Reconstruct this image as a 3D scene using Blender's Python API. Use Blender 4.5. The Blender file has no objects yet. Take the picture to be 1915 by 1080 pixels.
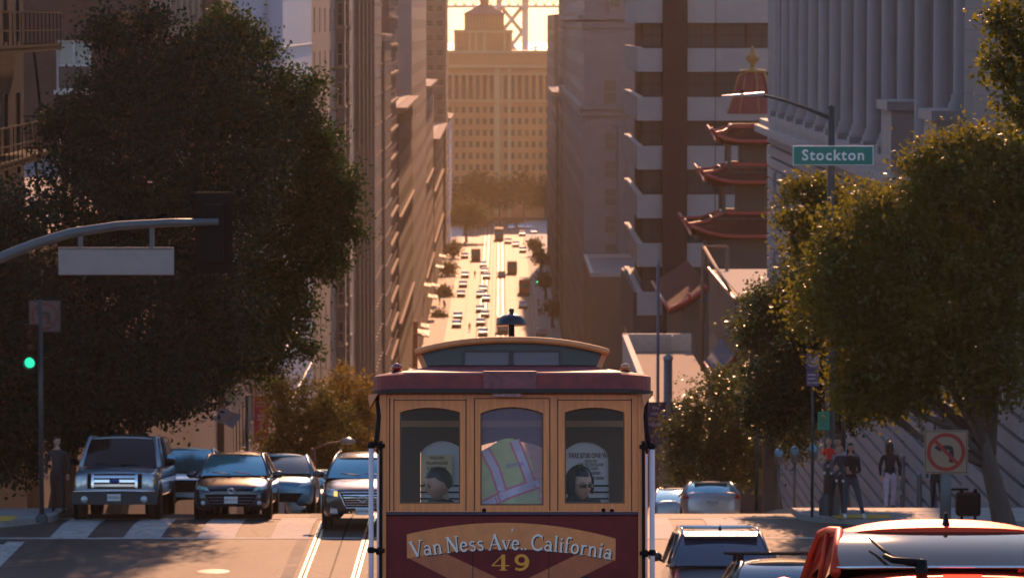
import bpy, bmesh, math, random
import numpy as np
from mathutils import Vector, Matrix, Euler
R = math.radians
random.seed(7); rng = np.random.default_rng(7)
C = bpy.context.scene
col = C.collection
# ------------------------------------------------------------------ camera
FPX = 7640.0; HAZE = 0.000065
PITCH = math.atan(500/FPX); YAW = math.atan(22.5/FPX)
cd = bpy.data.cameras.new("camera"); cam = bpy.data.objects.new("camera", cd); col.objects.link(cam)
cd.sensor_width = 36.0; cd.lens = 36.0*FPX/1915.0; cd.clip_start = 0.5; cd.clip_end = 40000
cam.location = (0, 0, 0); cam.rotation_euler = Euler((R(90)-PITCH, 0, -YAW), 'XYZ')
cd.dof.use_dof = True; cd.dof.focus_distance = 38.5; cd.dof.aperture_fstop = 7.0
C.camera = cam
CR = cam.rotation_euler.to_matrix()
def at(px, py, Y):
    d = CR @ Vector(((px-957.5)/FPX, (540-py)/FPX, -1.0))
    return d*(Y/d.y)
def pix(v):
    l = CR.transposed() @ Vector(v)
    return (957.5-FPX*l.x/l.z, 540+FPX*l.y/l.z)
# ------------------------------------------------------------------ light
SUN_EL, SUN_AZ = R(27), R(3.6)          # the sun stands ahead, a little right of the street's end
w = bpy.data.worlds.new("World"); C.world = w; w.use_nodes = True
nt = w.node_tree; bg = nt.nodes["Background"]
sky = nt.nodes.new("ShaderNodeTexSky"); sky.sky_type = 'NISHITA'; sky.sun_disc = False
sky.sun_elevation = SUN_EL; sky.sun_rotation = SUN_AZ; sky.air_density = 1.4; sky.dust_density = 0.4; sky.ozone_density = 2.5
tm = nt.nodes.new("ShaderNodeMixRGB"); tm.blend_type = "MULTIPLY"; tm.inputs[0].default_value = 1; tm.inputs[2].default_value = (.9, .92, 1.06, 1)
nt.links.new(sky.outputs[0], tm.inputs[1]); nt.links.new(tm.outputs[0], bg.inputs[0]); bg.inputs[1].default_value = 0.105
sd = bpy.data.lights.new("sun", 'SUN'); sd.energy = 4.6; sd.angle = R(0.6); sd.color = (1.0, 0.5, 0.26)
sun = bpy.data.objects.new("sun", sd); col.objects.link(sun)
sdir = Vector((math.sin(SUN_AZ)*math.cos(SUN_EL), math.cos(SUN_AZ)*math.cos(SUN_EL), math.sin(SUN_EL)))
sun.rotation_euler = sdir.to_track_quat('Z', 'Y').to_euler()
vs = C.view_settings; vs.view_transform = 'Standard'; vs.look = 'None'; vs.gamma = 1; vs.exposure = 0.72; vs.use_curve_mapping = False
C.cycles.use_denoising = True; C.cycles.volume_bounces = 1; C.cycles.max_bounces = 6
C.cycles.diffuse_bounces = 3; C.cycles.glossy_bounces = 3; C.cycles.transparent_max_bounces = 8
C.cycles.sample_clamp_indirect = 4.0; C.cycles.sample_clamp_direct = 20.0
# ------------------------------------------------------------------ materials
MATS = {}
def mat(name, c, rough=0.7, metal=0.0, var=0.15, scale=3.0, bump=0.0, spec=0.5, coat=0.0, emit=None, est=0.0, trans=0.0, streak=0.0, alpha=1.0, det=4.0, aniso_z=1.0):
    if name in MATS: return MATS[name]
    m = bpy.data.materials.new(name); m.use_nodes = True; n = m.node_tree.nodes; L = m.node_tree.links
    b = n["Principled BSDF"]; b.inputs["Roughness"].default_value = rough; b.inputs["Metallic"].default_value = metal
    b.inputs["Specular IOR Level"].default_value = spec; b.inputs["Coat Weight"].default_value = coat; b.inputs["Coat Roughness"].default_value = 0.04
    tc = n.new("ShaderNodeTexCoord"); mp = n.new("ShaderNodeMapping"); mp.inputs["Scale"].default_value = (1, 1, aniso_z)
    L.new(tc.outputs["Object"], mp.inputs[0])
    nz = n.new("ShaderNodeTexNoise"); nz.inputs["Scale"].default_value = scale; nz.inputs["Detail"].default_value = det; nz.inputs["Roughness"].default_value = 0.62
    L.new(mp.outputs[0], nz.inputs["Vector"])
    rp = n.new("ShaderNodeValToRGB"); e = rp.color_ramp.elements
    e[0].position = 0.3; e[1].position = 0.7
    e[0].color = tuple(max(0, x*(1-var)) for x in c)+(1,); e[1].color = tuple(min(1, x*(1+var)) for x in c)+(1,)
    L.new(nz.outputs["Fac"], rp.inputs[0]); L.new(rp.outputs[0], b.inputs["Base Color"])
    if var > 0.05:
        mr = n.new("ShaderNodeMapRange"); mr.inputs["To Min"].default_value = max(0.02, rough*0.8); mr.inputs["To Max"].default_value = min(1, rough*1.2)
        L.new(nz.outputs["Fac"], mr.inputs[0]); L.new(mr.outputs[0], b.inputs["Roughness"])
    if bump:
        bp = n.new("ShaderNodeBump"); bp.inputs["Strength"].default_value = bump; bp.inputs["Distance"].default_value = 0.05
        L.new(nz.outputs["Fac"], bp.inputs["Height"]); L.new(bp.outputs[0], b.inputs["Normal"])
    if emit:
        b.inputs["Emission Color"].default_value = tuple(emit)+(1,); b.inputs["Emission Strength"].default_value = est
    if trans:
        t = n.new("ShaderNodeBsdfTranslucent"); mx = n.new("ShaderNodeMixShader"); mx.inputs[0].default_value = trans
        t.inputs[0].default_value = tuple(min(1, x*k) for x, k in zip(c, (3.6, 2.6, 0.9)))+(1,)
        L.new(b.outputs[0], mx.inputs[1]); L.new(t.outputs[0], mx.inputs[2]); L.new(mx.outputs[0], n["Material Output"].inputs[0])
    if alpha < 1:
        t = n.new("ShaderNodeBsdfTransparent"); mx = n.new("ShaderNodeMixShader"); mx.inputs[0].default_value = alpha
        L.new(t.outputs[0], mx.inputs[1]); L.new(b.outputs[0], mx.inputs[2]); L.new(mx.outputs[0], n["Material Output"].inputs[0])
    MATS[name] = m; return m
def brick(name, c1, c2, mortar, bw, bh, rough=0.85, ms=0.02, rot=None):
    """masonry courses: object coords folded so that both X and Y facing walls get it"""
    if name in MATS: return MATS[name]
    m = bpy.data.materials.new(name); m.use_nodes = True; n = m.node_tree.nodes; L = m.node_tree.links
    b = n["Principled BSDF"]; b.inputs["Roughness"].default_value = rough
    tc = n.new("ShaderNodeTexCoord"); s = n.new("ShaderNodeSeparateXYZ"); L.new(tc.outputs["Object"], s.inputs[0])
    a = n.new("ShaderNodeMath"); L.new(s.outputs[0], a.inputs[0]); L.new(s.outputs[1], a.inputs[1])
    cb = n.new("ShaderNodeCombineXYZ"); L.new(a.outputs[0], cb.inputs[0]); L.new(s.outputs[2], cb.inputs[1])
    bt = n.new("ShaderNodeTexBrick"); bt.inputs["Scale"].default_value = 1.0; bt.inputs["Brick Width"].default_value = bw; bt.inputs["Row Height"].default_value = bh
    bt.inputs["Mortar Size"].default_value = ms; bt.inputs["Color1"].default_value = c1+(1,); bt.inputs["Color2"].default_value = c2+(1,); bt.inputs["Mortar"].default_value = mortar+(1,)
    L.new(cb.outputs[0], bt.inputs["Vector"])
    nz = n.new("ShaderNodeTexNoise"); nz.inputs["Scale"].default_value = 0.5; nz.inputs["Detail"].default_value = 6; L.new(tc.outputs["Object"], nz.inputs["Vector"])
    mx = n.new("ShaderNodeMixRGB"); mx.blend_type = 'MULTIPLY'; mx.inputs[0].default_value = 0.6
    rp = n.new("ShaderNodeValToRGB"); rp.color_ramp.elements[0].position = .3; rp.color_ramp.elements[1].position = .7
    rp.color_ramp.elements[0].color = (.55, .55, .55, 1); L.new(nz.outputs["Fac"], rp.inputs[0])
    L.new(bt.outputs["Color"], mx.inputs[1]); L.new(rp.outputs[0], mx.inputs[2]); L.new(mx.outputs[0], b.inputs["Base Color"])
    bp = n.new("ShaderNodeBump"); bp.inputs["Strength"].default_value = 0.5; bp.inputs["Distance"].default_value = 0.03; bp.invert = True
    L.new(bt.outputs["Fac"], bp.inputs["Height"]); L.new(bp.outputs[0], b.inputs["Normal"])
    MATS[name] = m; return m
def road_mat(name, c, rough):
    m = bpy.data.materials.new(name); m.use_nodes = True; n = m.node_tree.nodes; L = m.node_tree.links
    b = n["Principled BSDF"]; b.inputs["Specular IOR Level"].default_value = 0.35
    tc = n.new("ShaderNodeTexCoord")
    fine = n.new("ShaderNodeTexNoise"); fine.inputs["Scale"].default_value = 14; fine.inputs["Detail"].default_value = 8; fine.inputs["Roughness"].default_value = .7
    big = n.new("ShaderNodeTexNoise"); big.inputs["Scale"].default_value = 0.35; big.inputs["Detail"].default_value = 6
    mp = n.new("ShaderNodeMapping"); mp.inputs["Scale"].default_value = (2.2, 0.5, 1); L.new(tc.outputs["Object"], mp.inputs[0]); L.new(mp.outputs[0], big.inputs["Vector"])
    L.new(tc.outputs["Object"], fine.inputs["Vector"])
    vo = n.new("ShaderNodeTexVoronoi"); vo.feature = 'DISTANCE_TO_EDGE'; vo.inputs["Scale"].default_value = 0.45; L.new(tc.outputs["Object"], vo.inputs["Vector"])
    cr = n.new("ShaderNodeMath"); cr.operation = 'LESS_THAN'; cr.inputs[1].default_value = 0.006; L.new(vo.outputs["Distance"], cr.inputs[0])
    r1 = n.new("ShaderNodeValToRGB"); e = r1.color_ramp.elements; e[0].position = .3; e[1].position = .72
    e[0].color = tuple(x*.58 for x in c)+(1,); e[1].color = tuple(x*1.4 for x in c)+(1,); L.new(big.outputs["Fac"], r1.inputs[0])
    r2 = n.new("ShaderNodeValToRGB"); e = r2.color_ramp.elements; e[0].position = .35; e[1].position = .7; e[0].color = (.6, .6, .6, 1); e[1].color = (1.5, 1.5, 1.5, 1); L.new(fine.outputs["Fac"], r2.inputs[0])
    mx = n.new("ShaderNodeMixRGB"); mx.blend_type = 'MULTIPLY'; mx.inputs[0].default_value = 1; L.new(r1.outputs[0], mx.inputs[1]); L.new(r2.outputs[0], mx.inputs[2])
    v2 = n.new("ShaderNodeTexVoronoi"); v2.distance = 'CHEBYCHEV'; v2.inputs["Scale"].default_value = 0.22; L.new(mp.outputs[0], v2.inputs["Vector"])
    sx = n.new("ShaderNodeSeparateXYZ"); L.new(v2.outputs["Color"], sx.inputs[0]); r3 = n.new("ShaderNodeMapRange"); r3.inputs["To Min"].default_value = .72; r3.inputs["To Max"].default_value = 1.18; L.new(sx.outputs[0], r3.inputs[0])
    m3 = n.new("ShaderNodeMixRGB"); m3.blend_type = 'MULTIPLY'; m3.inputs[0].default_value = 1; L.new(mx.outputs[0], m3.inputs[1]); L.new(r3.outputs[0], m3.inputs[2]); mx = m3
    m2 = n.new("ShaderNodeMixRGB"); L.new(cr.outputs[0], m2.inputs[0]); L.new(mx.outputs[0], m2.inputs[1]); m2.inputs[2].default_value = tuple(x*.35 for x in c)+(1,)
    L.new(m2.outputs[0], b.inputs["Base Color"])
    mr = n.new("ShaderNodeMapRange"); mr.inputs["To Min"].default_value = rough-.12; mr.inputs["To Max"].default_value = rough+.12; L.new(fine.outputs["Fac"], mr.inputs[0]); L.new(mr.outputs[0], b.inputs["Roughness"])
    bp = n.new("ShaderNodeBump"); bp.inputs["Strength"].default_value = .6; bp.inputs["Distance"].default_value = .012; L.new(fine.outputs["Fac"], bp.inputs["Height"]); L.new(bp.outputs[0], b.inputs["Normal"])
    MATS[name] = m; return m
def glassmat(name, c, rough=0.06, spec=0.9):
    return mat(name, c, rough, 0, 0.04, 1, 0, spec)
# ------------------------------------------------------------------ mesh helpers
class MB:
    def __init__(s): s.v = []; s.f = []; s.m = []; s.mi = 0; s.sm = []; s.smooth = False
    def _add(s, vs_, fs):
        o = len(s.v); s.v += [tuple(p) for p in vs_]
        for f in fs: s.f.append(tuple(i+o for i in f)); s.m.append(s.mi); s.sm.append(s.smooth)
        return s
    def box(s, x0, x1, y0, y1, z0, z1, M=None):
        vv = [Vector((x, y, z)) for z in (z0, z1) for y in (y0, y1) for x in (x0, x1)]
        if M: vv = [M @ p for p in vv]
        return s._add(vv, [(0, 2, 3, 1), (4, 5, 7, 6), (0, 1, 5, 4), (2, 6, 7, 3), (0, 4, 6, 2), (1, 3, 7, 5)])
    def hexa(s, p):      # 8 points: bottom 4 (ccw), top 4
        return s._add(p, [(3, 2, 1, 0), (4, 5, 6, 7), (0, 1, 5, 4), (1, 2, 6, 5), (2, 3, 7, 6), (3, 0, 4, 7)])
    def quad(s, *p): return s._add(p, [tuple(range(len(p)))])
    def tube(s, pts, r, n=8, cap=True):
        pts = [Vector(p) for p in pts]; rs = r if isinstance(r, (list, tuple)) else [r]*len(pts)
        old = s.smooth; s.smooth = True; vv = []; 
        for i, p in enumerate(pts):
            t = (pts[min(i+1, len(pts)-1)]-pts[max(i-1, 0)]).normalized()
            a = t.cross(Vector((0, 0, 1)) if abs(t.z) < .9 else Vector((1, 0, 0))).normalized(); b = t.cross(a)
            vv += [p+(a*math.cos(2*math.pi*k/n)+b*math.sin(2*math.pi*k/n))*rs[i] for k in range(n)]
        fs = [(i*n+k, i*n+(k+1) % n, (i+1)*n+(k+1) % n, (i+1)*n+k) for i in range(len(pts)-1) for k in range(n)]
        if cap: fs += [tuple(range(n))[::-1], tuple(range((len(pts)-1)*n, len(pts)*n))]
        s._add(vv, fs); s.smooth = old; return s
    def lathe(s, prof, c=(0, 0, 0), n=20, axis='z', M=None):
        old = s.smooth; s.smooth = True; vv = []
        for (r, h) in prof:
            for k in range(n):
                a = 2*math.pi*k/n; p = (r*math.cos(a), r*math.sin(a), h)
                if axis == 'x': p = (p[2], p[0], p[1])
                if axis == 'y': p = (p[0], p[2], p[1])
                p = Vector(p)+Vector(c); vv.append(M @ p if M else p)
        fs = [(i*n+k, i*n+(k+1) % n, (i+1)*n+(k+1) % n, (i+1)*n+k) for i in range(len(prof)-1) for k in range(n)]
        s._add(vv, fs); s.smooth = old; return s
    def prism(s, poly, y0, y1, M=None):      # poly in (x,z), extruded along y
        n = len(poly); vv = [Vector((x, y0, z)) for x, z in poly]+[Vector((x, y1, z)) for x, z in poly]
        if M: vv = [M @ p for p in vv]
        return s._add(vv, [tuple(range(n)), tuple(range(2*n-1, n-1, -1))]+[(i, i+n, (i+1) % n+n, (i+1) % n) for i in range(n)])
    def grid(s, rows):   # rows of equal length point lists
        n = len(rows[0]); vv = [p for r in rows for p in r]
        return s._add(vv, [(i*n+k, i*n+k+1, (i+1)*n+k+1, (i+1)*n+k) for i in range(len(rows)-1) for k in range(n-1)])
    def build(s, name, mats, parent=None, fix=True, bevel=0, sub=0, **tags):
        me = bpy.data.meshes.new(name); me.from_pydata(s.v, [], s.f)
        for m in (mats if isinstance(mats, (list, tuple)) else [mats]): me.materials.append(m)
        me.polygons.foreach_set("material_index", s.m); me.polygons.foreach_set("use_smooth", s.sm)
        if fix:
            bm = bmesh.new(); bm.from_mesh(me); bmesh.ops.recalc_face_normals(bm, faces=bm.faces); bm.to_mesh(me); bm.free()
        me.update(); o = bpy.data.objects.new(name, me); col.objects.link(o)
        if parent: o.parent = parent
        if bevel:
            b = o.modifiers.new("bevel", 'BEVEL'); b.width = bevel; b.segments = 2; b.limit_method = 'ANGLE'; b.angle_limit = R(40)
        if sub:
            b = o.modifiers.new("sub", 'SUBSURF'); b.levels = sub; b.render_levels = sub
        tag(o, **tags); return o
def tag(o, label=None, cat=None, group=None, kind=None):
    if label: o["label"] = label
    if cat: o["category"] = cat
    if group: o["group"] = group
    if kind: o["kind"] = kind
    return o
def empty(name, loc, label, cat, group=None, rot=(0, 0, 0)):
    o = bpy.data.objects.new(name, None); col.objects.link(o); o.location = loc; o.rotation_euler = rot; o.empty_display_size = .3
    return tag(o, label, cat, group)
def copy_tree(o, parent=None):
    c = o.copy(); col.objects.link(c)
    if parent: c.parent = parent
    for ch in list(o.children): copy_tree(ch, c)
    return c
def text_mesh(txt, name, m, parent, size, ext=0.004, off=0.0, align='CENTER', space=1.0, xform=None):
    cu = bpy.data.curves.new(name, 'FONT'); cu.body = txt; cu.size = size; cu.extrude = ext; cu.offset = off; cu.align_x = align; cu.align_y = 'CENTER'; cu.space_character = space
    cu.resolution_u = 3
    t = bpy.data.objects.new(name, cu); col.objects.link(t); bpy.context.view_layer.update()
    me = bpy.data.meshes.new_from_object(t.evaluated_get(bpy.context.evaluated_depsgraph_get())); bpy.data.objects.remove(t)
    me.materials.clear(); me.materials.append(m)
    o = bpy.data.objects.new(name, me); col.objects.link(o)
    if parent: o.parent = parent
    if xform: me.transform(xform)
    return o
RX = Matrix.Rotation(R(90), 4, 'X')     # text upright, facing -Y (towards the camera)
# ------------------------------------------------------------------ ground profile
PROF = [(-60, 6.5), (0, -1.5), (30, -5.3), (38, -6.42), (66, -10.1), (74, -10.95), (79, -11.2), (92, -11.35), (96, -11.6), (103, -12.5), (225, -30.0), (360, -47.0), (420, -51.0), (500, -54.5), (650, -57.0), (800, -58), (1400, -58)]
def gz(Y):
    for (a, za), (b, zb) in zip(PROF, PROF[1:]):
        if Y <= b: return za+(zb-za)*(Y-a)/(b-a)
    return PROF[-1][1]
def slope(Y): return math.atan((gz(Y+1)-gz(Y-1))/2)
def ys(y0, y1, step=6):
    s = [y0]+[p[0] for p in PROF if y0 < p[0] < y1]+[y1]; out = []
    for a, b in zip(s, s[1:]):
        n = max(1, int((b-a)/step)); out += [a+(b-a)*i/n for i in range(n)]
    return out+[y1]
def sheet(mb, x0, x1, y0, y1, dz, step=6, f=None):
    mb.grid([[(x0, y, gz(y)+dz), (x1, y, gz(y)+dz)] for y in ys(y0, y1, step)])
M_asph = road_mat("asphalt", (0.07, 0.056, 0.048), 0.75)
M_conc = mat("sidewalk_concrete", (0.26, 0.25, 0.24), 0.8, var=.2, scale=1.2, bump=.2)
M_paint = mat("worn_white_paint", (0.36, 0.34, 0.32), 0.8, var=.4, scale=5, det=8, spec=.25)
M_steel = mat("rail_steel", (0.55, 0.53, 0.5), 0.28, 1.0, var=.2, scale=4)
M_black = mat("black_rubber", (0.012, 0.012, 0.014), 0.7, var=.2, spec=.05)
M_yel = mat("tactile_yellow", (0.6, 0.36, 0.04), 0.7, var=.2)
g = MB(); g.grid([[(-900, y, gz(y)-.35), (-11, y, gz(y)-.3), (8, y, gz(y)-.3), (900, y, gz(y)-.35)] for y in ys(-60, 1400, 10)])
g.build("ground", mat("ground_earth", (.04, .036, .034), .95, spec=.05), kind="structure")
g = MB(); sheet(g, -14.6, 14.6, -60, 600, 0.0, 3); g.build("road", M_asph, kind="structure")
g = MB(); sheet(g, -14.6, 14.6, 600, 1230, 0.0, 3); g.build("polished_road", road_mat("polished_asphalt", (0.055, 0.044, 0.036), 0.68), kind="structure")
g = MB(); g.grid([[(-120, y, gz(y)+.004), (-14.6, y, gz(y)+.004), (0, y, gz(y)+.004), (14.6, y, gz(y)+.004), (120, y, gz(y)+.004)] for y in ys(76, 91, 3)]); g.build("cross_street", M_asph, kind="structure")
def walk(x0, x1, y0, y1, name="sidewalk", corner=None):
    g = MB(); yy = ys(y0, y1, 5)
    for a, b in zip(yy, yy[1:]):
        g.hexa([(x0, a, gz(a)-.2), (x1, a, gz(a)-.2), (x1, b, gz(b)-.2), (x0, b, gz(b)-.2), (x0, a, gz(a)+.14), (x1, a, gz(a)+.14), (x1, b, gz(b)+.14), (x0, b, gz(b)+.14)])
    return g.build(name, M_conc, kind="structure", bevel=0)
walk(-14.8, -10.2, -20, 75.5); walk(6.9, 14.5, -20, 75.5)
walk(-14.8, -10.2, 93.8, 1190); walk(6.9, 13.7, 94.5, 1190)
def corner(x0, x1, sx, y0, y1):
    g = MB(); pts = []; r = 2.6
    xc, xo = (x0, x1) if sx > 0 else (x1, x0)     # xc: street corner side
    for k in range(9):
        a = math.pi/2*k/8; pts.append((xc+sx*(r-r*math.cos(a)), y0+r-r*math.sin(a)))
    poly = [(xc, y1)]+pts+[(xo, y0), (xo, y1)]
    n = len(poly); vv = [(x, y, gz(y)-.2) for x, y in poly]+[(x, y, gz(y)+.135) for x, y in poly]
    g._add(vv, [tuple(range(n)), tuple(range(2*n-1, n-1, -1))]+[(i, (i+1) % n, (i+1) % n+n, i+n) for i in range(n)])
    g.build("sidewalk_corner", M_conc, kind="structure")
corner(6.9, 60, 1, 91.3, 94.5); corner(-60, -10.2, -1, 90.8, 93.8)
for x0, x1, y0, y1 in ((7.6, 8.9, 91.9, 93.2), (-12.2, -11.0, 91.4, 92.8)):
    MB().quad(*[(x, y, gz(y)+.141) for x, y in ((x0, y0), (x1, y0), (x1, y1), (x0, y1))]).build("curb_ramp_pad", M_yel, kind="structure")
# crosswalk, painted lines
def strip(mb, x0, x1, y0, y1, dz=.012):
    mb.grid([[(x0, y, gz(y)+dz), (x1, y, gz(y)+dz)] for y in ys(y0, y1, 2)])
g = MB(); strip(g, -12.5, 6.9, 89.0, 89.28); strip(g, -10.2, 6.9, 93.8, 94.05)
x = -9.9
while x < 6:
    if not (-4.3 < x < -2.3 or -0.9 < x < .2): strip(g, x, x+.82, 89.28, 93.8)
    x += 1.62
g.build("crosswalk_marking", M_paint, kind="structure")
g = MB(); strip(g, -12.2, 6.9, 75.6, 75.85); strip(g, -10.75, -10.35, 76, 88.5); strip(g, -12.3, -10.75, 87.5, 88); strip(g, 7.4, 7.8, 76, 90.4)
g.build("crosswalk_side_marking", M_paint, kind="structure")
g = MB(); strip(g, -1.75, -1.6, 98, 1180, .012); strip(g, -6.9, -6.8, 98, 1180, .012); strip(g, 3.5, 3.6, 98, 1180, .012); strip(g, 3.5, 3.6, -10, 74, .012); strip(g, 7.0-.55, 7.0-.45, 500, 1180, .012)
g.build("lane_marking", M_paint, kind="structure")
for cx in (-3.45, 0.1):
    g = MB(); g.mi = 1
    sheet(g, cx-1.0, cx-.74, -20, 1190, .008, 5); sheet(g, cx+.74, cx+1.0, -20, 1190, .008, 5)
    g.mi = 0
    for d in (-.535, .535):
        strip_w = .09
        sheet(g, cx+d-.10, cx+d-.04, -20, 1190, .014, 3); sheet(g, cx+d+.0, cx+d+.055, -20, 1190, .014, 3)
    g.mi = 2
    for d in (-.535, .535): sheet(g, cx+d-.04, cx+d, -20, 1190, .013, 3)
    sheet(g, cx-.02, cx+.02, -20, 1190, .013, 3)
    g.build("rail_track", [M_steel, mat("track_concrete", (.13, .115, .1), .8, var=.25, scale=2, spec=.2), M_black], kind="structure")
mh = MB(); prof = [(.0, .02), (.3, .02), (.34, .012)]
for px_, Y_ in ((398, 83.2), (1560, 86.5), (1640, 87.6)):
    p = at(px_, 1000, Y_); o = MB(); o.lathe(prof, (0, 0, 0), 20); ob = o.build("manhole_cover", mat("iron", (.2, .18, .17), .6, .3)); ob.location = (p.x, Y_, gz(Y_)); tag(ob, {398: "round iron manhole cover alone in the bare asphalt left of the tracks", 1560: "pale round manhole cover in the tree shade before the corner", 1640: "round manhole cover beside the red car's roof near the curb"}[px_], "manhole cover", "manhole covers in the crossing")
# water beyond the city
wm = bpy.data.materials.new("bay_water"); wm.use_nodes = True; b = wm.node_tree.nodes["Principled BSDF"]; b.inputs["Base Color"].default_value = (.03, .04, .05, 1); b.inputs["Roughness"].default_value = .35
nz = wm.node_tree.nodes.new("ShaderNodeTexNoise"); nz.inputs["Scale"].default_value = .2; nz.inputs["Detail"].default_value = 5
bp = wm.node_tree.nodes.new("ShaderNodeBump"); bp.inputs["Strength"].default_value = .5; wm.node_tree.links.new(nz.outputs[0], bp.inputs["Height"]); wm.node_tree.links.new(bp.outputs[0], b.inputs["Normal"])
MB().quad((-11000, 1390, -59.5), (11000, 1390, -59.5), (11000, 11500, -59.5), (-11000, 11500, -59.5)).build("bay_water", wm, kind="structure")
# ------------------------------------------------------------------ buildings
M_glass = glassmat("window_glass_dark", (0.014, 0.02, 0.028), .2, .15)
M_glassb = glassmat("window_glass_blue", (0.06, 0.08, 0.09), .12)
M_frame = mat("window_frame_grey", (.22, .21, .2), .5)
M_wframe = mat("window_frame_white", (.6, .58, .55), .5)
M_sill = mat("pale_stone_ledge", (.26, .2, .17), .95, var=.15, spec=.1)
WM = {}
def win_mesh(w, h, gl, fr, axis, mull=0, sill=0):
    k = (round(w, 2), round(h, 2), gl.name, fr.name, axis, mull, sill)
    if k in WM: return WM[k]
    b = MB(); t = .07; a, c = w/2, h/2
    b.box(-a, a, -.02, .02, -c, c); b.mi = 1
    for q in ((-a, -a+t, -c, c), (a-t, a, -c, c), (-a+t, a-t, -c, -c+t), (-a+t, a-t, c-t, c), (-a+t, a-t, -t/2, t/2)): b.box(q[0], q[1], -.06, .06, q[2], q[3])
    for i in range(mull): x = -a+w*(i+1)/(mull+1); b.box(x-.03, x+.03, -.05, .05, -c+t, -t/2); b.box(x-.03, x+.03, -.05, .05, t/2, c-t)
    if sill: b.mi = 2; b.box(-a-.1, a+.1, -.36, -.02, -c-.16, -c)
    if axis == 'y' : b.v = [(-p[1]*(1 if sill != -1 else -1), p[0], p[2]) for p in b.v]
    me = bpy.data.meshes.new("window"); me.from_pydata(b.v, [], b.f); me.materials.append(gl); me.materials.append(fr); me.materials.append(M_sill); me.polygons.foreach_set("material_index", b.m)
    WM[k] = me; return me
def place_windows(par, cells, gl, fr, mull=0, maxn=100, name="window", sill=0):
    vis = []; rest = []
    for c in cells:
        px, py = pix((c[0], c[1], c[2])); (vis if -40 < px < 1960 and -60 < py < 1100 else rest).append(c)
    vis.sort(key=lambda c: -c[3]*c[4]/(c[1]**2)*(1 if c[5] == 'x' else .25))
    for c in vis[:maxn]:
        o = bpy.data.objects.new(name, win_mesh(c[3], c[4], gl, fr, c[5], mull, sill)); col.objects.link(o); o.parent = par; o.location = Vector(c[:3])-par.location
    rest = vis[maxn:]+rest
    if rest:
        b = MB()
        for c in rest:
            me = win_mesh(c[3], c[4], gl, fr, c[5], mull, sill); o = len(b.v)
            b.v += [(v.co.x+c[0]-par.location.x, v.co.y+c[1]-par.location.y, v.co.z+c[2]-par.location.z) for v in me.vertices]
            for p in me.polygons: b.f.append(tuple(i+o for i in p.vertices)); b.m.append(p.material_index); b.sm.append(False)
        b.build(name, [gl, fr, M_sill], par, fix=False, kind="stuff")
def building(name, label, x0, x1, y0, y1, z1, side, wall, gl=None, fr=None, cw=3.6, fh=3.5, ww=1.5, wh=1.9, west=True, street=True, dep=.3, cor=.5, sill=True, wskip=None, mull=0, roofm=None, zb=None, ground=5.0, cww=None, belt=0, corm=None, top=1.7, maxn=100):
    gl = gl or M_glass; fr = fr or M_frame
    z0 = (gz(y1)-1) if zb is None else zb
    xs = x1 if side == 'L' else x0; sg = 1 if side == 'L' else -1
    par = empty(name, ((x0+x1)/2, y0, z0), label, "building"); P0 = par.location
    b = MB(); cells = []; sl = MB()
    ci0, ci1 = (x0, x1-dep) if side == 'L' else (x0+dep, x1)
    def bx(m, *a): m.box(a[0]-P0.x, a[1]-P0.x, a[2]-P0.y, a[3]-P0.y, a[4]-P0.z, a[5]-P0.z)
    bx(b, ci0 if street else x0, ci1 if street else x1, y0+(dep if west else 0), y1, z0, z1)
    rows = []; z = z1-top
    zg = gz(y0)+ground
    while z-wh/2 > zg: rows.append(z); z -= fh
    def face(a0, a1, axis, W):
        n = max(1, int((a1-a0)/W)); cwid = (a1-a0)/n; pw = (cwid-ww)/2
        def put(m, u0, u1, zz0, zz1, d0=0, d1=dep):
            if axis == 'x': bx(m, u0, u1, y0-d0 if d0 else y0, y0+d1, zz0, zz1)
            else:
                lo, hi = sorted((xs+sg*d0, xs-sg*d1)); bx(m, lo, hi, u0, u1, zz0, zz1)
        e0, e1 = a0, a1
        for i in range(n+1):
            u0 = a0+i*cwid-pw if i else a0; u1 = a0+i*cwid+pw if i < n else a1
            put(b, u0, u1, z0, z1)
        for i in range(n):
            u0 = a0+i*cwid+pw; u1 = u0+ww; last = z1
            for zz in rows:
                put(b, u0, u1, zz+wh/2, last, 0, dep*.999); last = zz-wh/2
                c = (u0+u1)/2
                cells.append((c, y0+dep*.55, zz, ww, wh, 'x') if axis == 'x' else (xs-sg*dep*.55, c, zz, ww, wh, 'y'))
            put(b, u0, u1, z0, last, 0, dep*.999)
        if belt:
            for k in range(0, len(rows), belt): put(sl, a0, a1, rows[k]+wh/2+.5, rows[k]+wh/2+.8, .35, 0)
    if west: face(x0 if side == 'L' else x0+dep+.01, x1-dep-.01 if side == 'L' else x1, 'x', cww or cw)
    if street: face(y0, y1, 'y', cw)
    b.build("wall", wall, par)
    if sl.v: sl.build("ledge", M_sill, par)
    if cor:
        c = MB(); bx(c, x0-(cor if side == 'R' else 0), x1+(cor if side == 'L' else 0), y0-cor, y1, z1+.002, z1+.35)
        bx(c, x0-(cor*.5 if side == 'R' else 0), x1+(cor*.5 if side == 'L' else 0), y0-cor*.5, y1, z1-.5, z1)
        c.build("cornice", corm or M_sill, par)
    r = MB(); bx(r, x0+.4, x1-.4, y0+.4, y1-.4, z1+.3 if cor else z1-.2, z1+.42 if cor else z1+.05)
    xm = (x0+x1)/2
    bx(r, xm-2, xm+2, y0+3, min(y1-1, y0+8), z1+.3, z1+2.6)
    r.build("roof", roofm or mat("tar_roof", (.12, .11, .11), .9), par)
    place_windows(par, cells, gl, fr, mull, maxn, sill=0 if not sill else (1 if side == 'L' else -1))
    return par
W_brown = mat("brown_stucco", (.125, .085, .072), .85, var=.18, scale=.4, bump=.15, det=8)
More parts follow.
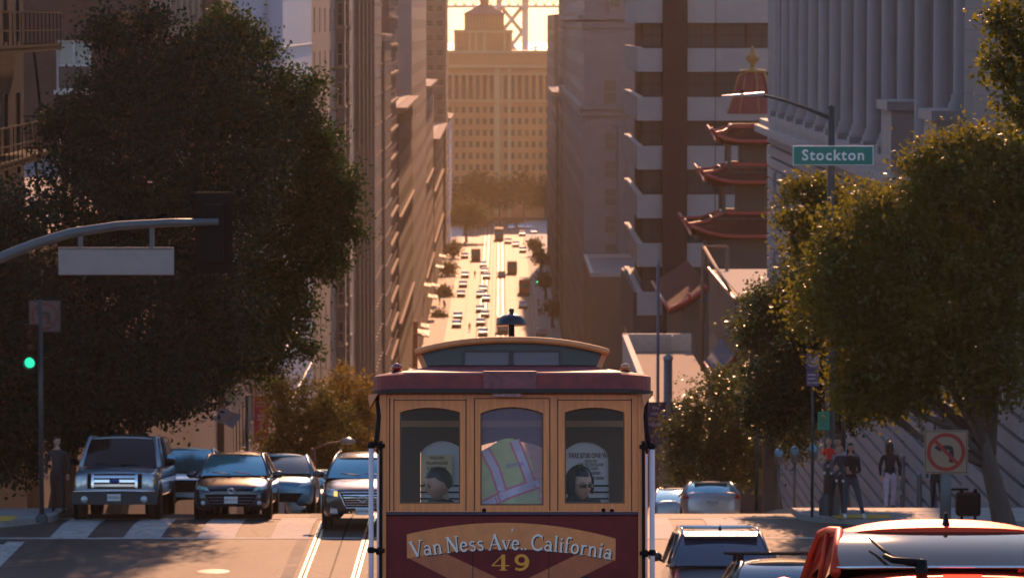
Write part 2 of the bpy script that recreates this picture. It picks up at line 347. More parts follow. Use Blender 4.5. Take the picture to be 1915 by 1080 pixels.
W_brown2 = mat("taupe_stone", (.13, .1, .092), .85, var=.15, scale=.35, bump=.1, det=8)
W_dark = mat("dark_umber_wall", (.09, .065, .06), .85, var=.2, scale=.4, det=8)
W_red = brick("old_red_brick", (.27, .12, .08), (.2, .09, .065), (.3, .25, .22), .9, .3)
W_brick = brick("dark_red_brick", (.1, .045, .035), (.07, .034, .028), (.11, .09, .08), .24, .08, ms=.012)
W_white = mat("white_panel", (.36, .4, .5), .6, var=.06, scale=.5)
W_grey = mat("pale_grey_stone", (.2, .165, .16), .8, var=.12, scale=.4, det=8)
W_cream = brick("cream_masonry", (.5, .43, .35), (.46, .39, .32), (.3, .26, .22), 1.6, .55, ms=.025)
W_beige = mat("beige_plaster", (.17, .115, .08), .85, var=.15, scale=.6, det=8)
# left row, from the crossing away
b1 = building("apartment_house", "dim grey apartment house with iron fire escapes at the picture's upper left edge", -34, -14.2, 98, 122, 14, 'L', mat("grey_siding", (.03, .032, .038), .9, spec=.05), M_glass, M_frame, sill=False, cw=3.0, fh=3.9, ww=1.1, wh=2.4)
for i, zz in enumerate((-.75, -3.8, -6.6)):
    f = MB(); y0, y1, x0, x1 = 105, 121, -14.1, -12.95
    for k in range(16): f.box(x0, x1, y0+k, y0+k+.7, zz-.03, zz+.03)
    f.box(x1-.06, x1, y0, y1, zz-.1, zz+.1); f.box(x0, x1, y1-.06, y1, zz-.1, zz+.1)
    for hh in (.5, 1.0): f.box(x1-.03, x1, y0, y1, zz+hh-.02, zz+hh+.02); f.box(x0, x1, y1-.03, y1, zz+hh-.02, zz+hh+.02)
    for k in range(17): f.box(x1-.03, x1, y0+k*.99, y0+k*.99+.03, zz+.1, zz+1.0)
    f.tube([(x1-.5, y1-3, zz), (x1-.5, y1-.3, zz-2.8)], .04, 5)
    o = f.build("fire_escape", mat("black_iron", (.01, .01, .012), .8, spec=.05), b1); o.data.transform(Matrix.Translation(-b1.location))
building("store_block", "low old commercial block with narrow pilasters behind the big left tree", -34, -14.1, 125, 203, -6.8, 'L', W_beige, cw=2.6, fh=4.2, ww=1.1, wh=2.6, west=True)
bk = empty("brick_apartments", (-26, 205, gz(212)-1), "dark red brick apartment block with white sash windows above the left tree", "building")
def loc(m, par, name, mt, **k):
    o = m.build(name, mt, par, **k); o.data.transform(Matrix.Translation(-par.location)); return o
m = MB(); zb = bk.location.z
wins = [(-21.35, 2.6), (-21.35, -2.25+.05), (-26.4, 2.6), (-26.4, -2.2), (-21.35, -6.6), (-26.4, -6.6), (-31, 2.6), (-31, -2.2)]
xsb = sorted({a for a, _ in wins}); zsb = sorted({c for _, c in wins}); wd, hh = 1.75, 2.5
m.box(-40, -13.9, 205.35, 212, zb, 13)
edges = [-40]+[e for x in xsb for e in (x-wd/2, x+wd/2)]+[-13.9]
for i in range(0, len(edges), 2): m.box(edges[i], edges[i+1], 205, 205.35, zb, 13)
for x in xsb:
    last = zb
    for z in zsb: m.box(x-wd/2, x+wd/2, 205, 205.34, last, z-hh/2); last = z+hh/2
    m.box(x-wd/2, x+wd/2, 205, 205.34, last, 13)
loc(m, bk, "wall", W_brick)
for x in xsb:
    for z in zsb:
        a, c = wd/2, hh/2
        m = MB()
        for q in ((-a, -a+.09, -c, c), (a-.09, a, -c, c), (-a+.09, a-.09, c-.09, c), (-a+.09, a-.09, -c, -c+.09), (-a+.09, a-.09, -.05, .05), (-.04, .04, .05, c-.09)): m.box(x+q[0], x+q[1], 205.08, 205.2, z+q[2], z+q[3])
        m.box(x-a-.12, x+a+.12, 204.86, 205.08, z-c-.2, z-c)
        fo = loc(m, bk, "window", M_wframe)
        m = MB(); m.box(x-a, x+a, 205.2, 205.24, z-c, z+c); q = m.build("pane", M_glassb, fo); q.data.transform(Matrix.Translation(-bk.location))
        m = MB(); m.box(x-a+.1, x+a-.1, 205.19, 205.198, z+.3*(1 if x < -22 else .2), z+c-.1); q = m.build("blind", mat("roller_blind", (.45, .42, .36), .9), fo); q.data.transform(Matrix.Translation(-bk.location))
for k in range(9):
    pass
m = MB()
for k in range(9): m.box(-17.4+k*.29, -17.4+k*.29+.1, 204.7, 204.95, -1.0, 9)
m.box(-17.5, -14.9, 204.95, 205, -1.1, 9); loc(m, bk, "louver", mat("louver_bars", (.34, .24, .19), .6))
building("corner_shop", "low beige shop building with flags hung out beside the red banner", -34, -14.0, 212.1, 228, -16.4, 'L', W_beige, cw=2.6, fh=3.8, ww=1.2, wh=2.3, west=False)
building("red_shop", "low reddish building with sunlit sloping awning left of the white tower", -34, -14.2, 228.2, 261, -19.9, 'L', mat("red_plaster", (.24, .1, .08), .8), cw=3, fh=3.6, west=False)
wt = building("white_tower", "white panelled tower with thin horizontal seams beyond the left tree", -36, -13.9, 262, 302, 12, 'L', W_white, cw=8, fh=3.9, ww=1.2, wh=1.4, street=False, sill=False, west=False, cor=0)
m = MB()
for k in range(14):
    z = 10-k*3.9; m.box(-36, -13.85, 261.9, 262, z, z+.09); m.box(-13.9, -13.8, 262, 302, z, z+.09); m.box(-30+.3, -18.2, 261.93, 262, z+.6, z+2.6) if False else None
for x in (-22, -17.0, -15.0): m.box(x, x+.12, 261.85, 262, -38, 12)
loc(m, wt, "seam", mat("panel_seam", (.3, .3, .34), .6))
cells = [(-19.2, 261.95, 12.5-k*3.9-.2, 3.6, 1.6, 'x') for k in range(12)]
place_windows(wt, cells, M_glass, M_wframe, 2)
def oriel(par, x, yc, z0, z1, fh, w=2.6, pr=.75, wall=None, sg=1):
    m = MB(); m.box(min(x, x+sg*pr), max(x, x+sg*pr), yc, yc+w, z0, z1); loc(m, par, "bay", wall)
    s = MB(); z = z1-1.2; cells = []
    xa, xb = sorted((x+sg*.02, x+sg*(pr+.12)))
    while z > z0+3:
        s.box(xa, xb, yc-.12, yc+w+.1, z-1.2, z-1.04); cells.append(((x+sg*pr/2), yc-.01, z, pr*.7, 2.0, 'x')); z -= fh
    loc(s, par, "ledge", M_sill); place_windows(par, cells, M_glass, M_frame, 0, 20)
t2 = building("brown_tower", "tall brown tower with narrow bay windows and glinting sills right of the white tower", -36, -14.0, 304, 389, 12, 'L', W_brown2, cw=9, fh=3.4, ww=1.6, wh=1.9, west=False, cor=0, sill=False)
for yc in (349, 360): oriel(t2, -14.0, yc, -42, 12, 3.4, wall=W_brown2)
t3 = building("smooth_tower", "tall smooth taupe tower with faint vertical fins beyond the brown tower", -36, -14.05, 390, 451, 12, 'L', W_brown, cw=7, fh=5.2, ww=1.2, wh=2.6, west=False, cor=0, sill=False)
m = MB()
for k in range(5): m.box(-14.05, -13.6, 396+k*12, 396.8+k*12, -50, 12)
loc(m, t3, "fin", W_brown2)
t4 = building("slab_tower", "narrow taupe slab with a rooftop tank between the fins and the dark shaft", -36, -13.95, 452, 482, 8, 'L', W_brown2, cw=5, fh=3.4, west=False, cor=0)
building("dark_block", "dark narrow block with a pale box on its roof in the left row", -36, -13.65, 484, 512, -1.9, 'L', W_dark, cw=4, fh=3.5, west=False, cor=.2)
building("ledged_block", "reddish brown block ringed by sunlit belt ledges on every floor", -36, -13.9, 513, 548, 8, 'L', mat("russet_stone", (.15, .075, .06), .85, var=.2, scale=.4), cw=3, fh=3.6, wh=1.6, ww=1.2, west=False, cor=0, belt=1)
building("corniced_block", "dark block with broad sunlit cornice against a pale grey tower", -36, -13.6, 550, 638, -11.9, 'L', W_dark, cw=3.4, fh=3.6, cor=1.1, belt=4, sill=False)
building("grey_tower", "pale grey tower rising over the dark corniced block", -40, -13.85, 642, 768, 12, 'L', W_grey, cw=6, fh=3.6, ww=1.4, wh=1.6, cor=0, sill=False, cww=5)
building("brown_midrise", "brown mid height block with projecting lit ledges below the square windowed tower", -36, -14.0, 772, 860, -12.5, 'L', W_brown, cw=4, fh=3.6, cor=.9, belt=5, sill=False)
building("orange_midrise", "low russet block in the haze at the foot of the square windowed tower", -36, -13.9, 862, 995, -25, 'L', W_brown, cw=4, fh=3.6, cor=1.2, belt=3, sill=False)
building("square_window_tower", "tall tower with dark square windows at the left side of the bright gap", -40, -13.2, 1000, 1040, 12, 'L', W_brown, fh=3.6, cw=3.6, ww=1.7, wh=1.5, cww=2.4, cor=0)
building("white_sliver", "small white building end at the left foot of the orange facade", -36, -13.0, 1045, 1100, -25, 'L', W_white, cw=4, fh=3.6, cor=.6)
# right row
G = building("stone_tower", "pale classical stone tower with one column of windows and carved top bands", 10.7, 40, 520, 690, 9, 'R', W_grey, cw=5.5, fh=3.5, ww=1.5, wh=2.2, cww=50, west=False, cor=0, sill=False)
m = MB()
for z, d, h in ((-11.2, .7, .5), (-12.0, .35, .7), (.2, .8, .6), (-.9, .3, .9), (-13.4, .15, .3)): m.box(10.7-d, 40, 520-d, 520, z, z+h); m.box(10.7-d, 10.7, 520, 690, z, z+h)
m.box(13.9, 18.9, 519.3, 520, .8, 6.5)
for x in (10.6, 15.0, 16.3): m.box(x+.05, x+.45, 519.7, 520, -52, -13)
loc(m, G, "cornice", W_grey)
cells = [(13.2+.85, 519.96, -15.3-k*3.5, 1.55, 2.3, 'x') for k in range(9)]+[(14.0, 519.96, -9.0, 1.7, 3.2, 'x'), (14.6, 519.2, 3.0, 1.4, 2.6, 'x'), (16.6, 519.2, 3.0, 1.4, 2.6, 'x')]+[(20+3*j, 519.96, -15.3-k*3.5, 1.5, 2.2, 'x') for k in range(9) for j in range(4)]
place_windows(G, cells, mat("amber_blind_glass", (.13, .09, .06), .35), M_frame)
building("hazy_slab", "dark slab tower in the haze beyond the classical stone tower", 11.3, 40, 700, 790, 12, 'R', W_dark, cw=5, fh=3.6, cor=0, cww=4)
building("red_hazy_midrise", "brownish mid height block in shade on the street's shadowed side", 10.9, 40, 792, 868, -14, 'R', W_brown, cw=4, fh=3.6, cor=.8)
building("far_slab", "dark tower edging the right side of the bright gap", 11.6, 40, 878, 1005, 1.5, 'R', W_brown, cw=5, fh=3.6, cor=0, cww=4)
pb = building("podium_block", "flat brown block with a recessed roof court left of the banded tower", 10.4, 40, 470, 508, -29.4, 'R', mat("umber_panels", (.13, .07, .05), .75, var=.2, scale=.15), cw=40, fh=30, ww=.2, wh=.2, cor=0, west=False, street=False)
m = MB(); m.box(10.4, 10.8, 470, 508, -29.35, -28.9); m.box(10.8, 30, 470, 470.4, -29.35, -28.9); m.box(10.8, 30, 507.6, 508, -29.35, -28.9); loc(m, pb, "parapet", mat("pale_parapet", (.38, .3, .26), .8))
# banded tower
bt = empty("banded_tower", (21, 333, gz(366)-1), "tower of white wall bands and dark glass strips with one dark shaft", "building")
X0, Y0, Y1 = 11.2, 333.0, 367.0; fh = 3.97
m = MB(); m.box(X0+.9, 34, Y0+.9, Y1, -22, 10); m.box(X0+.9, 34, Y0+.9, Y1, gz(Y1)-1, -22.2)
loc(m, bt, "core", mat("bronze_glass_core", (.01, .014, .018), .8, spec=.03))
m = MB(); m.box(13.25, 15.25, Y0-.35, Y0+.89, -30, 10); m.box(14.2, 14.25, Y0-.4, Y0-.35, -30, 10); loc(m, bt, "shaft", mat("charcoal_cladding", (.02, .021, .03), .8, spec=.05))
Mw = mat("white_concrete_band", (.33, .3, .29), .75, var=.08, scale=.6, bump=.05)
zt = 40
zc = [-(112.5-40)*333/7640 + fh*3 - i*fh for i in range(11)]
for z in zc:
    m = MB(); m.box(X0, 13.24, Y0, Y0+.35, z-.95, z+.98); m.box(X0, X0+.35, Y0+.35, Y1, z-.95, z+.98)
    m.box(15.26, 17.52, Y0, Y0+.35, z-.95, z+.98); m.box(17.58, 34, Y0, Y0+.35, z-.95, z+.98); m.box(X0+.35, 13.24, Y0+.35, Y0+.9, z-.95, z-.75)
    loc(m, bt, "band", Mw)
    m = MB(); m.box(X0-.05, X0+.4, Y0-.05, Y1, z+.985, z+1.05); loc(m, bt, "coping", mat("bright_coping", (.45, .42, .4), .8, spec=.2))
cells = []
for z in zc[:-1]:
    zz = z-fh/2+.02
    for xa, xb in ((11.6, 13.2), (15.3, 17.5), (17.6, 20.0), (20.1, 22.6)): cells.append(((xa+xb)/2, Y0+.7, zz, xb-xa, 2.0, 'x'))
place_windows(bt, cells, glassmat("teal_glass", (.02, .055, .065), .2, .1), mat("dark_mullion", (.015, .018, .022), .8, spec=.05), 1)
m = MB(); m.box(10.9, 34, Y0+.5, Y1, -26.5, -22.1); loc(m, bt, "soffit", W_dark)
# parking deck
pk = empty("parking_deck", (12, 218, gz(268)-1), "open concrete parking deck with a pale parapet and sunlit floor", "parking deck")
m = MB(); zt = -20.6
m.box(8.1, 12.5, 218, 266, zt-1.2, zt-.9)
loc(m, pk, "deck_floor", mat("deck_concrete", (.2, .15, .11), .9, spec=.2))
m = MB(); m.box(8.0, 8.35, 216, 266, zt-1.6, zt+.2); m.box(8.0, 12.5, 266, 266.4, zt-.9, zt+.25); m.box(11.2, 11.24, 264.5, 265.9, zt-.9, zt+.2)
for y in range(220, 266, 9): m.box(8.1, 8.6, y, y+.6, gz(y)-1, zt-1.6)
m.box(8.36, 12.5, 264, 266.4, gz(266)-1, zt-1.21); m.box(12.2, 12.5, 218, 264, gz(266)-1, zt-1.21)
loc(m, pk, "parapet", mat("pale_concrete", (.42, .37, .32), .8, var=.15))
# grand stone building on the right
H = empty("colonnaded_building", (20, 104, gz(150)-2), "grand grey stone building with giant columns over a grooved masonry base", "building")
st = brick("grey_ashlar", (.22, .21, .225), (.2, .19, .2), (.13, .13, .14), 1.5, .6, ms=.012)
st2 = mat("grey_column_stone", (.25, .225, .23), .75, var=.14, scale=.8, bump=.1, det=8, aniso_z=.3)
m = MB(); m.box(13.96, 45, 104, 207, gz(207)-2, 18); m.box(13.3, 14.4, 104, 117.2, -4.9, 18); m.box(13.55, 14.4, 198, 207, -4.9, 18); loc(m, H, "wall", st)
m = MB(); z = -5.6
while z > -32:
    yb = 104
    for (ya, yb) in ((104, 117.5), (117.6, 207)):
        x = 13.35 if ya == 104 else 13.55
        if z > gz(ya)-1 or ya > 104: m.box(x, 14.4, ya, yb, z-.5, z-.07); m.box(x+.09, 14.4, ya+.01, yb-.01, z-.57, z-.5)
    z -= .57
loc(m, H, "rusticated_base", mat("grooved_stone", (.24, .22, .225), .8, var=.14, scale=.7, det=8))
m = MB()
m.box(12.9, 14.41, 103.6, 207.3, -5.55, -5.2); m.box(13.15, 14.41, 103.8, 207.2, -5.2, -4.9); m.box(13.2, 14.41, 103.9, 207.1, -5.65, -5.56)
m.box(13.1, 13.9, 140, 198, -4.9, -4.6)
for yb in (119.5, 133.2): m.box(12.75, 14.2, yb, yb+3.4, -4.89, -2.9); m.box(12.6, 14.3, yb-.15, yb+3.55, -2.9, -2.6)
loc(m, H, "entablature", st2)
y = 120.6; k = 0; cells = []
while y < 201:
    c = MB(); c.box(13.2, 14.3, y-.62, y+.62, -4.88, -4.35); zb_ = -4.35
    if abs(y-121) < 2 or abs(y-135) < 2: zb_ = -2.6
    n = 20; c.lathe([(.5, zb_), (.5, zb_+.15), (.4, zb_+.3), (.42, zb_+.4), (.34, zb_+.5), (.32, 14), (.3, 18)], (13.72, y, 0), n)
    loc(c, H, "column", st2)
    cells.append((13.93, y+2.85, 7.2, 3.4, 19.5, 'y')); cells.append((13.93, y+2.85, -3.5, 2.4, 1.4, 'y')); y += 5.7; k += 1  # full-height dark panes stand for the shaded recess between the columns
for y in range(121, 203, 5):
    for zz in (-8.3, -12.2):
        cells.append((13.53, y, zz, 1.1, 1.9, 'y'))
for y in (122, 126.5, 131, 136.5, 142): cells.append((13.53, y, -15.8, .9, 2.6, 'y'))
place_windows(H, cells, M_glass, mat("stone_jamb", (.3, .29, .3), .8))
m = MB()
y = 118.6
while y < 201: m.box(13.86, 13.96, y+1.6, y+2.3, -4.88, 18); y += 5.7
loc(m, H, "pilaster", st2)
# pilastered shop beside it
Q = building("pilaster_shop", "small beige shopfront building with blue roof awning below the pagoda", 12.0, 25, 208, 234, -14.2, 'R', W_beige, cw=1.9, fh=5.0, ww=.8, wh=3.2, west=False, cor=0, sill=False)
m = MB(); m.box(12.01, 25, 207.9, 208, -30, -14.0); loc(m, Q, "end_wall", brick("sooty_brick", (.16, .09, .07), (.12, .07, .06), (.2, .17, .15), .24, .08))
m = MB(); m.hexa([(11.1, 208, -18.3), (12.0, 208, -18.3), (12.0, 220, -18.3), (11.1, 220, -18.3), (11.9, 208, -17.1), (12.0, 208, -17.1), (12.0, 220, -17.1), (11.9, 220, -17.1)]); loc(m, Q, "awning", mat("blue_grey_tile", (.08, .1, .13), .9, spec=.1))
m = MB(); m.tube([(10.95, 207.8, -18.35), (12.0, 207.8, -17.0)], .1, 6); m.tube([(10.95, 207.8, -18.35), (10.75, 207.8, -18.1)], .09, 6); m.tube([(11.05, 207.8, -18.35), (11.05, 220, -18.35)], .08, 6)
m.box(11.9, 12.0, 208, 234, -14.2, -14.05); loc(m, Q, "eave_edge", mat("red_lacquer", (.32, .03, .03), .4, coat=.3))
m = MB()
for xa in (11.6, 13.0): m.tube([(xa, 233.5, -20), (xa, 233.5, -12.9)], .12, 6)
m.tube([(11.6, 233.5, -12.9), (13.0, 233.5, -12.9)], .12, 6); m.tube([(11.7, 233.5, -12.9), (11.9, 211, -13.9)], .1, 6)
loc(m, Q, "roof_frame", W_beige)
# pagoda
pg = empty("pagoda_building", (17.6, 285, gz(298)-1), "dark pagoda tower with red upturned eaves and a red dome with gold finial", "building")
red = mat("red_lacquer", (.15, .01, .01), .6); dk = mat("pagoda_green_timber", (.03, .05, .05), .6); gold = mat("old_gold", (.3, .17, .05), .6, .2)
cx, cy = 17.6, 285
def zy(y): return -(y-40)*cy/7640.0
def proof(z, half, rise, inner):
    tile = MB(); edge = MB(); N = 8
    ring = []
    for s in range(4):
        a = math.pi/2*s
        for k in range(N):
            t = k/N*2-1; p = Vector((half, t*half, 0)); up = abs(t)**4*rise*.55; out = 1+abs(t)**6*.10
            q = Matrix.Rotation(a, 3, 'Z') @ Vector((p.x*out, p.y*out, 0)); ring.append((cx+q.x, cy+q.y, z+up))
    top = []
    for s in range(4):
        a = math.pi/2*s
        for k in range(N):
            t = k/N*2-1; q = Matrix.Rotation(a, 3, 'Z') @ Vector((inner, t*inner, 0)); top.append((cx+q.x, cy+q.y, z+rise))
    mid = [tuple((a_*.5+b_*.5) for a_, b_ in zip(p, q)) for p, q in zip(ring, top)]; mid = [(p[0], p[1], p[2]-rise*.12) for p in mid]
    low = [(cx+(p[0]-cx)*.8, cy+(p[1]-cy)*.8, z-.25) for p in ring]
    tile.grid([r+[r[0]] for r in (low, ring, mid, top)])
    loc(tile, pg, "eave_roof", mat("plum_tile", (.055, .014, .018), .9, spec=.05))
    edge.tube(ring+[ring[0]], .13, 6, cap=False)
    for s in range(4):
        i = s*N; edge.tube([Vector(ring[i])+Vector((0, 0, .35))+(Vector(ring[i])-Vector((cx, cy, z))).normalized()*.35, ring[i], mid[i], top[i]], [.1, .16, .14, .1], 6)
    edge.tube(top+[top[0]], .16, 6, cap=False)
    loc(edge, pg, "eave_edge", red)
proof(zy(262), 2.5, 1.0, 1.5); proof(zy(337), 3.3, 1.15, 1.7); proof(zy(436), 4.25, 1.5, 2.1)
m = MB()
for za, zb2, h in ((zy(330), zy(240), 1.7), (zy(425), zy(315), 2.1)):
    for sx in (-1, 1):
        for sy in (-1, 1): m.box(cx+sx*h-.13, cx+sx*h+.13, cy+sy*h-.13, cy+sy*h+.13, za, zb2); 
        m.tube([(cx+sx*h, cy-h, zb2-1.2), (cx+sx*h*.4, cy-h, zb2-.1)], .09, 5)
    m.box(cx-h*.55, cx+h*.55, cy-h*.55, cy+h*.55, za, zb2)
    hr = h*1.35
    for q in (.35, .7): 
        for s in (-1, 1): m.box(cx-hr, cx+hr, cy+s*hr-.04, cy+s*hr+.04, za+q, za+q+.08); m.box(cx+s*hr-.04, cx+s*hr+.04, cy-hr, cy+hr, za+q, za+q+.08)
    for k in range(9):
        x = cx-hr+k*hr/4
        for s in (-1, 1): m.box(x-.03, x+.03, cy+s*hr-.03, cy+s*hr+.03, za, za+.75)
m.box(cx-3.2, cx+3.2, cy-3.2, cy+3.2, zy(560), zy(425)); m.box(12.2, 27, 272, 298, pg.location.z, zy(540))
loc(m, pg, "timber_frame", dk)
m = MB(); m.lathe([(1.75, zy(212)), (1.6, zy(200)), (1.35, zy(180)), (1.15, zy(160)), (1.0, zy(145)), (.8, zy(134)), (0, zy(132))], (cx, cy, 0), 12); loc(m, pg, "dome", mat("dome_red", (.17, .02, .025), .7))
m = MB()
for k in range(8):
    a = 2*math.pi*k/8+.2; m.tube([(cx+r*math.cos(a), cy+r*math.sin(a), z) for r, z in ((1.8, zy(212)), (1.65, zy(200)), (1.4, zy(180)), (1.2, zy(160)), (1.05, zy(145)), (.85, zy(134)))], .06, 5)
m.lathe([(.85, zy(136)), (.95, zy(133)), (.85, zy(130)), (.2, zy(129)), (.15, zy(120)), (.45, zy(112)), (.5, zy(106)), (.25, zy(100)), (.2, zy(96)), (.05, zy(86))], (cx, cy, 0), 10)
loc(m, pg, "finial", gold)
# lower curled roof
m = MB(); m.grid([[(11.1, y, zy(548)-.1) for y in (270, 285, 299)], [(12.2, y, zy(535)) for y in (270, 285, 299)], [(13.7, y, zy(512)+.2) for y in (271, 285, 298)]]); m.grid([[(11.1, 269.9, zy(560)), (12.2, 269.9, zy(550)), (13.7, 269.9, zy(520))], [(11.1, 270, zy(548)-.1), (12.2, 270, zy(535)), (13.7, 271, zy(512)+.2)]])
loc(m, pg, "lower_roof", mat("plum_tile", (.055, .014, .018), .9, spec=.05))
m = MB(); m.tube([(10.9, 269.8, zy(535)), (11.15, 269.8, zy(550)), (12.2, 269.8, zy(537)), (13.0, 269.8, zy(523)), (13.7, 269.8, zy(508))], [.08, .14, .15, .15, .12], 6)
m.tube([(11.15, 269.8, zy(550)), (11.15, 299, zy(550))], .12, 6); m.tube([(12.6, 269.7, zy(532)), (12.5, 269.7, zy(520))], [.15, .1], 6); m.tube([(13.6, 269.7, zy(514)), (13.5, 269.7, zy(503))], [.15, .1], 6)
loc(m, pg, "eave_edge", red)
# ------------------------------------------------------------------ far end of the street
sp = empty("arcaded_landmark", (0, 1210, -58), "long tan office block with arcaded top floors closing the street in the haze", "building")
tan = mat("glow_tinted_brick", (.55, .25, .1), .85, var=.1, scale=.1); tan2 = mat("glow_tinted_trim", (.58, .35, .18), .8)  # tan masonry, with some of the orange haze glow put into both colours
Yb = 1210.0; zz_ = lambda y: -(y-40)*Yb/7640.0; xx_ = lambda x: (x-935)*Yb/7640.0
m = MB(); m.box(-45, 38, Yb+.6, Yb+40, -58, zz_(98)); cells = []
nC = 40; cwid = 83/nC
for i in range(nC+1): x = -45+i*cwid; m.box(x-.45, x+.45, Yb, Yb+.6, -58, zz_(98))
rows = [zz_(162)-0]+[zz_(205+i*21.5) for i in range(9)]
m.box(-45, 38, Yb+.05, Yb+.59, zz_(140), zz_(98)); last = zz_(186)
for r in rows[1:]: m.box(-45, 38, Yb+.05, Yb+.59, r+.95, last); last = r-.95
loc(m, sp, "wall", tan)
for i in range(nC):
    x = -45+(i+.5)*cwid; cells.append((x, Yb+.4, zz_(163), 1.15, 7.2, 'x'))
    for r in rows[1:]: cells.append((x, Yb+.4, r, 1.1, 1.8, 'x'))
place_windows(sp, cells, mat("dim_brown_glass", (.12, .07, .045), .6), mat("tan_window_frame", (.35, .22, .14), .7))
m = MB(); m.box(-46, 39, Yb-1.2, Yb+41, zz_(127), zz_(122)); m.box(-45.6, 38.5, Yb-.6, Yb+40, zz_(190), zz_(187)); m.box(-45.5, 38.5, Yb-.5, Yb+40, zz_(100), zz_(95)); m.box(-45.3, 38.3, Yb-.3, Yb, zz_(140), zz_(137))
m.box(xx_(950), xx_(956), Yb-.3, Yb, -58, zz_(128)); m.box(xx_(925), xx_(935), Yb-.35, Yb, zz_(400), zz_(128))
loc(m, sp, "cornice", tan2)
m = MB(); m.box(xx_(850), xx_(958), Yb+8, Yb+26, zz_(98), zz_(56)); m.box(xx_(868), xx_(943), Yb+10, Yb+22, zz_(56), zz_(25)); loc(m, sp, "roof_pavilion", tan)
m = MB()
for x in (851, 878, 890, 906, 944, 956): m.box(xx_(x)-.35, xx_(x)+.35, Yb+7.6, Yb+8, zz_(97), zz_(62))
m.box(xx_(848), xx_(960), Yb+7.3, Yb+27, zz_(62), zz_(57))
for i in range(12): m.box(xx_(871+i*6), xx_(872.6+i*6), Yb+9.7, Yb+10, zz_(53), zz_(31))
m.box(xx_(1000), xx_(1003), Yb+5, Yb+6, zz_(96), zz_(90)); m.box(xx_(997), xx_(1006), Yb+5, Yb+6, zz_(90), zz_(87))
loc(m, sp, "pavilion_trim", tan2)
xa, xb = xx_(864), xx_(947); xm = (xa+xb)/2
m = MB(); m._add([(xa, Yb+9, zz_(27)), (xb, Yb+9, zz_(27)), (xb, Yb+23, zz_(27)), (xa, Yb+23, zz_(27)), (xm-1.2, Yb+15, zz_(8)), (xm+1.2, Yb+15, zz_(8)), (xm+1.2, Yb+17, zz_(8)), (xm-1.2, Yb+17, zz_(8))], [(0, 1, 5, 4), (1, 2, 6, 5), (2, 3, 7, 6), (3, 0, 4, 7), (4, 5, 6, 7), (3, 2, 1, 0)])
m.box(xm-1.25, xm+1.25, Yb+14.8, Yb+17.2, zz_(10), zz_(0)); m.lathe([(1.6, zz_(0)), (.8, zz_(-8)), (0, zz_(-14))], (xm, Yb+16, 0), 8)
loc(m, sp, "pavilion_roof", mat("roof_rust", (.3, .13, .08), .7))
# suspension bridge behind
br = empty("suspension_bridge", (6, 2300, -60), "pale suspension bridge tower and truss deck crossing the bright gap", "bridge")
Yr = 2300.0; X_ = lambda x: (x-935)*Yr/7640.0; Z_ = lambda y: -(y-40)*Yr/7640.0
bm_ = mat("bridge_steel", (.42, .42, .42), .6)
m = MB(); m.box(X_(976), X_(988), Yr, Yr+4, -60, 90); m.box(X_(928), X_(938), Yr, Yr+4, -60, 90)
for ya, yb in ((14, 60), (60, 110), (110, 160), (-60, 0)):
    m.tube([(X_(938), Yr+2, Z_(yb)), (X_(976), Yr+2, Z_(ya))], 1.1, 4); m.tube([(X_(938), Yr+2, Z_(ya)), (X_(976), Yr+2, Z_(yb))], 1.1, 4)
loc(m, br, "tower", bm_)
m = MB(); m.box(-420, 420, Yr-6, Yr+12, Z_(15), Z_(10)); m.box(-420, 420, Yr-6, Yr+12, Z_(-8), Z_(-3))
x = -200
while x < 220:
    m.tube([(x, Yr-6, Z_(11)), (x+2.5, Yr-6, Z_(-6))], .3, 4); m.tube([(x+5, Yr-6, Z_(11)), (x+2.5, Yr-6, Z_(-6))], .3, 4); x += 5
loc(m, br, "deck", bm_)
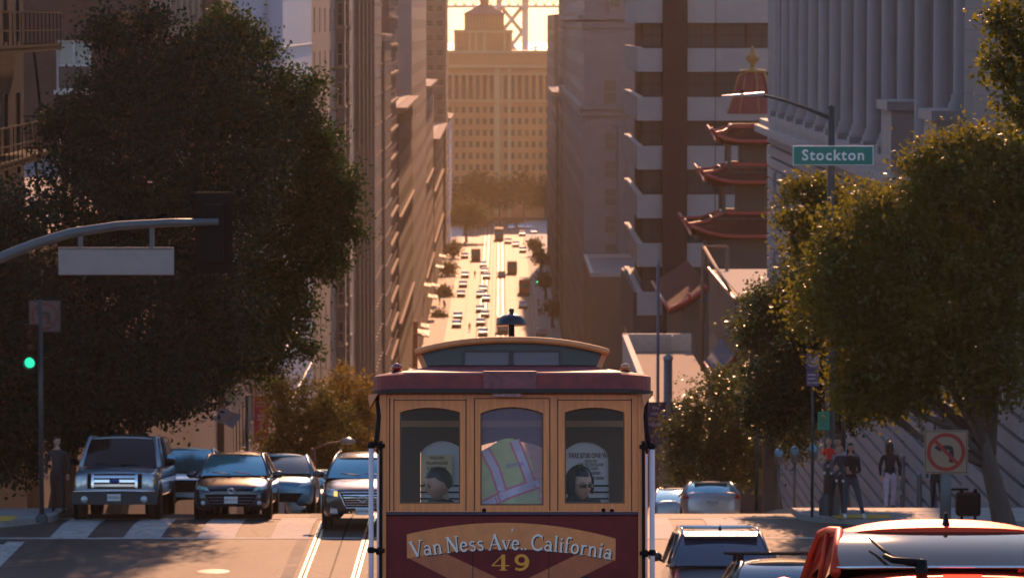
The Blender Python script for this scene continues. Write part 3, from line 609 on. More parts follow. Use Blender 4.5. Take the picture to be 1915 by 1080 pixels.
# ------------------------------------------------------------------ trees
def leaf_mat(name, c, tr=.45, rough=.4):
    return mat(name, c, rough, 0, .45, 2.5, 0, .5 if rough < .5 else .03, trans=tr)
def tree(label, base, th, lean, blobs, n, ls, lm, group=None, tr=.22, seed=0, bark=None, clump=.3, name="street_tree", sub=48):
    r = np.random.default_rng(seed+11); rr = random.Random(seed)
    bark = bark or mat("grey_bark", (.075, .06, .05), .85, var=.3, scale=6, bump=.5, aniso_z=.25)
    root = empty(name, base, label, "tree", group)
    top = Vector((lean[0], lean[1], th)); b = MB()
    pts = [Vector((0, 0, -.3)), Vector((0, 0, 0)), top*.35+Vector((rr.uniform(-.1, .1), .05, 0)), top*.7+Vector((rr.uniform(-.12, .12), 0, 0)), top]
    b.tube(pts, [tr*1.6, tr*1.35, tr, tr*.85, tr*.7], 10)
    for (cx, cy, cz, rx, ry, rz) in blobs:
        e = Vector((cx, cy, cz)); st = top*rr.uniform(.62, .98); mid = (st+e)*.5+Vector((rr.uniform(-.25, .25), rr.uniform(-.25, .25), -.15))
        b.tube([st, mid, e], [tr*.5, tr*.32, tr*.14], 7)
        for k in range(5):
            d = Vector((rr.gauss(0, 1), rr.gauss(0, 1), rr.gauss(0, .8))).normalized(); q = e+Vector((d.x*rx, d.y*ry, d.z*rz))*.8
            b.tube([mid.lerp(e, .6), (mid.lerp(e, .6)+q)*.5+Vector((0, 0, .08)), q], [tr*.2, tr*.12, tr*.04], 5)
    b.build("trunk", bark, root)
    vol = np.array([q[3]*q[4]+q[4]*q[5]+q[3]*q[5] for q in blobs]); vol = vol/vol.sum()
    nc = max(20, n//sub); which = r.choice(len(blobs), nc, p=vol); B = np.array(blobs)[which]
    d = r.normal(size=(nc, 3)); d /= np.linalg.norm(d, axis=1)[:, None]
    rad = (r.uniform(.1, 1.0, nc)**.42)*r.uniform(.72, 1.22, nc)
    cc = B[:, :3]+d*B[:, 3:6]*rad[:, None]
    k = r.integers(0, nc, n); P = cc[k]+r.normal(size=(n, 3))*clump*np.array([1, 1, .7])*r.uniform(.5, 1.3, nc)[k][:, None]
    sz = ls*r.uniform(.6, 1.35, n)
    a = r.normal(size=(n, 3)); a[:, 2] -= .3; a /= np.linalg.norm(a, axis=1)[:, None]
    c = np.cross(a, r.normal(size=(n, 3))); c /= np.linalg.norm(c, axis=1)[:, None]
    nrm = np.cross(a, c)
    V = np.stack([P, P+a*sz[:, None]*.5+c*sz[:, None]*.27+nrm*sz[:, None]*.06, P+a*sz[:, None], P+a*sz[:, None]*.5-c*sz[:, None]*.27+nrm*sz[:, None]*.06], 1).reshape(-1, 3)
    me = bpy.data.meshes.new("crown"); me.vertices.add(4*n); me.vertices.foreach_set("co", V.ravel().astype(np.float32))
    me.loops.add(4*n); me.loops.foreach_set("vertex_index", np.arange(4*n, dtype=np.int32)); me.polygons.add(n)
    me.polygons.foreach_set("loop_start", np.arange(0, 4*n, 4, dtype=np.int32)); me.polygons.foreach_set("loop_total", np.full(n, 4, np.int32))
    me.update(calc_edges=True); me.validate(); me.materials.append(lm)
    o = bpy.data.objects.new("crown", me); col.objects.link(o); o.parent = root
    return root
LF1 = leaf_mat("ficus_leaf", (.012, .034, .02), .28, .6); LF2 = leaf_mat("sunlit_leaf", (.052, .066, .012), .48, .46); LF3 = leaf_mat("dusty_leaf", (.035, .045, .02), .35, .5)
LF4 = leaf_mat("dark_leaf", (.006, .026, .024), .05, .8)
def blob(base, px, py, rpx, rpy, Y, ry=None):       # one lobe of a crown, given where it stands
    p = at(px, py, Y); s = Y/FPX
    return (p.x-base[0], Y-base[1], p.z-base[2], rpx*s, ry or (rpx*s*.9), rpy*s)
def gb(x, Y, dz=.14): return (x, Y, gz(Y)+dz)
# left big crowns
B = gb(-10.9, 101)
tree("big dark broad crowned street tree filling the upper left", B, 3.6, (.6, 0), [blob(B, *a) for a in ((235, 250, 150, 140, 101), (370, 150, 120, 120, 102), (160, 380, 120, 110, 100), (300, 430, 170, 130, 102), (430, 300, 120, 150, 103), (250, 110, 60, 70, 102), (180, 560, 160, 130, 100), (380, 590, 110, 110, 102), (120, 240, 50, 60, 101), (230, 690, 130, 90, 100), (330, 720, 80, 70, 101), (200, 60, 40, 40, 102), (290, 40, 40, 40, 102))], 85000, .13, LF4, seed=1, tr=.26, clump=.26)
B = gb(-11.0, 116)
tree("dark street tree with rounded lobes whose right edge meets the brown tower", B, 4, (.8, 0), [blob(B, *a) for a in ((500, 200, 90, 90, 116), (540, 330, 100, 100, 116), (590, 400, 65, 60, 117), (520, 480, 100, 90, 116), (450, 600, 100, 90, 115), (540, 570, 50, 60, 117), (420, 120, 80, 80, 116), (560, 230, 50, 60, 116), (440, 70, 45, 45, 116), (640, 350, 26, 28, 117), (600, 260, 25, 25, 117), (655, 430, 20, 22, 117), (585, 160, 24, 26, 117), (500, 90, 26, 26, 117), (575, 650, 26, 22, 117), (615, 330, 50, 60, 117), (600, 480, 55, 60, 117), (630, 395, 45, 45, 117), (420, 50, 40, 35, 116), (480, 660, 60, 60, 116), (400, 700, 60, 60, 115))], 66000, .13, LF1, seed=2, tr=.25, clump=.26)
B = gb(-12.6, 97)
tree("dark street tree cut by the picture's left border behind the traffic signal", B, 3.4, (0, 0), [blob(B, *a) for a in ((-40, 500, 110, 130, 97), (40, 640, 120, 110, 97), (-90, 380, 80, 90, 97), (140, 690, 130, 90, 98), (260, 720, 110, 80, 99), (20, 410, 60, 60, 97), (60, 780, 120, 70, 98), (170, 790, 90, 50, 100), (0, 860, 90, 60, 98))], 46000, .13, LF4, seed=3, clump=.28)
B = gb(-10.8, 190)
tree("low bronze green tree below the crest left of the amber lit one", B, 4.5, (.2, 0), [blob(B, *a) for a in ((560, 770, 70, 70, 190), (530, 840, 60, 60, 190), (610, 810, 60, 80, 190), (580, 880, 80, 60, 190), (520, 730, 30, 30, 190))], 20000, .16, LF3, seed=4, clump=.3)
B = gb(-9.9, 228)
tree("amber lit round tree just left of the cable car's roof", B, 5, (0, 0), [blob(B, *a) for a in ((650, 740, 45, 50, 228), (675, 790, 50, 60, 228), (630, 800, 50, 60, 228), (680, 860, 45, 60, 228), (625, 870, 60, 60, 228))], 20000, .18, leaf_mat("amber_leaf", (.07, .06, .018), .45, .5), seed=5, clump=.3)
# right side
B = gb(7.5, 140)
tree("glinting sidewalk tree under the beige shop beside the purple banners", B, 3, (-.1, 0), [blob(B, *a) for a in ((1330, 780, 70, 70, 140), (1300, 860, 75, 60, 140), (1390, 840, 60, 80, 140), (1400, 740, 60, 50, 139), (1270, 810, 35, 40, 140), (1345, 715, 30, 25, 140))], 24000, .12, leaf_mat("glossy_leaf", (.03, .05, .02), .35, .36), seed=6, clump=.22)
B = gb(7.6, 113)
tree("slim sidewalk tree between the pagoda building and the corner tree", B, 3.6, (-.1, 0), [blob(B, *a) for a in ((1480, 600, 80, 70, 113), (1440, 680, 60, 70, 113), (1500, 740, 80, 70, 112), (1430, 560, 30, 30, 113), (1520, 520, 60, 60, 113), (1480, 810, 50, 50, 112), (1400, 620, 30, 25, 113))], 30000, .12, leaf_mat("glossy_leaf", (.03, .05, .02), .35, .36), seed=7, clump=.24)
B = gb(8.4, 99)
tree("thin tree with loose twigs poking up beside the green street name sign", B, 5, (-.3, 0), [blob(B, *a) for a in ((1510, 350, 38, 28, 99), (1475, 400, 30, 30, 99), (1550, 370, 40, 40, 99), (1540, 440, 70, 50, 99))], 6500, .13, LF2, seed=8, clump=.2, tr=.12)
B = gb(8.0, 98)
tree("dense dark tree spreading over the family at the corner", B, 3.6, (0, 0), [blob(B, *a) for a in ((1560, 640, 85, 80, 98), (1480, 700, 60, 60, 98), (1610, 700, 65, 55, 98), (1545, 745, 60, 45, 98), (1440, 760, 45, 50, 98), (1590, 770, 30, 30, 98), (1650, 735, 40, 30, 98), (1540, 560, 50, 50, 98))], 34000, .13, leaf_mat("shade_leaf", (.012, .028, .018), .12, .6), seed=12, clump=.24, tr=.17)  # shade under the corner crown is put into this darker leaf colour
B = (at(1885, 968, 88).x, 88, gz(90)+.14)
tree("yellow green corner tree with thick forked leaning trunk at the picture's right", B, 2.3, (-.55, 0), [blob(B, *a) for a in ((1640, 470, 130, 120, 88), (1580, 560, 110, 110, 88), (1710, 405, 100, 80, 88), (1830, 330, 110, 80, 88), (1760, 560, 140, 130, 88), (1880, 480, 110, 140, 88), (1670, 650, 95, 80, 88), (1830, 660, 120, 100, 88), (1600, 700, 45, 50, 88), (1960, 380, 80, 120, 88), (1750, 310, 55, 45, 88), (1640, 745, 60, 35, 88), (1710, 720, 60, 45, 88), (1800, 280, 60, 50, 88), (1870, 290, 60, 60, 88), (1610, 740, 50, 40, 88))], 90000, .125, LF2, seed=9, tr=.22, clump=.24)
B = (8.2, 46, gz(46)+.14)
tree("near tree whose leafy bough hangs in at the upper right corner", B, 4.6, (0, 0), [blob(B, *a) for a in ((1920, 40, 65, 70, 46), (1905, 150, 55, 50, 46), (1930, 215, 45, 40, 46), (2080, 60, 130, 150, 46), (1862, 110, 26, 22, 46), (1875, 190, 22, 18, 46), (1868, 30, 24, 22, 46), (2100, -120, 150, 120, 46))], 16000, .085, LF2, seed=10, clump=.12, tr=.14, sub=14)
# far street trees
def ftree(px, Y, py, rpx, rpy, lab, seed, n=2500, lm=None, grp="far street trees in the haze"):
    X = (px-935)*Y/FPX; B = gb(X, Y); s = Y/FPX; z = at(px, py, Y).z
    tree(lab, B, max(1.5, z-B[2]-rpy*s*.5), (0, 0), [(0, 0, z-B[2], rpx*s*.8, rpx*s*.8, rpy*s*.8), (rpx*s*.4, 0, z-B[2]-rpy*s*.3, rpx*s*.6, rpx*s*.6, rpy*s*.6), (-rpx*s*.4, 0, z-B[2]-rpy*s*.2, rpx*s*.6, rpx*s*.6, rpy*s*.6)], n, .55, lm or LF3, grp, seed=seed, clump=.5, tr=.3, sub=12)
ftree(872, 1075, 398, 44, 36, "round amber tree at the far left end of the street", 21, 7000)
for i, (px, py, rx, ry) in enumerate(((845, 365, 30, 40), (890, 345, 32, 40), (935, 355, 34, 42), (980, 350, 32, 45), (1020, 360, 30, 40))):
    ftree(px, 1178+i*3, py, rx, ry, ["leftmost hazy tree before the tan landmark", "second hazy tree from the left before the tan landmark", "middle hazy tree before the tan landmark", "fourth hazy tree from the left before the tan landmark", "rightmost hazy tree before the tan landmark"][i], 30+i, 4500)
for i, (px, Y, py) in enumerate(((848, 1000, 462), (838, 930, 500), (830, 860, 545), (822, 800, 590), (1000, 1010, 455), (1012, 930, 480), (1020, 850, 520), (1034, 770, 575))):
    ftree(px, Y, py, 14, 18, ("small street tree on the far %s sidewalk, number %s from the near end" % (("sunlit", ["fourth", "third", "second", "first"][i]) if i < 4 else ("shaded", ["fourth", "third", "second", "first"][i-4]))).replace("number ", ""), 50+i, 1200)
# ------------------------------------------------------------------ vehicles
from mathutils.bvhtree import BVHTree
M_tyre = mat("tyre_rubber", (.018, .018, .02), .8, var=.1)
M_rim = mat("alloy_rim", (.45, .45, .47), .3, .9, var=.05)
M_cglass = mat("sky_teal_glass", (.10, .34, .40), .06, .6, .04, 1, 0, 1.0, coat=1.0)  # teal of the reflected sky is put into the glass colour
M_trim = mat("black_trim", (.006, .008, .01), .5, var=.1, spec=.1)
M_chrome = mat("chrome", (.75, .76, .78), .12, 1.0, var=.03)
M_lamp = mat("headlamp_lens", (.5, .55, .58), .1, .3, .04, 1, 0, .9, coat=1)
M_tail = mat("tail_lamp_red", (.35, .015, .01), .2, 0, .04, 1, 0, .6, coat=1)
M_plate = mat("plate_white", (.6, .6, .58), .5, var=.05)
M_amber = mat("amber_lens", (.7, .3, .03), .3, coat=1)
def paint(name, c, metal=.35): return mat(name, c, .3, metal, .04, 2, 0, .6, coat=1.0)
def carbody(par, st, pm, boxy=.0, sub=2, name="body"):
    m = MB(); m.smooth = True; rows = []
    for (y, zt, zb, hw) in st:
        r = 1-.5*boxy
        half = [(0, zt+.03), (.5*hw, zt+.02), (.84*hw, zt-.015*r), (.95*hw, zt-.07*r), (.985*hw, zt-.16), (hw, zb+(zt-zb)*.5), (.99*hw, zb+.16), (.93*hw, zb+.01), (.6*hw, zb)]
        rows.append([(-x, y, z) for x, z in half[::-1]]+[(x, y, z) for x, z in half[1:]])
    m.grid(rows); n = len(rows[0])
    m._add(rows[0], [tuple(range(n))]); m._add(rows[-1], [tuple(range(n))[::-1]])
    o = m.build(name, pm, par, sub=sub)
    bm = bmesh.new(); bm.from_mesh(o.data); bmesh.ops.remove_doubles(bm, verts=bm.verts, dist=1e-4); bmesh.ops.recalc_face_normals(bm, faces=bm.faces); bm.to_mesh(o.data); bm.free()
    bpy.context.view_layer.update(); dg = bpy.context.evaluated_depsgraph_get(); ev = o.evaluated_get(dg); me = ev.to_mesh()
    bv = BVHTree.FromPolygons([v.co.copy() for v in me.vertices], [tuple(p.vertices) for p in me.polygons]); ev.to_mesh_clear()
    return o, bv
def patch(par, bv, corners, face, mt, name, off=.012, n=6, thick=.0):
    """a panel that follows the body: corners (a,b) seen from 'f' front, 'r' rear"""
    m = MB(); m.smooth = True; rows = []
    A, B_, C_, D = [Vector(c) for c in corners]; dirv = Vector((0, 1, 0)) if face == 'f' else Vector((0, -1, 0)); y0 = -5 if face == 'f' else 12
    for i in range(n+1):
        row = []
        for j in range(n+1):
            p = A.lerp(B_, j/n).lerp(D.lerp(C_, j/n), i/n); h = bv.ray_cast(Vector((p.x, y0, p.y)), dirv)[0]
            yy = h.y if h else (row[-1][1] if row else (rows[-1][j][1] if rows else (0 if face == 'f' else 4.4)))
            row.append((p.x, yy-dirv.y*off, p.y))
        rows.append(row)
    m.grid(rows)
    back = [[(p[0], p[1]+dirv.y*(off+.02), p[2]) for p in r] for r in rows]
    for a, b in ((rows[0], back[0]), (rows[-1], back[-1]), ([r[0] for r in rows], [r[0] for r in back]), ([r[-1] for r in rows], [r[-1] for r in back])): m.grid([a, b])
    return m.build(name, mt, par)
def bez(p0, p1, n, bulge, bx=0):
    return [Vector(p0).lerp(Vector(p1), i/n) for i in range(n+1)]
def greenhouse(par, wb, wr, zb, zr, y0, y1, y2, y3, pm, gl=None, rear=True, pil=.04, bul=.12, mid=True, roofname="roof", zb2=None, crown=.045):
    gl = gl or M_cglass; zb2 = zb2 or zb; n = 8
    def screen(ya, yb, za, zb_, name, s):
        m = MB(); m.smooth = True; rows = []
        for i in range(5):
            t = i/4; w = wb+(wr-wb)*t; rows.append([(w*(j/n*2-1), ya+(yb-ya)*t-s*bul*(1-(j/n*2-1)**2)*1.0, za+(zb_-za)*t+.03*math.sin(t*3.14)) for j in range(n+1)])
        m.grid(rows); return m.build(name, gl, par)
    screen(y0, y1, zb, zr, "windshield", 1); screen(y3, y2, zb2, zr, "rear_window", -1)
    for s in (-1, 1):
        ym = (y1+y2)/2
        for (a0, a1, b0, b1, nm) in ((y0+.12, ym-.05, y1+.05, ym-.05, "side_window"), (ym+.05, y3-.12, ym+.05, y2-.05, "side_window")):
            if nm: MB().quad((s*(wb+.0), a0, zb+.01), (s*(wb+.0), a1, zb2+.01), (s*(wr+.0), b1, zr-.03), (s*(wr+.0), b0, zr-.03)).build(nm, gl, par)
    m = MB(); m.smooth = True; rows = []
    for i in range(9):
        t = i/8; y = y1-.04+(y2-y1+.08)*t; w = wr*(1.0-.03*abs(t*2-1)**2); cr = crown*(1-abs(t*2-1)**2.5)
        rows.append([(w*u, y-(bul*(1-u*u) if i == 0 else (-bul*(1-u*u) if i == 8 else 0))*.8, zr+cr*(1-abs(u)**3)+.03*(1-u*u)-.02*abs(u)**6) for u in [k/6-1 for k in range(13)]])
    m.grid(rows); low = [[(p[0], p[1], p[2]-.035) for p in r] for r in (rows[0], rows[-1])]; m.grid([rows[0], low[0]]); m.grid([rows[-1], low[1]])
    for k in (0, -1): m.grid([[r[k] for r in rows], [(r[k][0], r[k][1], r[k][2]-.05) for r in rows]])
    m.build(roofname, pm, par)
    m = MB()
    for s in (-1, 1):
        m.tube([(s*(wb+.01), y0-.02, zb-.03), (s*(wb*.35+wr*.65+.012), y0+(y1-y0)*.62, zb+(zr-zb)*.63), (s*wr, y1, zr+.0), (s*(wr+.005), (y1+y2)/2, zr+.02), (s*wr, y2, zr), (s*(wb+.01), y3+.02, zb2-.03)], [pil*1.2, pil, pil, pil*.8, pil*1.0, pil*1.2], 8)
        if mid: m.tube([(s*(wb+.005), (y1+y2)/2, zb-.02), (s*(wr+.005), (y1+y2)/2, zr)], pil*.8, 6)
    po = m.build("pillar", pm, par)
def wheels(par, W, ys_, r=.33, tw=.22):
    for y in ys_:
        for s in (-1, 1):
            m = MB(); x = s*(W/2-.0); a = [(0, x-s*tw), (r*.9, x-s*tw), (r, x-s*tw*.85), (r, x-s*.05), (r*.93, x-s*.01), (r*.68, x), (r*.66, x-s*.04)]
            m.lathe(a, (0, y, r), 24, 'x'); t = m.build("tyre", M_tyre, par)
            q = MB(); q.lathe([(r*.67, x-s*.03), (r*.62, x-s*.015), (r*.5, x-s*.05), (0, x-s*.04)], (0, y, r), 24, 'x')
            for k in range(7):
                an = k*2*math.pi/7; q.box(-.012, .012, -.03, .03, .05, r*.63, Matrix.Translation((x-s*.015, y, r)) @ Matrix.Rotation(an, 4, 'X'))
            o = q.build("rim", M_rim, t)
            d = MB(); d.lathe([(0, x+s*.004), (r*1.17, x+s*.004), (r*1.17, x-s*.1)], (0, y, r*1.02), 24, 'x'); d.build("arch_shade_disc", M_trim, par)  # black disc stands for the shade inside the wheel arch
def mirror(par, x, y, z, s, pm):
    m = MB(); m.smooth = True
    m.lathe([(0, 0), (.07, .01), (.1, .05), (.105, .1), (.09, .14), (.02, .15)], (0, 0, 0), 12, 'y', Matrix.Translation((x+s*.14, y, z)) @ Matrix.Diagonal((1.25, 1, .85, 1))); m.tube([(x, y+.08, z-.08), (x+s*.1, y+.08, z-.04)], .025, 6)
    m.build("wing_mirror", pm, par)
def plate(par, y, z, txt, s=1):
    m = MB(); m.box(-.155, .155, y-.012, y+.012, z-.078, z+.078); o = m.build("license_plate", M_plate, par, bevel=.006)
    T = Matrix.Translation((0, y-s*.016, z)) @ (RX if s == 1 else Matrix.Rotation(math.pi, 4, 'Z') @ RX)
    text_mesh(txt, "plate_number", mat("plate_ink", (.03, .03, .12), .5), o, .085, .001, 0, xform=T)
def place_car(o, px, Y, heading=0, py=960, lift=0):
    o.location = (at(px, py, Y).x, Y, gz(Y+2 if heading == 0 else Y-0)+lift)
def carroot(name, label, px, Y, L, face, cat, py=960):
    """face 'f': front towards the camera at Y; 'r': rear towards the camera at Y"""
    X = at(px, py, Y).x; s = math.atan((gz(Y+L-.6)-gz(Y+.6))/(L-1.2)); z = gz(Y+.8)-.8*math.tan(s)
    o = empty(name, (X, Y, z+.012), label, cat)
    if face == 'f': o.rotation_euler = (s, 0, 0)
    else:
        o.rotation_euler = (Matrix.Rotation(s, 4, 'X') @ Matrix.Rotation(math.pi, 4, 'Z')).to_euler(); v = Matrix.Rotation(s, 4, 'X') @ Vector((0, L, 0)); o.location = o.location+v
    return o
ST_SEDAN = [(0, .58, .40, .55), (.02, .66, .28, .70), (.12, .74, .2, .82), (.4, .83, .18, .88), (1.0, .93, .2, .89), (1.5, .97, .2, .89), (2.6, .97, .2, .89), (3.6, 1.0, .22, .89), (4.1, 1.02, .24, .87), (4.45, .99, .3, .83), (4.56, .88, .36, .76), (4.6, .7, .42, .64)]
def scale_st(st, L, W, dz=0, zmul=1): return [(y*L/4.6, zt*zmul+dz, zb+dz*.3, hw*W/1.78) for y, zt, zb, hw in st]
def wipers(par, zb, y0, w, s=1):
    m = MB()
    for a, b in ((-.1, -.62), (.5, .02)): m.tube([(a*w, y0-.02-(.10)*s, zb+.03), (b*w, y0+.0-.09*s, zb+.08)], .012, 5)
    m.build("wiper", M_trim, par)
# pickup
P = carroot("pickup_truck", "pale blue grey pickup truck with a chrome barred grille waiting at the crosswalk", 214, 92.9, 5.8, 'f', "pickup truck")
pm = paint("pickup_blue_grey", (.2, .27, .33), .4)
st = [(0, .92, .42, .72), (.03, 1.02, .4, .88), (.12, 1.1, .38, .95), (.5, 1.16, .4, .98), (1.4, 1.2, .42, .99), (2.5, 1.2, .42, .99), (5.5, 1.22, .45, .99), (5.75, 1.2, .5, .97), (5.8, 1.0, .55, .9)]
o, bv = carbody(P, st, pm, boxy=.8)
greenhouse(P, .9, .76, 1.2, 1.86, 1.35, 2.0, 3.5, 3.75, pm, gl=mat("dark_windshield", (.006, .01, .012), .06, 0, .04, 1, 0, .45), pil=.05)
m = MB(); m.hexa([(-.9, 3.85, 1.2), (.9, 3.85, 1.2), (.9, 5.7, 1.2), (-.9, 5.7, 1.2), (-.78, 3.9, 1.88), (.78, 3.9, 1.88), (.78, 5.6, 1.85), (-.78, 5.6, 1.85)]); m.build("camper_shell", pm, P, bevel=.05)
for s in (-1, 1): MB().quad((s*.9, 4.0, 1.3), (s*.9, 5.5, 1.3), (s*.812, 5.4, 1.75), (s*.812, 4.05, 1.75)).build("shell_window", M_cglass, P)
patch(P, bv, [(-.62, .72), (.62, .72), (.62, 1.06), (-.62, 1.06)], 'f', M_trim, "grille", .02)
for i in range(3): patch(P, bv, [(-.5, .765+i*.1), (.5, .765+i*.1), (.5, .825+i*.1), (-.5, .825+i*.1)], 'f', M_chrome, "grille_bar", .045, 4)
for s in (-1, 1): patch(P, bv, [(s*.5-.03, .74), (s*.5+.03, .74), (s*.5+.03, 1.05), (s*.5-.03, 1.05)], 'f', M_chrome, "grille_bar", .05, 3)
m = MB(); m.lathe([(0, -.012), (.075, -.01), (.085, 0)], (0, 0, 0), 20, 'y', Matrix.Translation((0, -.07, .895)) @ Matrix.Diagonal((1.4, 1, .6, 1))); m.build("emblem", mat("emblem_blue", (.02, .04, .2), .3), P)
for s in (-1, 1):
    patch(P, bv, [(s*.64, .74), (s*.88, .78), (s*.9, 1.0), (s*.64, 1.02)], 'f', M_lamp, "headlight", .03)
    patch(P, bv, [(s*.88, .8), (s*.935, .82), (s*.94, .98), (s*.9, 1.0)], 'f', M_amber, "turn_signal", .03, 3)
    m = MB(); m.lathe([(0, -.02), (.07, -.01), (.08, .02)], (s*.68, -.12, .48), 14, 'y'); m.build("fog_lamp", M_lamp, P)
    mirror(P, s*.98, 1.75, 1.3, s, M_trim)
m = MB(); m.smooth = True; m.grid([[(x, -.14+.1*(x/.95)**2, z) for x in [k/5*.98 for k in range(-5, 6)]] for z in (.36, .42, .62, .66)]); m.grid([[(x, y, .66) for x in [k/5*.98 for k in range(-5, 6)]] for y in (-.1, .1)]); m.build("bumper", mat("bumper_dark", (.02, .025, .03), .45, .1), P)
m = MB(); m.tube([(-.93, -.08, .66), (-.5, -.13, .67), (0, -.15, .675), (.5, -.13, .67), (.93, -.08, .66)], .022, 6); m.build("bumper_strip", M_chrome, P)
plate(P, -.16, .52, "7M24561"); wheels(P, 1.96, (.95, 4.7), .4, .26); wipers(P, 1.2, 1.35, .9)
# silver suv behind
P = carroot("parked_suv", "silver blue sport utility vehicle half hidden between pickup and dark hatchback", 338, 100.5, 4.7, 'f', "car")
pm2 = paint("silver_blue", (.25, .32, .38), .5); o, bv = carbody(P, scale_st(ST_SEDAN, 4.7, 1.85, .12), pm2)
greenhouse(P, .84, .66, 1.08, 1.66, 1.0, 1.7, 3.6, 4.3, pm2)
for s in (-1, 1): patch(P, bv, [(s*.52, .72), (s*.82, .76), (s*.84, .94), (s*.55, .9)], 'f', M_lamp, "headlight", .02); mirror(P, s*.88, 1.3, 1.1, s, pm2); patch(P, bv, [(s*.8, .78), (s*.87, .8), (s*.87, .92), (s*.82, .92)], 'f', mat("amber_lens", (.7, .3, .03)), "turn_signal", .02, 3)
patch(P, bv, [(-.4, .55), (.4, .55), (.45, .85), (-.45, .85)], 'f', M_trim, "grille", .015); wheels(P, 1.84, (.85, 3.8), .35)
# dark hatchback (corolla shape)
P = carroot("compact_sedan", "dark compact sedan with green glinting headlights behind the crosswalk", 432, 93.2, 4.6, 'f', "car")
pm3 = paint("ink_blue_paint", (.018, .03, .045), .5); o, bv = carbody(P, scale_st(ST_SEDAN, 4.6, 1.78, .03), pm3)
greenhouse(P, .79, .62, .99, 1.44, .98, 1.75, 3.1, 4.1, pm3)
patch(P, bv, [(-.42, .30), (.42, .30), (.62, .58), (-.62, .58)], 'f', M_trim, "grille", .012)
patch(P, bv, [(-.6, .655), (.6, .655), (.55, .70), (-.55, .70)], 'f', M_trim, "upper_grille", .014)
for k in range(3): patch(P, bv, [(-.45-.04*k, .36+k*.07), (.45+.04*k, .36+k*.07), (.45+.04*k, .375+k*.07), (-.45-.04*k, .375+k*.07)], 'f', mat("grille_grey", (.08, .09, .1), .4), "grille_slat", .02, 6)
for s in (-1, 1):
    hl = patch(P, bv, [(s*.5, .655), (s*.82, .70), (s*.8, .80), (s*.56, .735)], 'f', M_lamp, "headlight", .016)
    m = MB(); m.lathe([(0, -.02), (.035, -.015), (.04, .01)], (s*.64, .03, .71), 12, 'y'); m.build("glint_spot", mat("painted_green_glint", (.05, .6, .4), .1, 0, .02, coat=1), hl)  # reflection of the green signal, put into the colour of a small spot
    m = MB(); m.lathe([(0, -.02), (.05, -.01), (.06, .03)], (s*.64, .03, .38), 14, 'y'); m.build("fog_lamp", M_lamp, P)
    mirror(P, s*.86, 1.25, 1.0, s, pm3)
def ellipse_emblem(par, y, z, a, b, mt=M_chrome, L=False):
    m = MB(); m.tube([(a*math.cos(t), y, z+b*math.sin(t)) for t in [k*math.pi/10 for k in range(21)]], a*.12, 5, cap=False)
    if L: m.tube([(a*.15, y, z+b*.75), (-a*.4, y, z-b*.45), (a*.55, y, z-b*.45)], a*.1, 5)
    else: m.tube([(a*.45*math.cos(t), y, z+b*.95*math.sin(t)) for t in [k*math.pi/8 for k in range(17)]], a*.1, 5, cap=False)
    m.build("emblem", mt, par)
ellipse_emblem(P, -.01, .66, .085, .055)
plate(P, -.035, .45, "7EVC315"); wheels(P, 1.77, (.85, 3.65), .32); wipers(P, .99, .98, .8)
m = MB(); m.box(-.25, .15, 1.35, 1.38, .62, .68)
# blue hybrid behind
P = carroot("blue_hatchback", "light blue hatchback coming over the crest between the dark sedan and the black crossover", 520, 99.5, 4.4, 'f', "car")
pm4 = paint("teal_blue_paint", (.06, .22, .32), .4); o, bv = carbody(P, scale_st(ST_SEDAN, 4.4, 1.76, .05), pm4)
greenhouse(P, .78, .6, 1.01, 1.47, .8, 1.8, 2.9, 4.1, pm4, gl=mat("dark_windshield", (.01, .015, .018)))
for s in (-1, 1): patch(P, bv, [(s*.48, .66), (s*.8, .72), (s*.8, .86), (s*.6, .78)], 'f', M_lamp, "headlight", .016); mirror(P, s*.85, 1.15, 1.0, s, pm4)
patch(P, bv, [(-.45, .3), (.45, .3), (.6, .52), (-.6, .52)], 'f', M_trim, "grille", .012); wheels(P, 1.75, (.8, 3.5), .32)
P = carroot("descending_car", "small pale teal car showing only its top in the dip left of the black crossover", 590, 112, 4.4, 'f', "car")
pm5 = paint("pale_teal", (.3, .42, .42), .3); o, bv = carbody(P, scale_st(ST_SEDAN, 4.4, 1.76, .05), pm5); greenhouse(P, .78, .6, 1.01, 1.47, .8, 1.7, 2.9, 4.1, pm5)
patch(P, bv, [(.5, .6), (.8, .65), (.8, .8), (.6, .75)], 'f', M_amber, "headlight", .016); wheels(P, 1.75, (.8, 3.5), .32)
# black crossover
P = carroot("black_crossover", "black crossover with a chrome edged grille entering the crosswalk over the rails", 678, 90.4, 4.75, 'f', "car")
pm6 = paint("black_paint", (.012, .012, .014), .3); st = scale_st(ST_SEDAN, 4.75, 1.86, .14, 1.02); o, bv = carbody(P, st, pm6)
greenhouse(P, .85, .68, 1.10, 1.50, 1.05, 1.75, 3.7, 4.4, pm6)
patch(P, bv, [(-.36, .52), (.36, .52), (.5, .82), (-.5, .82)], 'f', M_trim, "grille", .016)
for k in range(5): patch(P, bv, [(-.36-.02*k, .55+k*.055), (.36+.02*k, .55+k*.055), (.36+.02*k, .57+k*.055), (-.36-.02*k, .57+k*.055)], 'f', M_chrome, "grille_slat", .026, 6)
m = MB(); rim = [(-.37, .5), (.37, .5), (.52, .84), (-.52, .84), (-.37, .5)]
m.tube([(x, (bv.ray_cast(Vector((x, -5, z)), Vector((0, 1, 0)))[0] or Vector((0, 0, 0))).y-.025, z) for (a, b) in zip(rim, rim[1:]) for (x, z) in [(a[0]+(b[0]-a[0])*t/5, a[1]+(b[1]-a[1])*t/5) for t in range(6)]], .016, 6); m.build("grille_surround", M_chrome, P)
ellipse_emblem(P, -.03, .7, .09, .065, L=True)
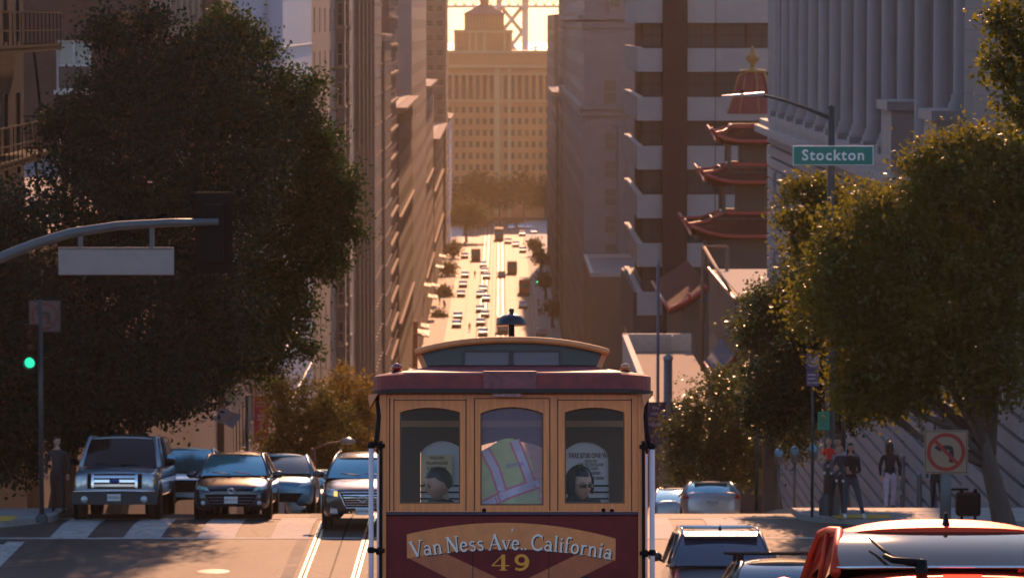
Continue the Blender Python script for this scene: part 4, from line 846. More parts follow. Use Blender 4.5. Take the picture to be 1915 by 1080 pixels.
for s in (-1, 1):
    patch(P, bv, [(s*.54, .74), (s*.86, .80), (s*.88, .96), (s*.56, .88)], 'f', M_lamp, "headlight", .016)
    patch(P, bv, [(s*.55, .36), (s*.72, .38), (s*.72, .5), (s*.57, .48)], 'f', M_lamp, "fog_lamp", .014, 4); mirror(P, s*.9, 1.3, 1.16, s, pm6)
patch(P, bv, [(-.64, .76), (-.56, .76), (-.56, .86), (-.64, .86)], 'f', mat("lit_amber", (.8, .5, .1), .3, emit=(1, .55, .1), est=.8), "running_light", .03, 3)
plate(P, -.05, .42, "6XPK902"); wheels(P, 1.85, (.88, 3.85), .36); wipers(P, 1.13, 1.05, .85)
m = MB()
for s in (-1, 1): m.tube([(s*.62, 1.9, 1.55), (s*.62, 2.1, 1.59), (s*.62, 3.5, 1.59), (s*.62, 3.7, 1.55)], .02, 6)
m.build("roof_rail", M_chrome, P)
# silver hatchback in the dip, right
P = carroot("silver_hatchback", "silver hatchback with red tail lamps heading down past the crest", 1332, 121, 4.36, 'r', "car", 930)
pm7 = paint("warm_silver", (.42, .4, .4), .5); o, bv = carbody(P, scale_st(ST_SEDAN, 4.36, 1.82, .1, 1.02), pm7)
greenhouse(P, .8, .6, 1.08, 1.38, .9, 1.7, 3.6, 4.15, pm7, zb2=1.08)
for s in (-1, 1): patch(P, bv, [(s*.66, .9), (s*.86, .88), (s*.84, 1.08), (s*.78, 1.1)], 'r', M_tail, "tail_light", .02)
plate(P, 4.38, .78, "7XCD180", -1); wheels(P, 1.8, (.85, 3.5), .32)
m = MB(); m.box(-.5, .5, 3.55, 3.85, 1.385, 1.41); m.build("spoiler", pm7, P)
P = carroot("small_parked_car", "small pale car peeking out left of the silver hatchback", 1268, 129, 4.2, 'r', "car", 930)
pm8 = paint("pearl_blue", (.35, .4, .42), .4); o, bv = carbody(P, scale_st(ST_SEDAN, 4.2, 1.7, .05), pm8); greenhouse(P, .75, .58, 1.01, 1.42, .9, 1.7, 3.0, 4.0, pm8); wheels(P, 1.7, (.85, 3.4), .31)
# grey suv near right
P = carroot("grey_suv", "dark grey sport utility vehicle with bright roof rails rolling into the crossing", 1352, 70.2, 4.7, 'r', "car", 1060)
pm9 = paint("graphite_paint", (.07, .065, .07), .6); o, bv = carbody(P, scale_st(ST_SEDAN, 4.7, 1.86, .14, 1.02), pm9)
greenhouse(P, .86, .70, 1.14, 1.66, .95, 1.65, 4.05, 4.62, pm9, gl=mat("suv_glass", (.03, .035, .06), .08, 0, .04, 1, 0, .9, coat=1), bul=.06, zb2=1.14)
m = MB()
for s in (-1, 1): m.tube([(s*.66, 1.75, 1.7), (s*.66, 1.9, 1.765), (s*.66, 3.8, 1.765), (s*.66, 4.0, 1.7)], .022, 6)
m.build("roof_rail", M_chrome, P)
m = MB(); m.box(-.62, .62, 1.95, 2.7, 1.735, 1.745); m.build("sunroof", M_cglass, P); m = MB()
for y in (2.1, 2.9): m.tube([(-.66, y, 1.77), (.66, y, 1.77)], .016, 6)
m.build("roof_bar", M_chrome, P)
m = MB(); m.hexa([(-.66, 4.0, 1.66), (.66, 4.0, 1.66), (.64, 4.28, 1.6), (-.64, 4.28, 1.6), (-.66, 4.0, 1.72), (.66, 4.0, 1.72), (.64, 4.28, 1.65), (-.64, 4.28, 1.65)]); m.build("spoiler", pm9, P, bevel=.015)
m = MB(); m.lathe([(.03, 0), (.02, .06), (0, .08)], (0, 3.85, 1.73), 8); m.tube([(0, 3.85, 1.75), (0, 4.02, 1.83)], .006, 4); m.build("antenna", M_trim, P)
for s in (-1, 1): patch(P, bv, [(s*.7, .85), (s*.9, .85), (s*.88, 1.08), (s*.76, 1.1)], 'r', M_tail, "tail_light", .02); mirror(P, s*.9, 1.2, 1.2, s, pm9)
wheels(P, 1.85, (.88, 3.8), .36)
# wagon with crossbars
P = carroot("teal_wagon", "dark teal wagon with long roof crossbars between the grey suv and the red car", 1475, 63.5, 4.6, 'r', "car", 1070)
pm10 = paint("bronze_paint", (.1, .085, .06), .5); o, bv = carbody(P, scale_st(ST_SEDAN, 4.6, 1.8, .05), pm10)
greenhouse(P, .82, .68, 1.0, 1.29, 1.0, 1.7, 3.9, 4.45, pm10, gl=mat("teal_car_glass", (.015, .06, .08), .06, 0, .04, 1, 0, .9, coat=1), bul=.05)
m = MB()
for y in (2.2, 3.4):
    m.tube([(-.88, y, 1.44), (.88, y, 1.44)], .022, 6)
    for s in (-1, 1): m.box(s*.68-.05, s*.68+.05, y-.05, y+.05, 1.3, 1.44)
m.build("roof_rack", M_trim, P); wheels(P, 1.8, (.85, 3.6), .33)
for s in (-1, 1): patch(P, bv, [(s*.6, .75), (s*.85, .75), (s*.84, .95), (s*.66, .97)], 'r', M_tail, "tail_light", .02)
# red car
P = carroot("red_car", "glossy red car with a black rear wiper filling the lower right corner", 1806, 28.3, 4.5, 'r', "car", 1060)
pm11 = mat("red_paint", (.6, .06, .03), .45, .75, .08, 2, 0, .08, coat=.04); o, bv = carbody(P, scale_st(ST_SEDAN, 4.5, 1.78, .2), pm11, sub=3)
rg = mat("smoked_car_glass", (.02, .022, .02), .04, 0, .03, 1, 0, .32)
greenhouse(P, .86, .78, 1.12, 1.52, .9, 1.7, 3.45, 4.15, pm11, gl=rg, bul=.10, pil=.034, zb2=1.25, crown=.07)
m = MB(); m.box(-.135, .135, 4.44, 4.49, 1.185, 1.208); m.build("brake_light", mat("lit_brake_lamp", (.6, .02, .01), .3, emit=(1, .03, .01), est=2.5), P)
m = MB(); m.smooth = True; m.lathe([(.055, 0), (.045, .03), (.03, .07), (.022, .12), (0, .13)], (0, 0, 0), 14, 'z', Matrix.Translation((0, 3.42, 1.53)) @ Matrix.Diagonal((.7, 1.7, 1, 1))); m.build("antenna_fin", M_trim, P)
m = MB(); m.tube([(.28, 4.30, 1.29), (.47, 4.24, 1.31), (.52, 4.18, 1.34)], [.03, .024, .02], 8); m.tube([(.44, 4.24, 1.30), (.6, 3.85, 1.47)], [.016, .01], 6); m.lathe([(.045, -.06), (.04, .03), (0, .04)], (.27, 4.30, 1.28), 12); m.build("wiper", M_trim, P)
m = MB(); m.tube([(-.86, 4.16, 1.255), (-.5, 4.25, 1.26), (0, 4.27, 1.26), (.5, 4.25, 1.26), (.86, 4.16, 1.255)], .012, 6); m.build("window_trim", M_chrome, P)
for s in (-1, 1): patch(P, bv, [(s*.55, .8), (s*.86, .8), (s*.84, 1.0), (s*.6, 1.0)], 'r', M_tail, "tail_light", .02); mirror(P, s*.9, 1.25, 1.1, s, pm11)
wheels(P, 1.85, (.85, 3.55), .34)
# far traffic
fc = {}
FC = {"white": (.6, .6, .6), "silver": (.35, .37, .38), "dark": (.03, .03, .03), "teal": (.15, .3, .32), "red": (.35, .05, .03), "brown": (.12, .07, .05)}
def farcar(c, kind):
    if (c, kind) in fc: return fc[(c, kind)]
    m = MB(); pmx = paint("far_"+c, FC[c], .2)
    if kind == 'car':
        prof = [(-.0, .35), (0, .75), (.3, .85), (1.1, .95), (1.8, 1.42), (3.1, 1.45), (3.9, 1.0), (4.4, .95), (4.5, .4)]
        for s0, s1, w0, w1 in ((-.88, .88, 1, 1),):
            vv = []; 
            for y, z in prof:
                hw = .88 if z < 1.1 else .66
                vv += [(-hw, y, z), (hw, y, z)]
            n = len(prof); m._add(vv, [(2*i, 2*i+1, 2*i+3, 2*i+2) for i in range(n-1)]+[tuple(range(0, 2*n, 2)), tuple(range(1, 2*n, 2))])
        m.mi = 1; m.hexa([(-.7, 1.12, .99), (.7, 1.12, .99), (.62, 1.74, 1.38), (-.62, 1.74, 1.38), (-.7, 1.07, 1.02), (.7, 1.07, 1.02), (.62, 1.69, 1.41), (-.62, 1.69, 1.41)]); m.box(-.62, .62, 3.2, 3.75, 1.1, 1.3)
        for s in (-1, 1): m.box(s*.8-.09, s*.8+.09, 1.2, 3.7, 1.0, 1.3)
        m.mi = 2
        for y in (.8, 3.6): m.lathe([(.32, -.9), (.32, .9)], (0, y, .32), 12, 'x')
        m.mi = 3; m.box(-.8, -.5, -.02, .02, .6, .72); m.box(.5, .8, -.02, .02, .6, .72)
    else:
        L, H = (6, 2.9) if kind == 'van' else (9, 3.2)
        m.box(-1.15, 1.15, 0, L, .5, H-.1); m.box(-1.05, 1.05, .1, L-.1, H-.1, H+.05); m.mi = 1; m.box(-.9, .9, -.03, L+.03, 1.5, 2.3); m.box(-1.17, 1.17, .6, L-.6, 1.5, 2.2); m.mi = 2
        for y in (1.2, L-1.5): m.lathe([(.45, -1.1), (.45, 1.1)], (0, y, .45), 12, 'x')
        m.mi = 3; m.box(-.95, -.6, -.04, 0, .8, 1.0); m.box(.6, .95, -.04, 0, .8, 1.0)
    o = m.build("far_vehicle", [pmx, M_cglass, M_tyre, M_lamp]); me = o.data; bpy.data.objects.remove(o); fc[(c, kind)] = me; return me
def farput(x, y, c, kind, lab, grp, rear=False):
    px = 820+x/4.15; py = 380+y/4.15
    Y = 600.0
    for _ in range(40): Y = -gz(Y)*FPX/(py-40)*1.0
    o = bpy.data.objects.new({"car": "car", "van": "van", "bus": "bus"}[kind], farcar(c, kind)); col.objects.link(o)
    p = at(px, py, Y); o.location = (p.x, Y, gz(Y)+.02)
    if rear: o.rotation_euler = (0, 0, math.pi); o.location.y += 4.5
    tag(o, lab, {"car": "car", "van": "van", "bus": "bus"}[kind], grp)
ORD = ["nearest", "second", "third", "fourth", "fifth", "sixth", "seventh", "eighth", "ninth", "tenth", "eleventh"]
q = [(345, 1035, "white"), (328, 955, "dark"), (360, 890, "dark"), (325, 850, "silver"), (367, 765, "white"), (325, 735, "teal"), (345, 690, "silver"), (372, 590, "silver"), (357, 548, "white"), (350, 498, "white")]
for i, (x, y, c) in enumerate(q): farput(x, y, c, "car", "%s car queued in the sunlit middle lane, %s from the near end" % (c, ORD[i]), "cars queued uphill in the sunlit lane")
q = [(140, 970, "silver"), (150, 905, "white"), (175, 730, "dark"), (190, 655, "silver"), (205, 580, "white"), (203, 430, "dark")]
for i, (x, y, c) in enumerate(q): farput(x, y, c, "car", "%s car parked along the sunlit left curb, %s from the near end" % (c, ORD[i]), "cars parked along the far left curb")
farput(290, 450, "brown", "van", "brown van parked past the far left row of cars", None)
farput(490, 580, "dark", "car", "dark car driving alone between the two bright rail lines", "cars driving on the far street", True)
farput(572, 548, "brown", "van", "brown box van right of the bright rail lines", None, True)
farput(470, 285, "brown", "bus", "brown cable car shape farthest along the bright street", None, True)
farput(665, 700, "red", "bus", "red bus in shade near the far green signal", None, True)
farput(657, 815, "silver", "car", "silver car in the shaded lane below the red bus", "cars driving on the far street", True)
q = [(565, 205, "white"), (540, 315, "dark"), (600, 340, "silver"), (655, 385, "dark"), (640, 200, "white"), (650, 255, "silver"), (700, 200, "white"), (740, 240, "silver")]
for i, (x, y, c) in enumerate(q): farput(x, y, c, "car", "%s car in the glare at the far end, %s counted from the left" % (c, ["second", "first", "third", "sixth", "fourth", "fifth", "seventh", "eighth"][i]), "cars in the glare at the far end")
farput(500, 1010, "white", "van", "pale box truck right behind the roof bell", None, False)
farput(800, 1035, "red", "car", "red car by the shaded far curb right of the bell", "cars driving on the far street", True)
for _n in ("grey_suv", "silver_hatchback", "teal_wagon", "red_car", "pickup_truck", "black_crossover", "compact_sedan"):
    _o = bpy.data.objects[_n]; bpy.context.view_layer.update(); _p = [pix(c.matrix_world @ Vector(b)) for c in _o.children for b in c.bound_box]
    print("BOX", _n, [round(f(q_[k] for q_ in _p)) for k in (0, 1) for f in (min, max)])
# ------------------------------------------------------------------ cable car
CY = 38.0; X0c = at(958, 900, CY).x; ZG = gz(CY)
sl = math.atan((gz(45)-gz(39))/6)
cc = empty("cable_car", (X0c, CY, ZG), "maroon and ochre cable car seen from behind with arched windows and a roof bell", "cable car", rot=(sl, 0, 0))
cx_ = lambda px: at(px, 850, CY).x-X0c
cz_ = lambda py: (at(958, py, CY).z-ZG)/math.cos(sl)**2*1.0
wood = mat("ochre_varnished_wood", (.85, .24, .045), .42, var=.24, scale=26, bump=.08, det=10, aniso_z=.06, coat=.2)
maroon = mat("maroon_paint", (.17, .02, .02), .6, var=.22, scale=6, det=8, spec=.25)
maroon2 = mat("weathered_maroon_fascia", (.22, .035, .035), .6, var=.35, scale=7, det=10, bump=.15)
seamm = mat("dark_joint", (.03, .012, .01), .8)
tanm = mat("tan_roof_edge", (.7, .26, .09), .5, var=.2, scale=5, det=8)
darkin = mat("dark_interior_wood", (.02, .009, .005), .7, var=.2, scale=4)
z970, z948 = cz_(971), cz_(948)
# lower panel
m = MB(); m.box(-1.215, 1.215, 0, .07, .42, z970); m.build("end_panel", maroon, cc, bevel=.012)
m = MB(); m.box(cx_(884)-.004, cx_(884)+.004, -.003, .01, .45, z970-.01); m.box(cx_(1027)-.004, cx_(1027)+.004, -.003, .01, .45, z970-.01); m.build("panel_joint", seamm, cc)
m = MB(); m.box(-1.235, 1.235, -.025, .08, z970, z970+.03); m.build("belt_rail", mat("dark_belt_rail", (.05, .03, .06), .5, var=.3), cc, bevel=.006)
# window wall with three arched openings
ops = [(746, 860, 773, 950, 9), (898, 1017, 772, 953, 12), (1057, 1170, 773, 950, 9)]
zt_ = cz_(746); zb_ = z970+.03
xl, xr = cx_(712), cx_(1207)
m = MB(); prev = xl
for (a, b, t, bo, rise) in ops:
    xa, xb = cx_(a), cx_(b); m.box(prev, xa, .0, .07, zb_, zt_); m.box(xa, xb, .0, .07, zb_, cz_(bo))
    n = 12; arc = [(xa+(xb-xa)*k/n, cz_(t+rise)+(cz_(t)-cz_(t+rise))*math.sin(math.pi*k/n)**.8) for k in range(n+1)]
    m.prism([(xa, zt_)]+arc+[(xb, zt_)], .0, .07); prev = xb
m.box(prev, xr, .0, .07, zb_, zt_)
m.build("window_wall", wood, cc)
m = MB()
for px in (735, 871, 887, 1029, 1044, 1183, 727, 1196): m.box(cx_(px)-.004, cx_(px)+.004, -.004, .0, zb_+.01, cz_(756))
for a, b, y in ((735, 871, 760), (887, 1029, 757), (1044, 1183, 760)): m.box(cx_(a), cx_(b), -.004, 0, cz_(y), cz_(y)+.007)
m.build("wall_joint", seamm, cc)
m = MB()
for s in (-1, 1): m.box(s*1.22-.035, s*1.22+.035, -.03, .1, .42, zt_)
m.build("corner_post", wood, cc, bevel=.012)
fr = MB()
for (a, b, t, bo, rise) in ops:      # dark rebate and sash
    xa, xb = cx_(a), cx_(b); n = 12; arc = [Vector((xa+(xb-xa)*k/n, .03, cz_(t+rise)+(cz_(t)-cz_(t+rise))*math.sin(math.pi*k/n)**.8)) for k in range(n+1)]
    for p, q_ in zip(arc, arc[1:]): fr.tube([p, q_], .011, 4)
    fr.box(xa-.002, xa+.012, .02, .06, cz_(bo), cz_(t+rise)); fr.box(xb-.012, xb+.002, .02, .06, cz_(bo), cz_(t+rise)); fr.box(xa+.012, xb-.012, .02, .06, cz_(bo), cz_(bo)+.014)
fr.build("sash", mat("worn_sash", (.2, .09, .04), .5, var=.3, scale=20), cc)
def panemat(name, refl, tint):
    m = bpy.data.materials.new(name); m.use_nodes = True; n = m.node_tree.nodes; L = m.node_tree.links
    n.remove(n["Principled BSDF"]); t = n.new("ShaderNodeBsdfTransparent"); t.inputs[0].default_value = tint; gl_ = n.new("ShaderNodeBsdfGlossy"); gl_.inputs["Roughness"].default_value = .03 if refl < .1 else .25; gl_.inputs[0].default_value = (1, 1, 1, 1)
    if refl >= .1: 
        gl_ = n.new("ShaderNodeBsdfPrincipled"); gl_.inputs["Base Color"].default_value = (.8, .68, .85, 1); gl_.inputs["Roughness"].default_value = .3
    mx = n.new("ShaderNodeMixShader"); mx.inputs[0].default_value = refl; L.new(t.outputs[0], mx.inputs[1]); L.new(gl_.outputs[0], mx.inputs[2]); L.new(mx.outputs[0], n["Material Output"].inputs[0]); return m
pane = panemat("clear_pane", .012, (.93, .95, .96, 1)); hazy = panemat("painted_sky_pane", .2, (.9, .9, .95, 1))  # the hazy pane's milky lavender colour stands for the sky reflected in it
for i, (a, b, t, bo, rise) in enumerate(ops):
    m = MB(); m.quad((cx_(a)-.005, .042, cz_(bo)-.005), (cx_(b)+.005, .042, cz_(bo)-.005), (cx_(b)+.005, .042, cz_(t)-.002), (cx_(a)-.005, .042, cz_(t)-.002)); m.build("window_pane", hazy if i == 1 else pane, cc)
m = MB()
for px, py in ((905, 962), (1146, 963), (1130, 962)): m.lathe([(0, -.02), (.016, -.016), (.02, 0)], (cx_(px), 0, cz_(py)), 10, 'y')
m.build("window_latch", M_black, cc)
# fascia and roof
def rr_(y0, y1, hw, r, n=6):       # rounded plan outline
    out = []
    for (cx, cy, a0) in ((hw-r, y0+r, -90), (hw-r, y1-r, 0), (-hw+r, y1-r, 90), (-hw+r, y0+r, 180)):
        out += [(cx+r*math.cos(R(a0+90*k/n)), cy+r*math.sin(R(a0+90*k/n))) for k in range(n+1)]
    return out
def ring(m, pl, zs, offs):
    rows = []
    for z, o in zip(zs, offs):
        sc = [(x*(1+o/1.31), (y-4.2)*(1+o/4.4)+4.2) for x, y in pl]; rows.append([(x, y, z+.035*(1-(x/1.31)**2)) for x, y in sc]+[(sc[0][0], sc[0][1], z+.035*(1-(sc[0][0]/1.31)**2))])
    m.grid(rows)
pl = rr_(-.16, 8.6, 1.312, .28); zf0, zf1 = cz_(744), cz_(716)
m = MB(); ring(m, pl, [zf0, zf1, zf1+.02, zf1+.05, zf1+.09], [0, 0, -.03, -.25, -.5]); m._add([(x*.62, (y-4.2)*.88+4.2, zf1+.09+.035) for x, y in pl], [tuple(range(len(pl)))]); m.build("roof", maroon2, cc)
m = MB(); ring(m, pl, [zf0-.025, zf0-.03, zf0+.01, zf0+.01], [-.06, .018, .022, -.01]); m.build("gutter", mat("gutter_black", (.015, .012, .016), .45, var=.3), cc)
m = MB(); m.box(cx_(903), cx_(1004), -.185, -.155, zf0+.02, zf1+.045); m.build("sign_bracket", mat("patched_maroon", (.2, .05, .06), .45, var=.4, scale=12), cc, bevel=.006)
m = MB(); m.box(cx_(922), cx_(975), -.13, -.05, zf0-.05, zf0-.02); m.build("bulb_strip", mat("worn_chipped_paint", (.4, .25, .25), .6, var=.5, scale=30), cc)
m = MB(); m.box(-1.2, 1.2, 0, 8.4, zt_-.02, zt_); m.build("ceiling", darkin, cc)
for s in (-1, 1):
    m = MB(); x = s*1.29; m.hexa([(x-.05, -.1, zf0-.15), (x+.02, -.1, zf0-.03), (x+.02, .3, zf0-.03), (x-.05, .3, zf0-.15), (x-.07, -.1, zf0-.03), (x+.03, -.1, zf0-.02), (x+.03, .3, zf0-.02), (x-.07, .3, zf0-.02)]); m.build("eave_bracket", tanm, cc)
    m = MB(); m.tube([(s*1.27, .0, zf0-.02), (s*1.255, -.02, cz_(790)), (s*1.27, -.03, cz_(820)), (s*1.285, -.04, cz_(845))], .024, 8); m.build("grab_rail", M_trim, cc)
# clerestory
yc = .55; sc_ = (CY+yc)/CY
cl_x = lambda px: (at(px, 680, CY+yc).x-X0c); cl_z = lambda py: (at(958, py, CY+yc).z-ZG+yc*math.tan(-sl))*1.0
zc0 = zf1+.06; zt0 = cl_z(640); zt1 = cl_z(662)
hw0, hw1 = cl_x(1118), cl_x(1135)
n = 16; arc = [(hw1*(k/n*2-1), zt1+(zt0-zt1)*(1-abs(k/n*2-1)**2.2)) for k in range(n+1)]
m = MB(); m.prism([(hw0, zc0), (-hw0, zc0)]+arc, yc, yc+.04); m.build("clerestory_end", mat("dark_umber_glass", (.035, .018, .018), .25, var=.2), cc)
m = MB()
for s in (-1, 1): m.hexa([(s*hw0, yc+.04, zc0), (s*(hw0-.05), yc+.04, zc0), (s*(hw0-.05), 8.0, zc0), (s*hw0, 8.0, zc0), (s*hw1, yc+.04, zt1), (s*(hw1-.05), yc+.04, zt1), (s*(hw1-.05), 8, zt1), (s*hw1, 8, zt1)])
m.build("clerestory_side", tanm, cc)
m = MB()
for s in (-1, 1): m.hexa([(s*(hw0-.035), yc-.03, zc0-.02), (s*(hw0+.02), yc-.03, zc0-.02), (s*(hw0+.02), yc+.05, zc0-.02), (s*(hw0-.035), yc+.05, zc0-.02), (s*(hw1-.035), yc-.03, zt1), (s*(hw1+.02), yc-.03, zt1), (s*(hw1+.02), yc+.05, zt1), (s*(hw1-.035), yc+.05, zt1)])
m.build("clerestory_corner", tanm, cc)
for a, b in ((869, 951), (961, 1046)):
    m = MB(); x0, x1, za, zb2 = cl_x(a), cl_x(b), cl_z(693), cl_z(660)
    m.box(x0, x1, yc-.012, yc-.004, za, zb2); f = m.build("clerestory_window", mat("frosted_mauve_glass", (.17, .13, .15), .35, var=.06), cc)
    m = MB(); m.box(x0-.02, x1+.02, yc-.02, yc-.0, za-.025, za); m.box(x0-.02, x1+.02, yc-.02, yc, zb2, zb2+.02); m.box(x0-.025, x0, yc-.02, yc, za, zb2); m.box(x1, x1+.025, yc-.02, yc, za, zb2); m.build("frame", mat("clerestory_frame", (.05, .02, .02), .4), f)
m = MB(); rows = []
hwt = cl_x(1142); n = 20
def capz(u): return cl_z(634)-(cl_z(634)-cl_z(657))*abs(u)**2.3
for y, dz, f in ((yc-.16, -.045, .985), (yc-.17, -.01, 1.0), (yc-.15, .012, .99), (yc+.1, .02, .99), (7.8, .02, .99), (8.1, 0, .98), (8.1, -.05, .97)):
    rows.append([(hwt*f*(k/n*2-1), y, capz(k/n*2-1)+dz) for k in range(n+1)])
rows = [[(p[0], yc+.1, p[2]-.0) for p in rows[0]]]+rows
m.smooth = True; m.grid(rows); m.grid([[(r[0][0], r[0][1], r[0][2]) for r in rows[3:6]], [(r[0][0]*.985, r[0][1], r[0][2]-.055) for r in rows[3:6]]]); m.grid([[(r[-1][0], r[-1][1], r[-1][2]) for r in rows[3:6]], [(r[-1][0]*.985, r[-1][1], r[-1][2]-.055) for r in rows[3:6]]])
m.build("clerestory_roof", tanm, cc)
# bell
yb_ = 1.3; bx = at(957, 600, CY+yb_).x-X0c; bz = lambda py: at(958, py, CY+yb_).z-ZG-yb_*math.tan(sl)
z0 = cl_z(633)
m = MB(); m.smooth = True; m.lathe([(.15, z0), (.15, z0+.02), (.05, z0+.03), (.03, z0+.06), (.028, bz(608))], (bx, yb_, 0), 16); b0 = m.build("bell_stand", M_trim, cc)
bell = mat("dark_bronze", (.05, .05, .055), .35, .7, var=.2, scale=8)
zz0, zz1 = bz(609), bz(587); prof = [(.0, zz0+.01), (.12, zz0+.005), (.145, zz0-.004), (.148, zz0+.004)]+[(.146*math.cos(t)**.8, zz0+(zz1-zz0)*math.sin(t)) for t in [R(12+k*11) for k in range(7)]]+[(.02, zz1+.002), (.022, zz1+.02), (.028, zz1+.035), (.018, zz1+.05), (0, zz1+.053)]
m = MB(); m.lathe(prof, (bx, yb_, 0), 28); m.build("bell", bell, cc)
for px, c in ((740, (.25, .015, .01)), (1172, (.55, .16, .05))):
    m = MB(); x = cx_(px); zf = zf1+.045; m.lathe([(.045, zf-.02), (.045, zf+.01), (.03, zf+.015)], (x, .05, 0), 14); b = m.build("marker_lamp", M_trim, cc)
    m = MB(); m.lathe([(.03, zf+.01), (.048, zf+.03), (.05, zf+.05), (.035, zf+.075), (0, zf+.085)], (x, .05, 0), 16); m.build("lens", mat("ruby_lens" if px < 900 else "orange_lens", c, .12, 0, .05, coat=1), b)
# grab poles with black tees
polem = mat("ivory_pole", (.75, .62, .64), .35, var=.1, coat=.3)
for (px, y, ptop, pbot) in ((692.5, -.06, 843, 1035), (708, .55, 850, 1038), (714.5, 1.3, 856, 1040), (1221.5, -.06, 845, 1040), (1208, .55, 850, 1042)):
    s = -1 if px < 958 else 1; x = at(px, 900, CY+y).x-X0c; zt2 = cz_(ptop); zb2 = cz_(pbot)
    m = MB(); m.tube([(x, y, .35), (x, y, zt2)], .024, 12); m.build("grab_pole", polem, cc)
    m = MB()
    for z in (zt2, zb2):
        m.smooth = True; m.lathe([(0, -.038), (.027, -.028), (.038, 0), (.027, .028), (0, .038)], (x, y, z), 12); m.tube([(x, y, z), (s*1.2, y+.02, z-.005)], .02, 8); m.lathe([(.0, -.03), (.034, -.02), (.04, .02), (0, .04)], (s*1.245, y, z-.005), 10, 'x')
    m.build("pole_fitting", M_black, cc)
    m = MB(); m.box(min(s*1.22, s*1.25), max(s*1.22, s*1.25), y, y+.05, .4, cz_(835)); m.build("stanchion", M_trim, cc)
# body behind the end wall
m = MB()
for s in (-1, 1): m.box(s*1.16-.03, s*1.16+.03, .1, 8.2, .42, 1.15)
m.box(-1.2, 1.2, .08, 8.3, .36, .42); m.box(-1.2, 1.2, 8.2, 8.27, .42, 1.8); m.build("body_side", maroon, cc)
m = MB()
for y in (1.3, 2.4, 3.7, 5.0, 6.2, 8.2):
    for s in (-1, 1): m.box(s*1.17-.03, s*1.17+.03, y, y+.07, .42, zt_)
m.build("side_post", wood, cc)
m = MB()
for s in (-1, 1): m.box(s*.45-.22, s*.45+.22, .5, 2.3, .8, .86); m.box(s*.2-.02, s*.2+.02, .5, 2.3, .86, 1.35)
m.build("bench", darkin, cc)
m = MB()
for s in (-1, 1):
    for y in (1.5, 5.6): m.lathe([(0, s*.6), (.32, s*.6), (.34, s*.5), (.3, s*.48)], (0, y, .32), 20, 'x')
m.build("wheel", M_steel, cc)
m = MB(); m.lathe([(0, -.1), (.11, -.08), (.13, 0)], (cx_(960), -.02, .98), 20, 'y'); m.build("headlight", M_lamp, cc)
# inner bulkhead with its own arched windows, slats and notices
yk = 2.4; kx = lambda px: at(px, 850, CY+yk).x-X0c; kz = lambda py: (at(958, py, CY+yk).z-ZG)-yk*math.tan(sl)
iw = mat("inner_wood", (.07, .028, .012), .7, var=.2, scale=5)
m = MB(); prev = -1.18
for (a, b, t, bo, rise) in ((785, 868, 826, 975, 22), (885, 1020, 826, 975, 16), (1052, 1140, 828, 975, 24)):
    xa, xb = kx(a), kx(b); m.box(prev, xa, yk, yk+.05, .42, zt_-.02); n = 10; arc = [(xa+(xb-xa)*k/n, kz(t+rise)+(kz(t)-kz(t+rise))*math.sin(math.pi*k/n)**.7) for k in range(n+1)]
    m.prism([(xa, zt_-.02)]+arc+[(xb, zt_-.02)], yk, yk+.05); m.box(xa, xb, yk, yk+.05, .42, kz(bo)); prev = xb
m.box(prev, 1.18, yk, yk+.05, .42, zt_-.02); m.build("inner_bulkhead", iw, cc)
m = MB()
for py in (910, 922, 934, 946):
    for a, b in ((785, 868), (1052, 1140)): m.box(kx(a), kx(b), yk-.03, yk-.01, kz(py)-.008, kz(py)+.008)
m.build("window_bar", M_black, cc)
m = MB(); m.box(-1.1, 1.1, 1.1, 1.16, kz(800)-.04, kz(800)+.02); m.build("ceiling_beam", mat("tan_beam", (.3, .16, .07), .5), cc)
daylight_tone = mat("daylight_toned_glass", (.55, .58, .66), .3, var=.04)  # opaque pale colour stands for daylight and sky reflection in the inner windows
m = MB(); m.box(kx(1053), kx(1139), yk+.03, yk+.035, kz(972), kz(830)); m.box(kx(786), kx(866), yk+.03, yk+.035, kz(972), kz(826)); o = m.build("inner_glass", daylight_tone, cc)
gold_ink = mat("bronze_ink", (.14, .08, .05), .5)
for i, (t, s) in enumerate((("FARE $7.00 ONE WAY", 13), ("HOLD ON", 7.5), ("KEEP YELLOW FLOOR", 7.5), ("AREA CLEAR", 7.5), ("NO TRANSFERS", 8), ("NO FOOD OR DRINK", 8))):
    T = Matrix.Translation((kx(1106), yk+.02, kz((854, 864, 871, 878, 887, 896)[i]))) @ RX @ Matrix.Diagonal((.62, 1, 1, 1)); text_mesh(t, "notice_lettering", gold_ink, cc, s/190*1.05, .001, .001, xform=T)
m = MB(); m.box(kx(787), kx(845), yk-.01, yk, kz(905), kz(852)); nb = m.build("notice_card", mat("cream_card", (.6, .5, .33), .6), cc)
for i, t in enumerate(("HOLD ON", "YELLOW FLOOR", "IS AREA CLEAR", "NO TRANSFERS", "NO SMOKING")):
    T = Matrix.Translation((kx(816), yk-.014, kz(858+i*10))) @ RX @ Matrix.Diagonal((.75, 1, 1, 1)); text_mesh(t, "notice_lettering", gold_ink, nb, .04, .001, .0008, xform=T)
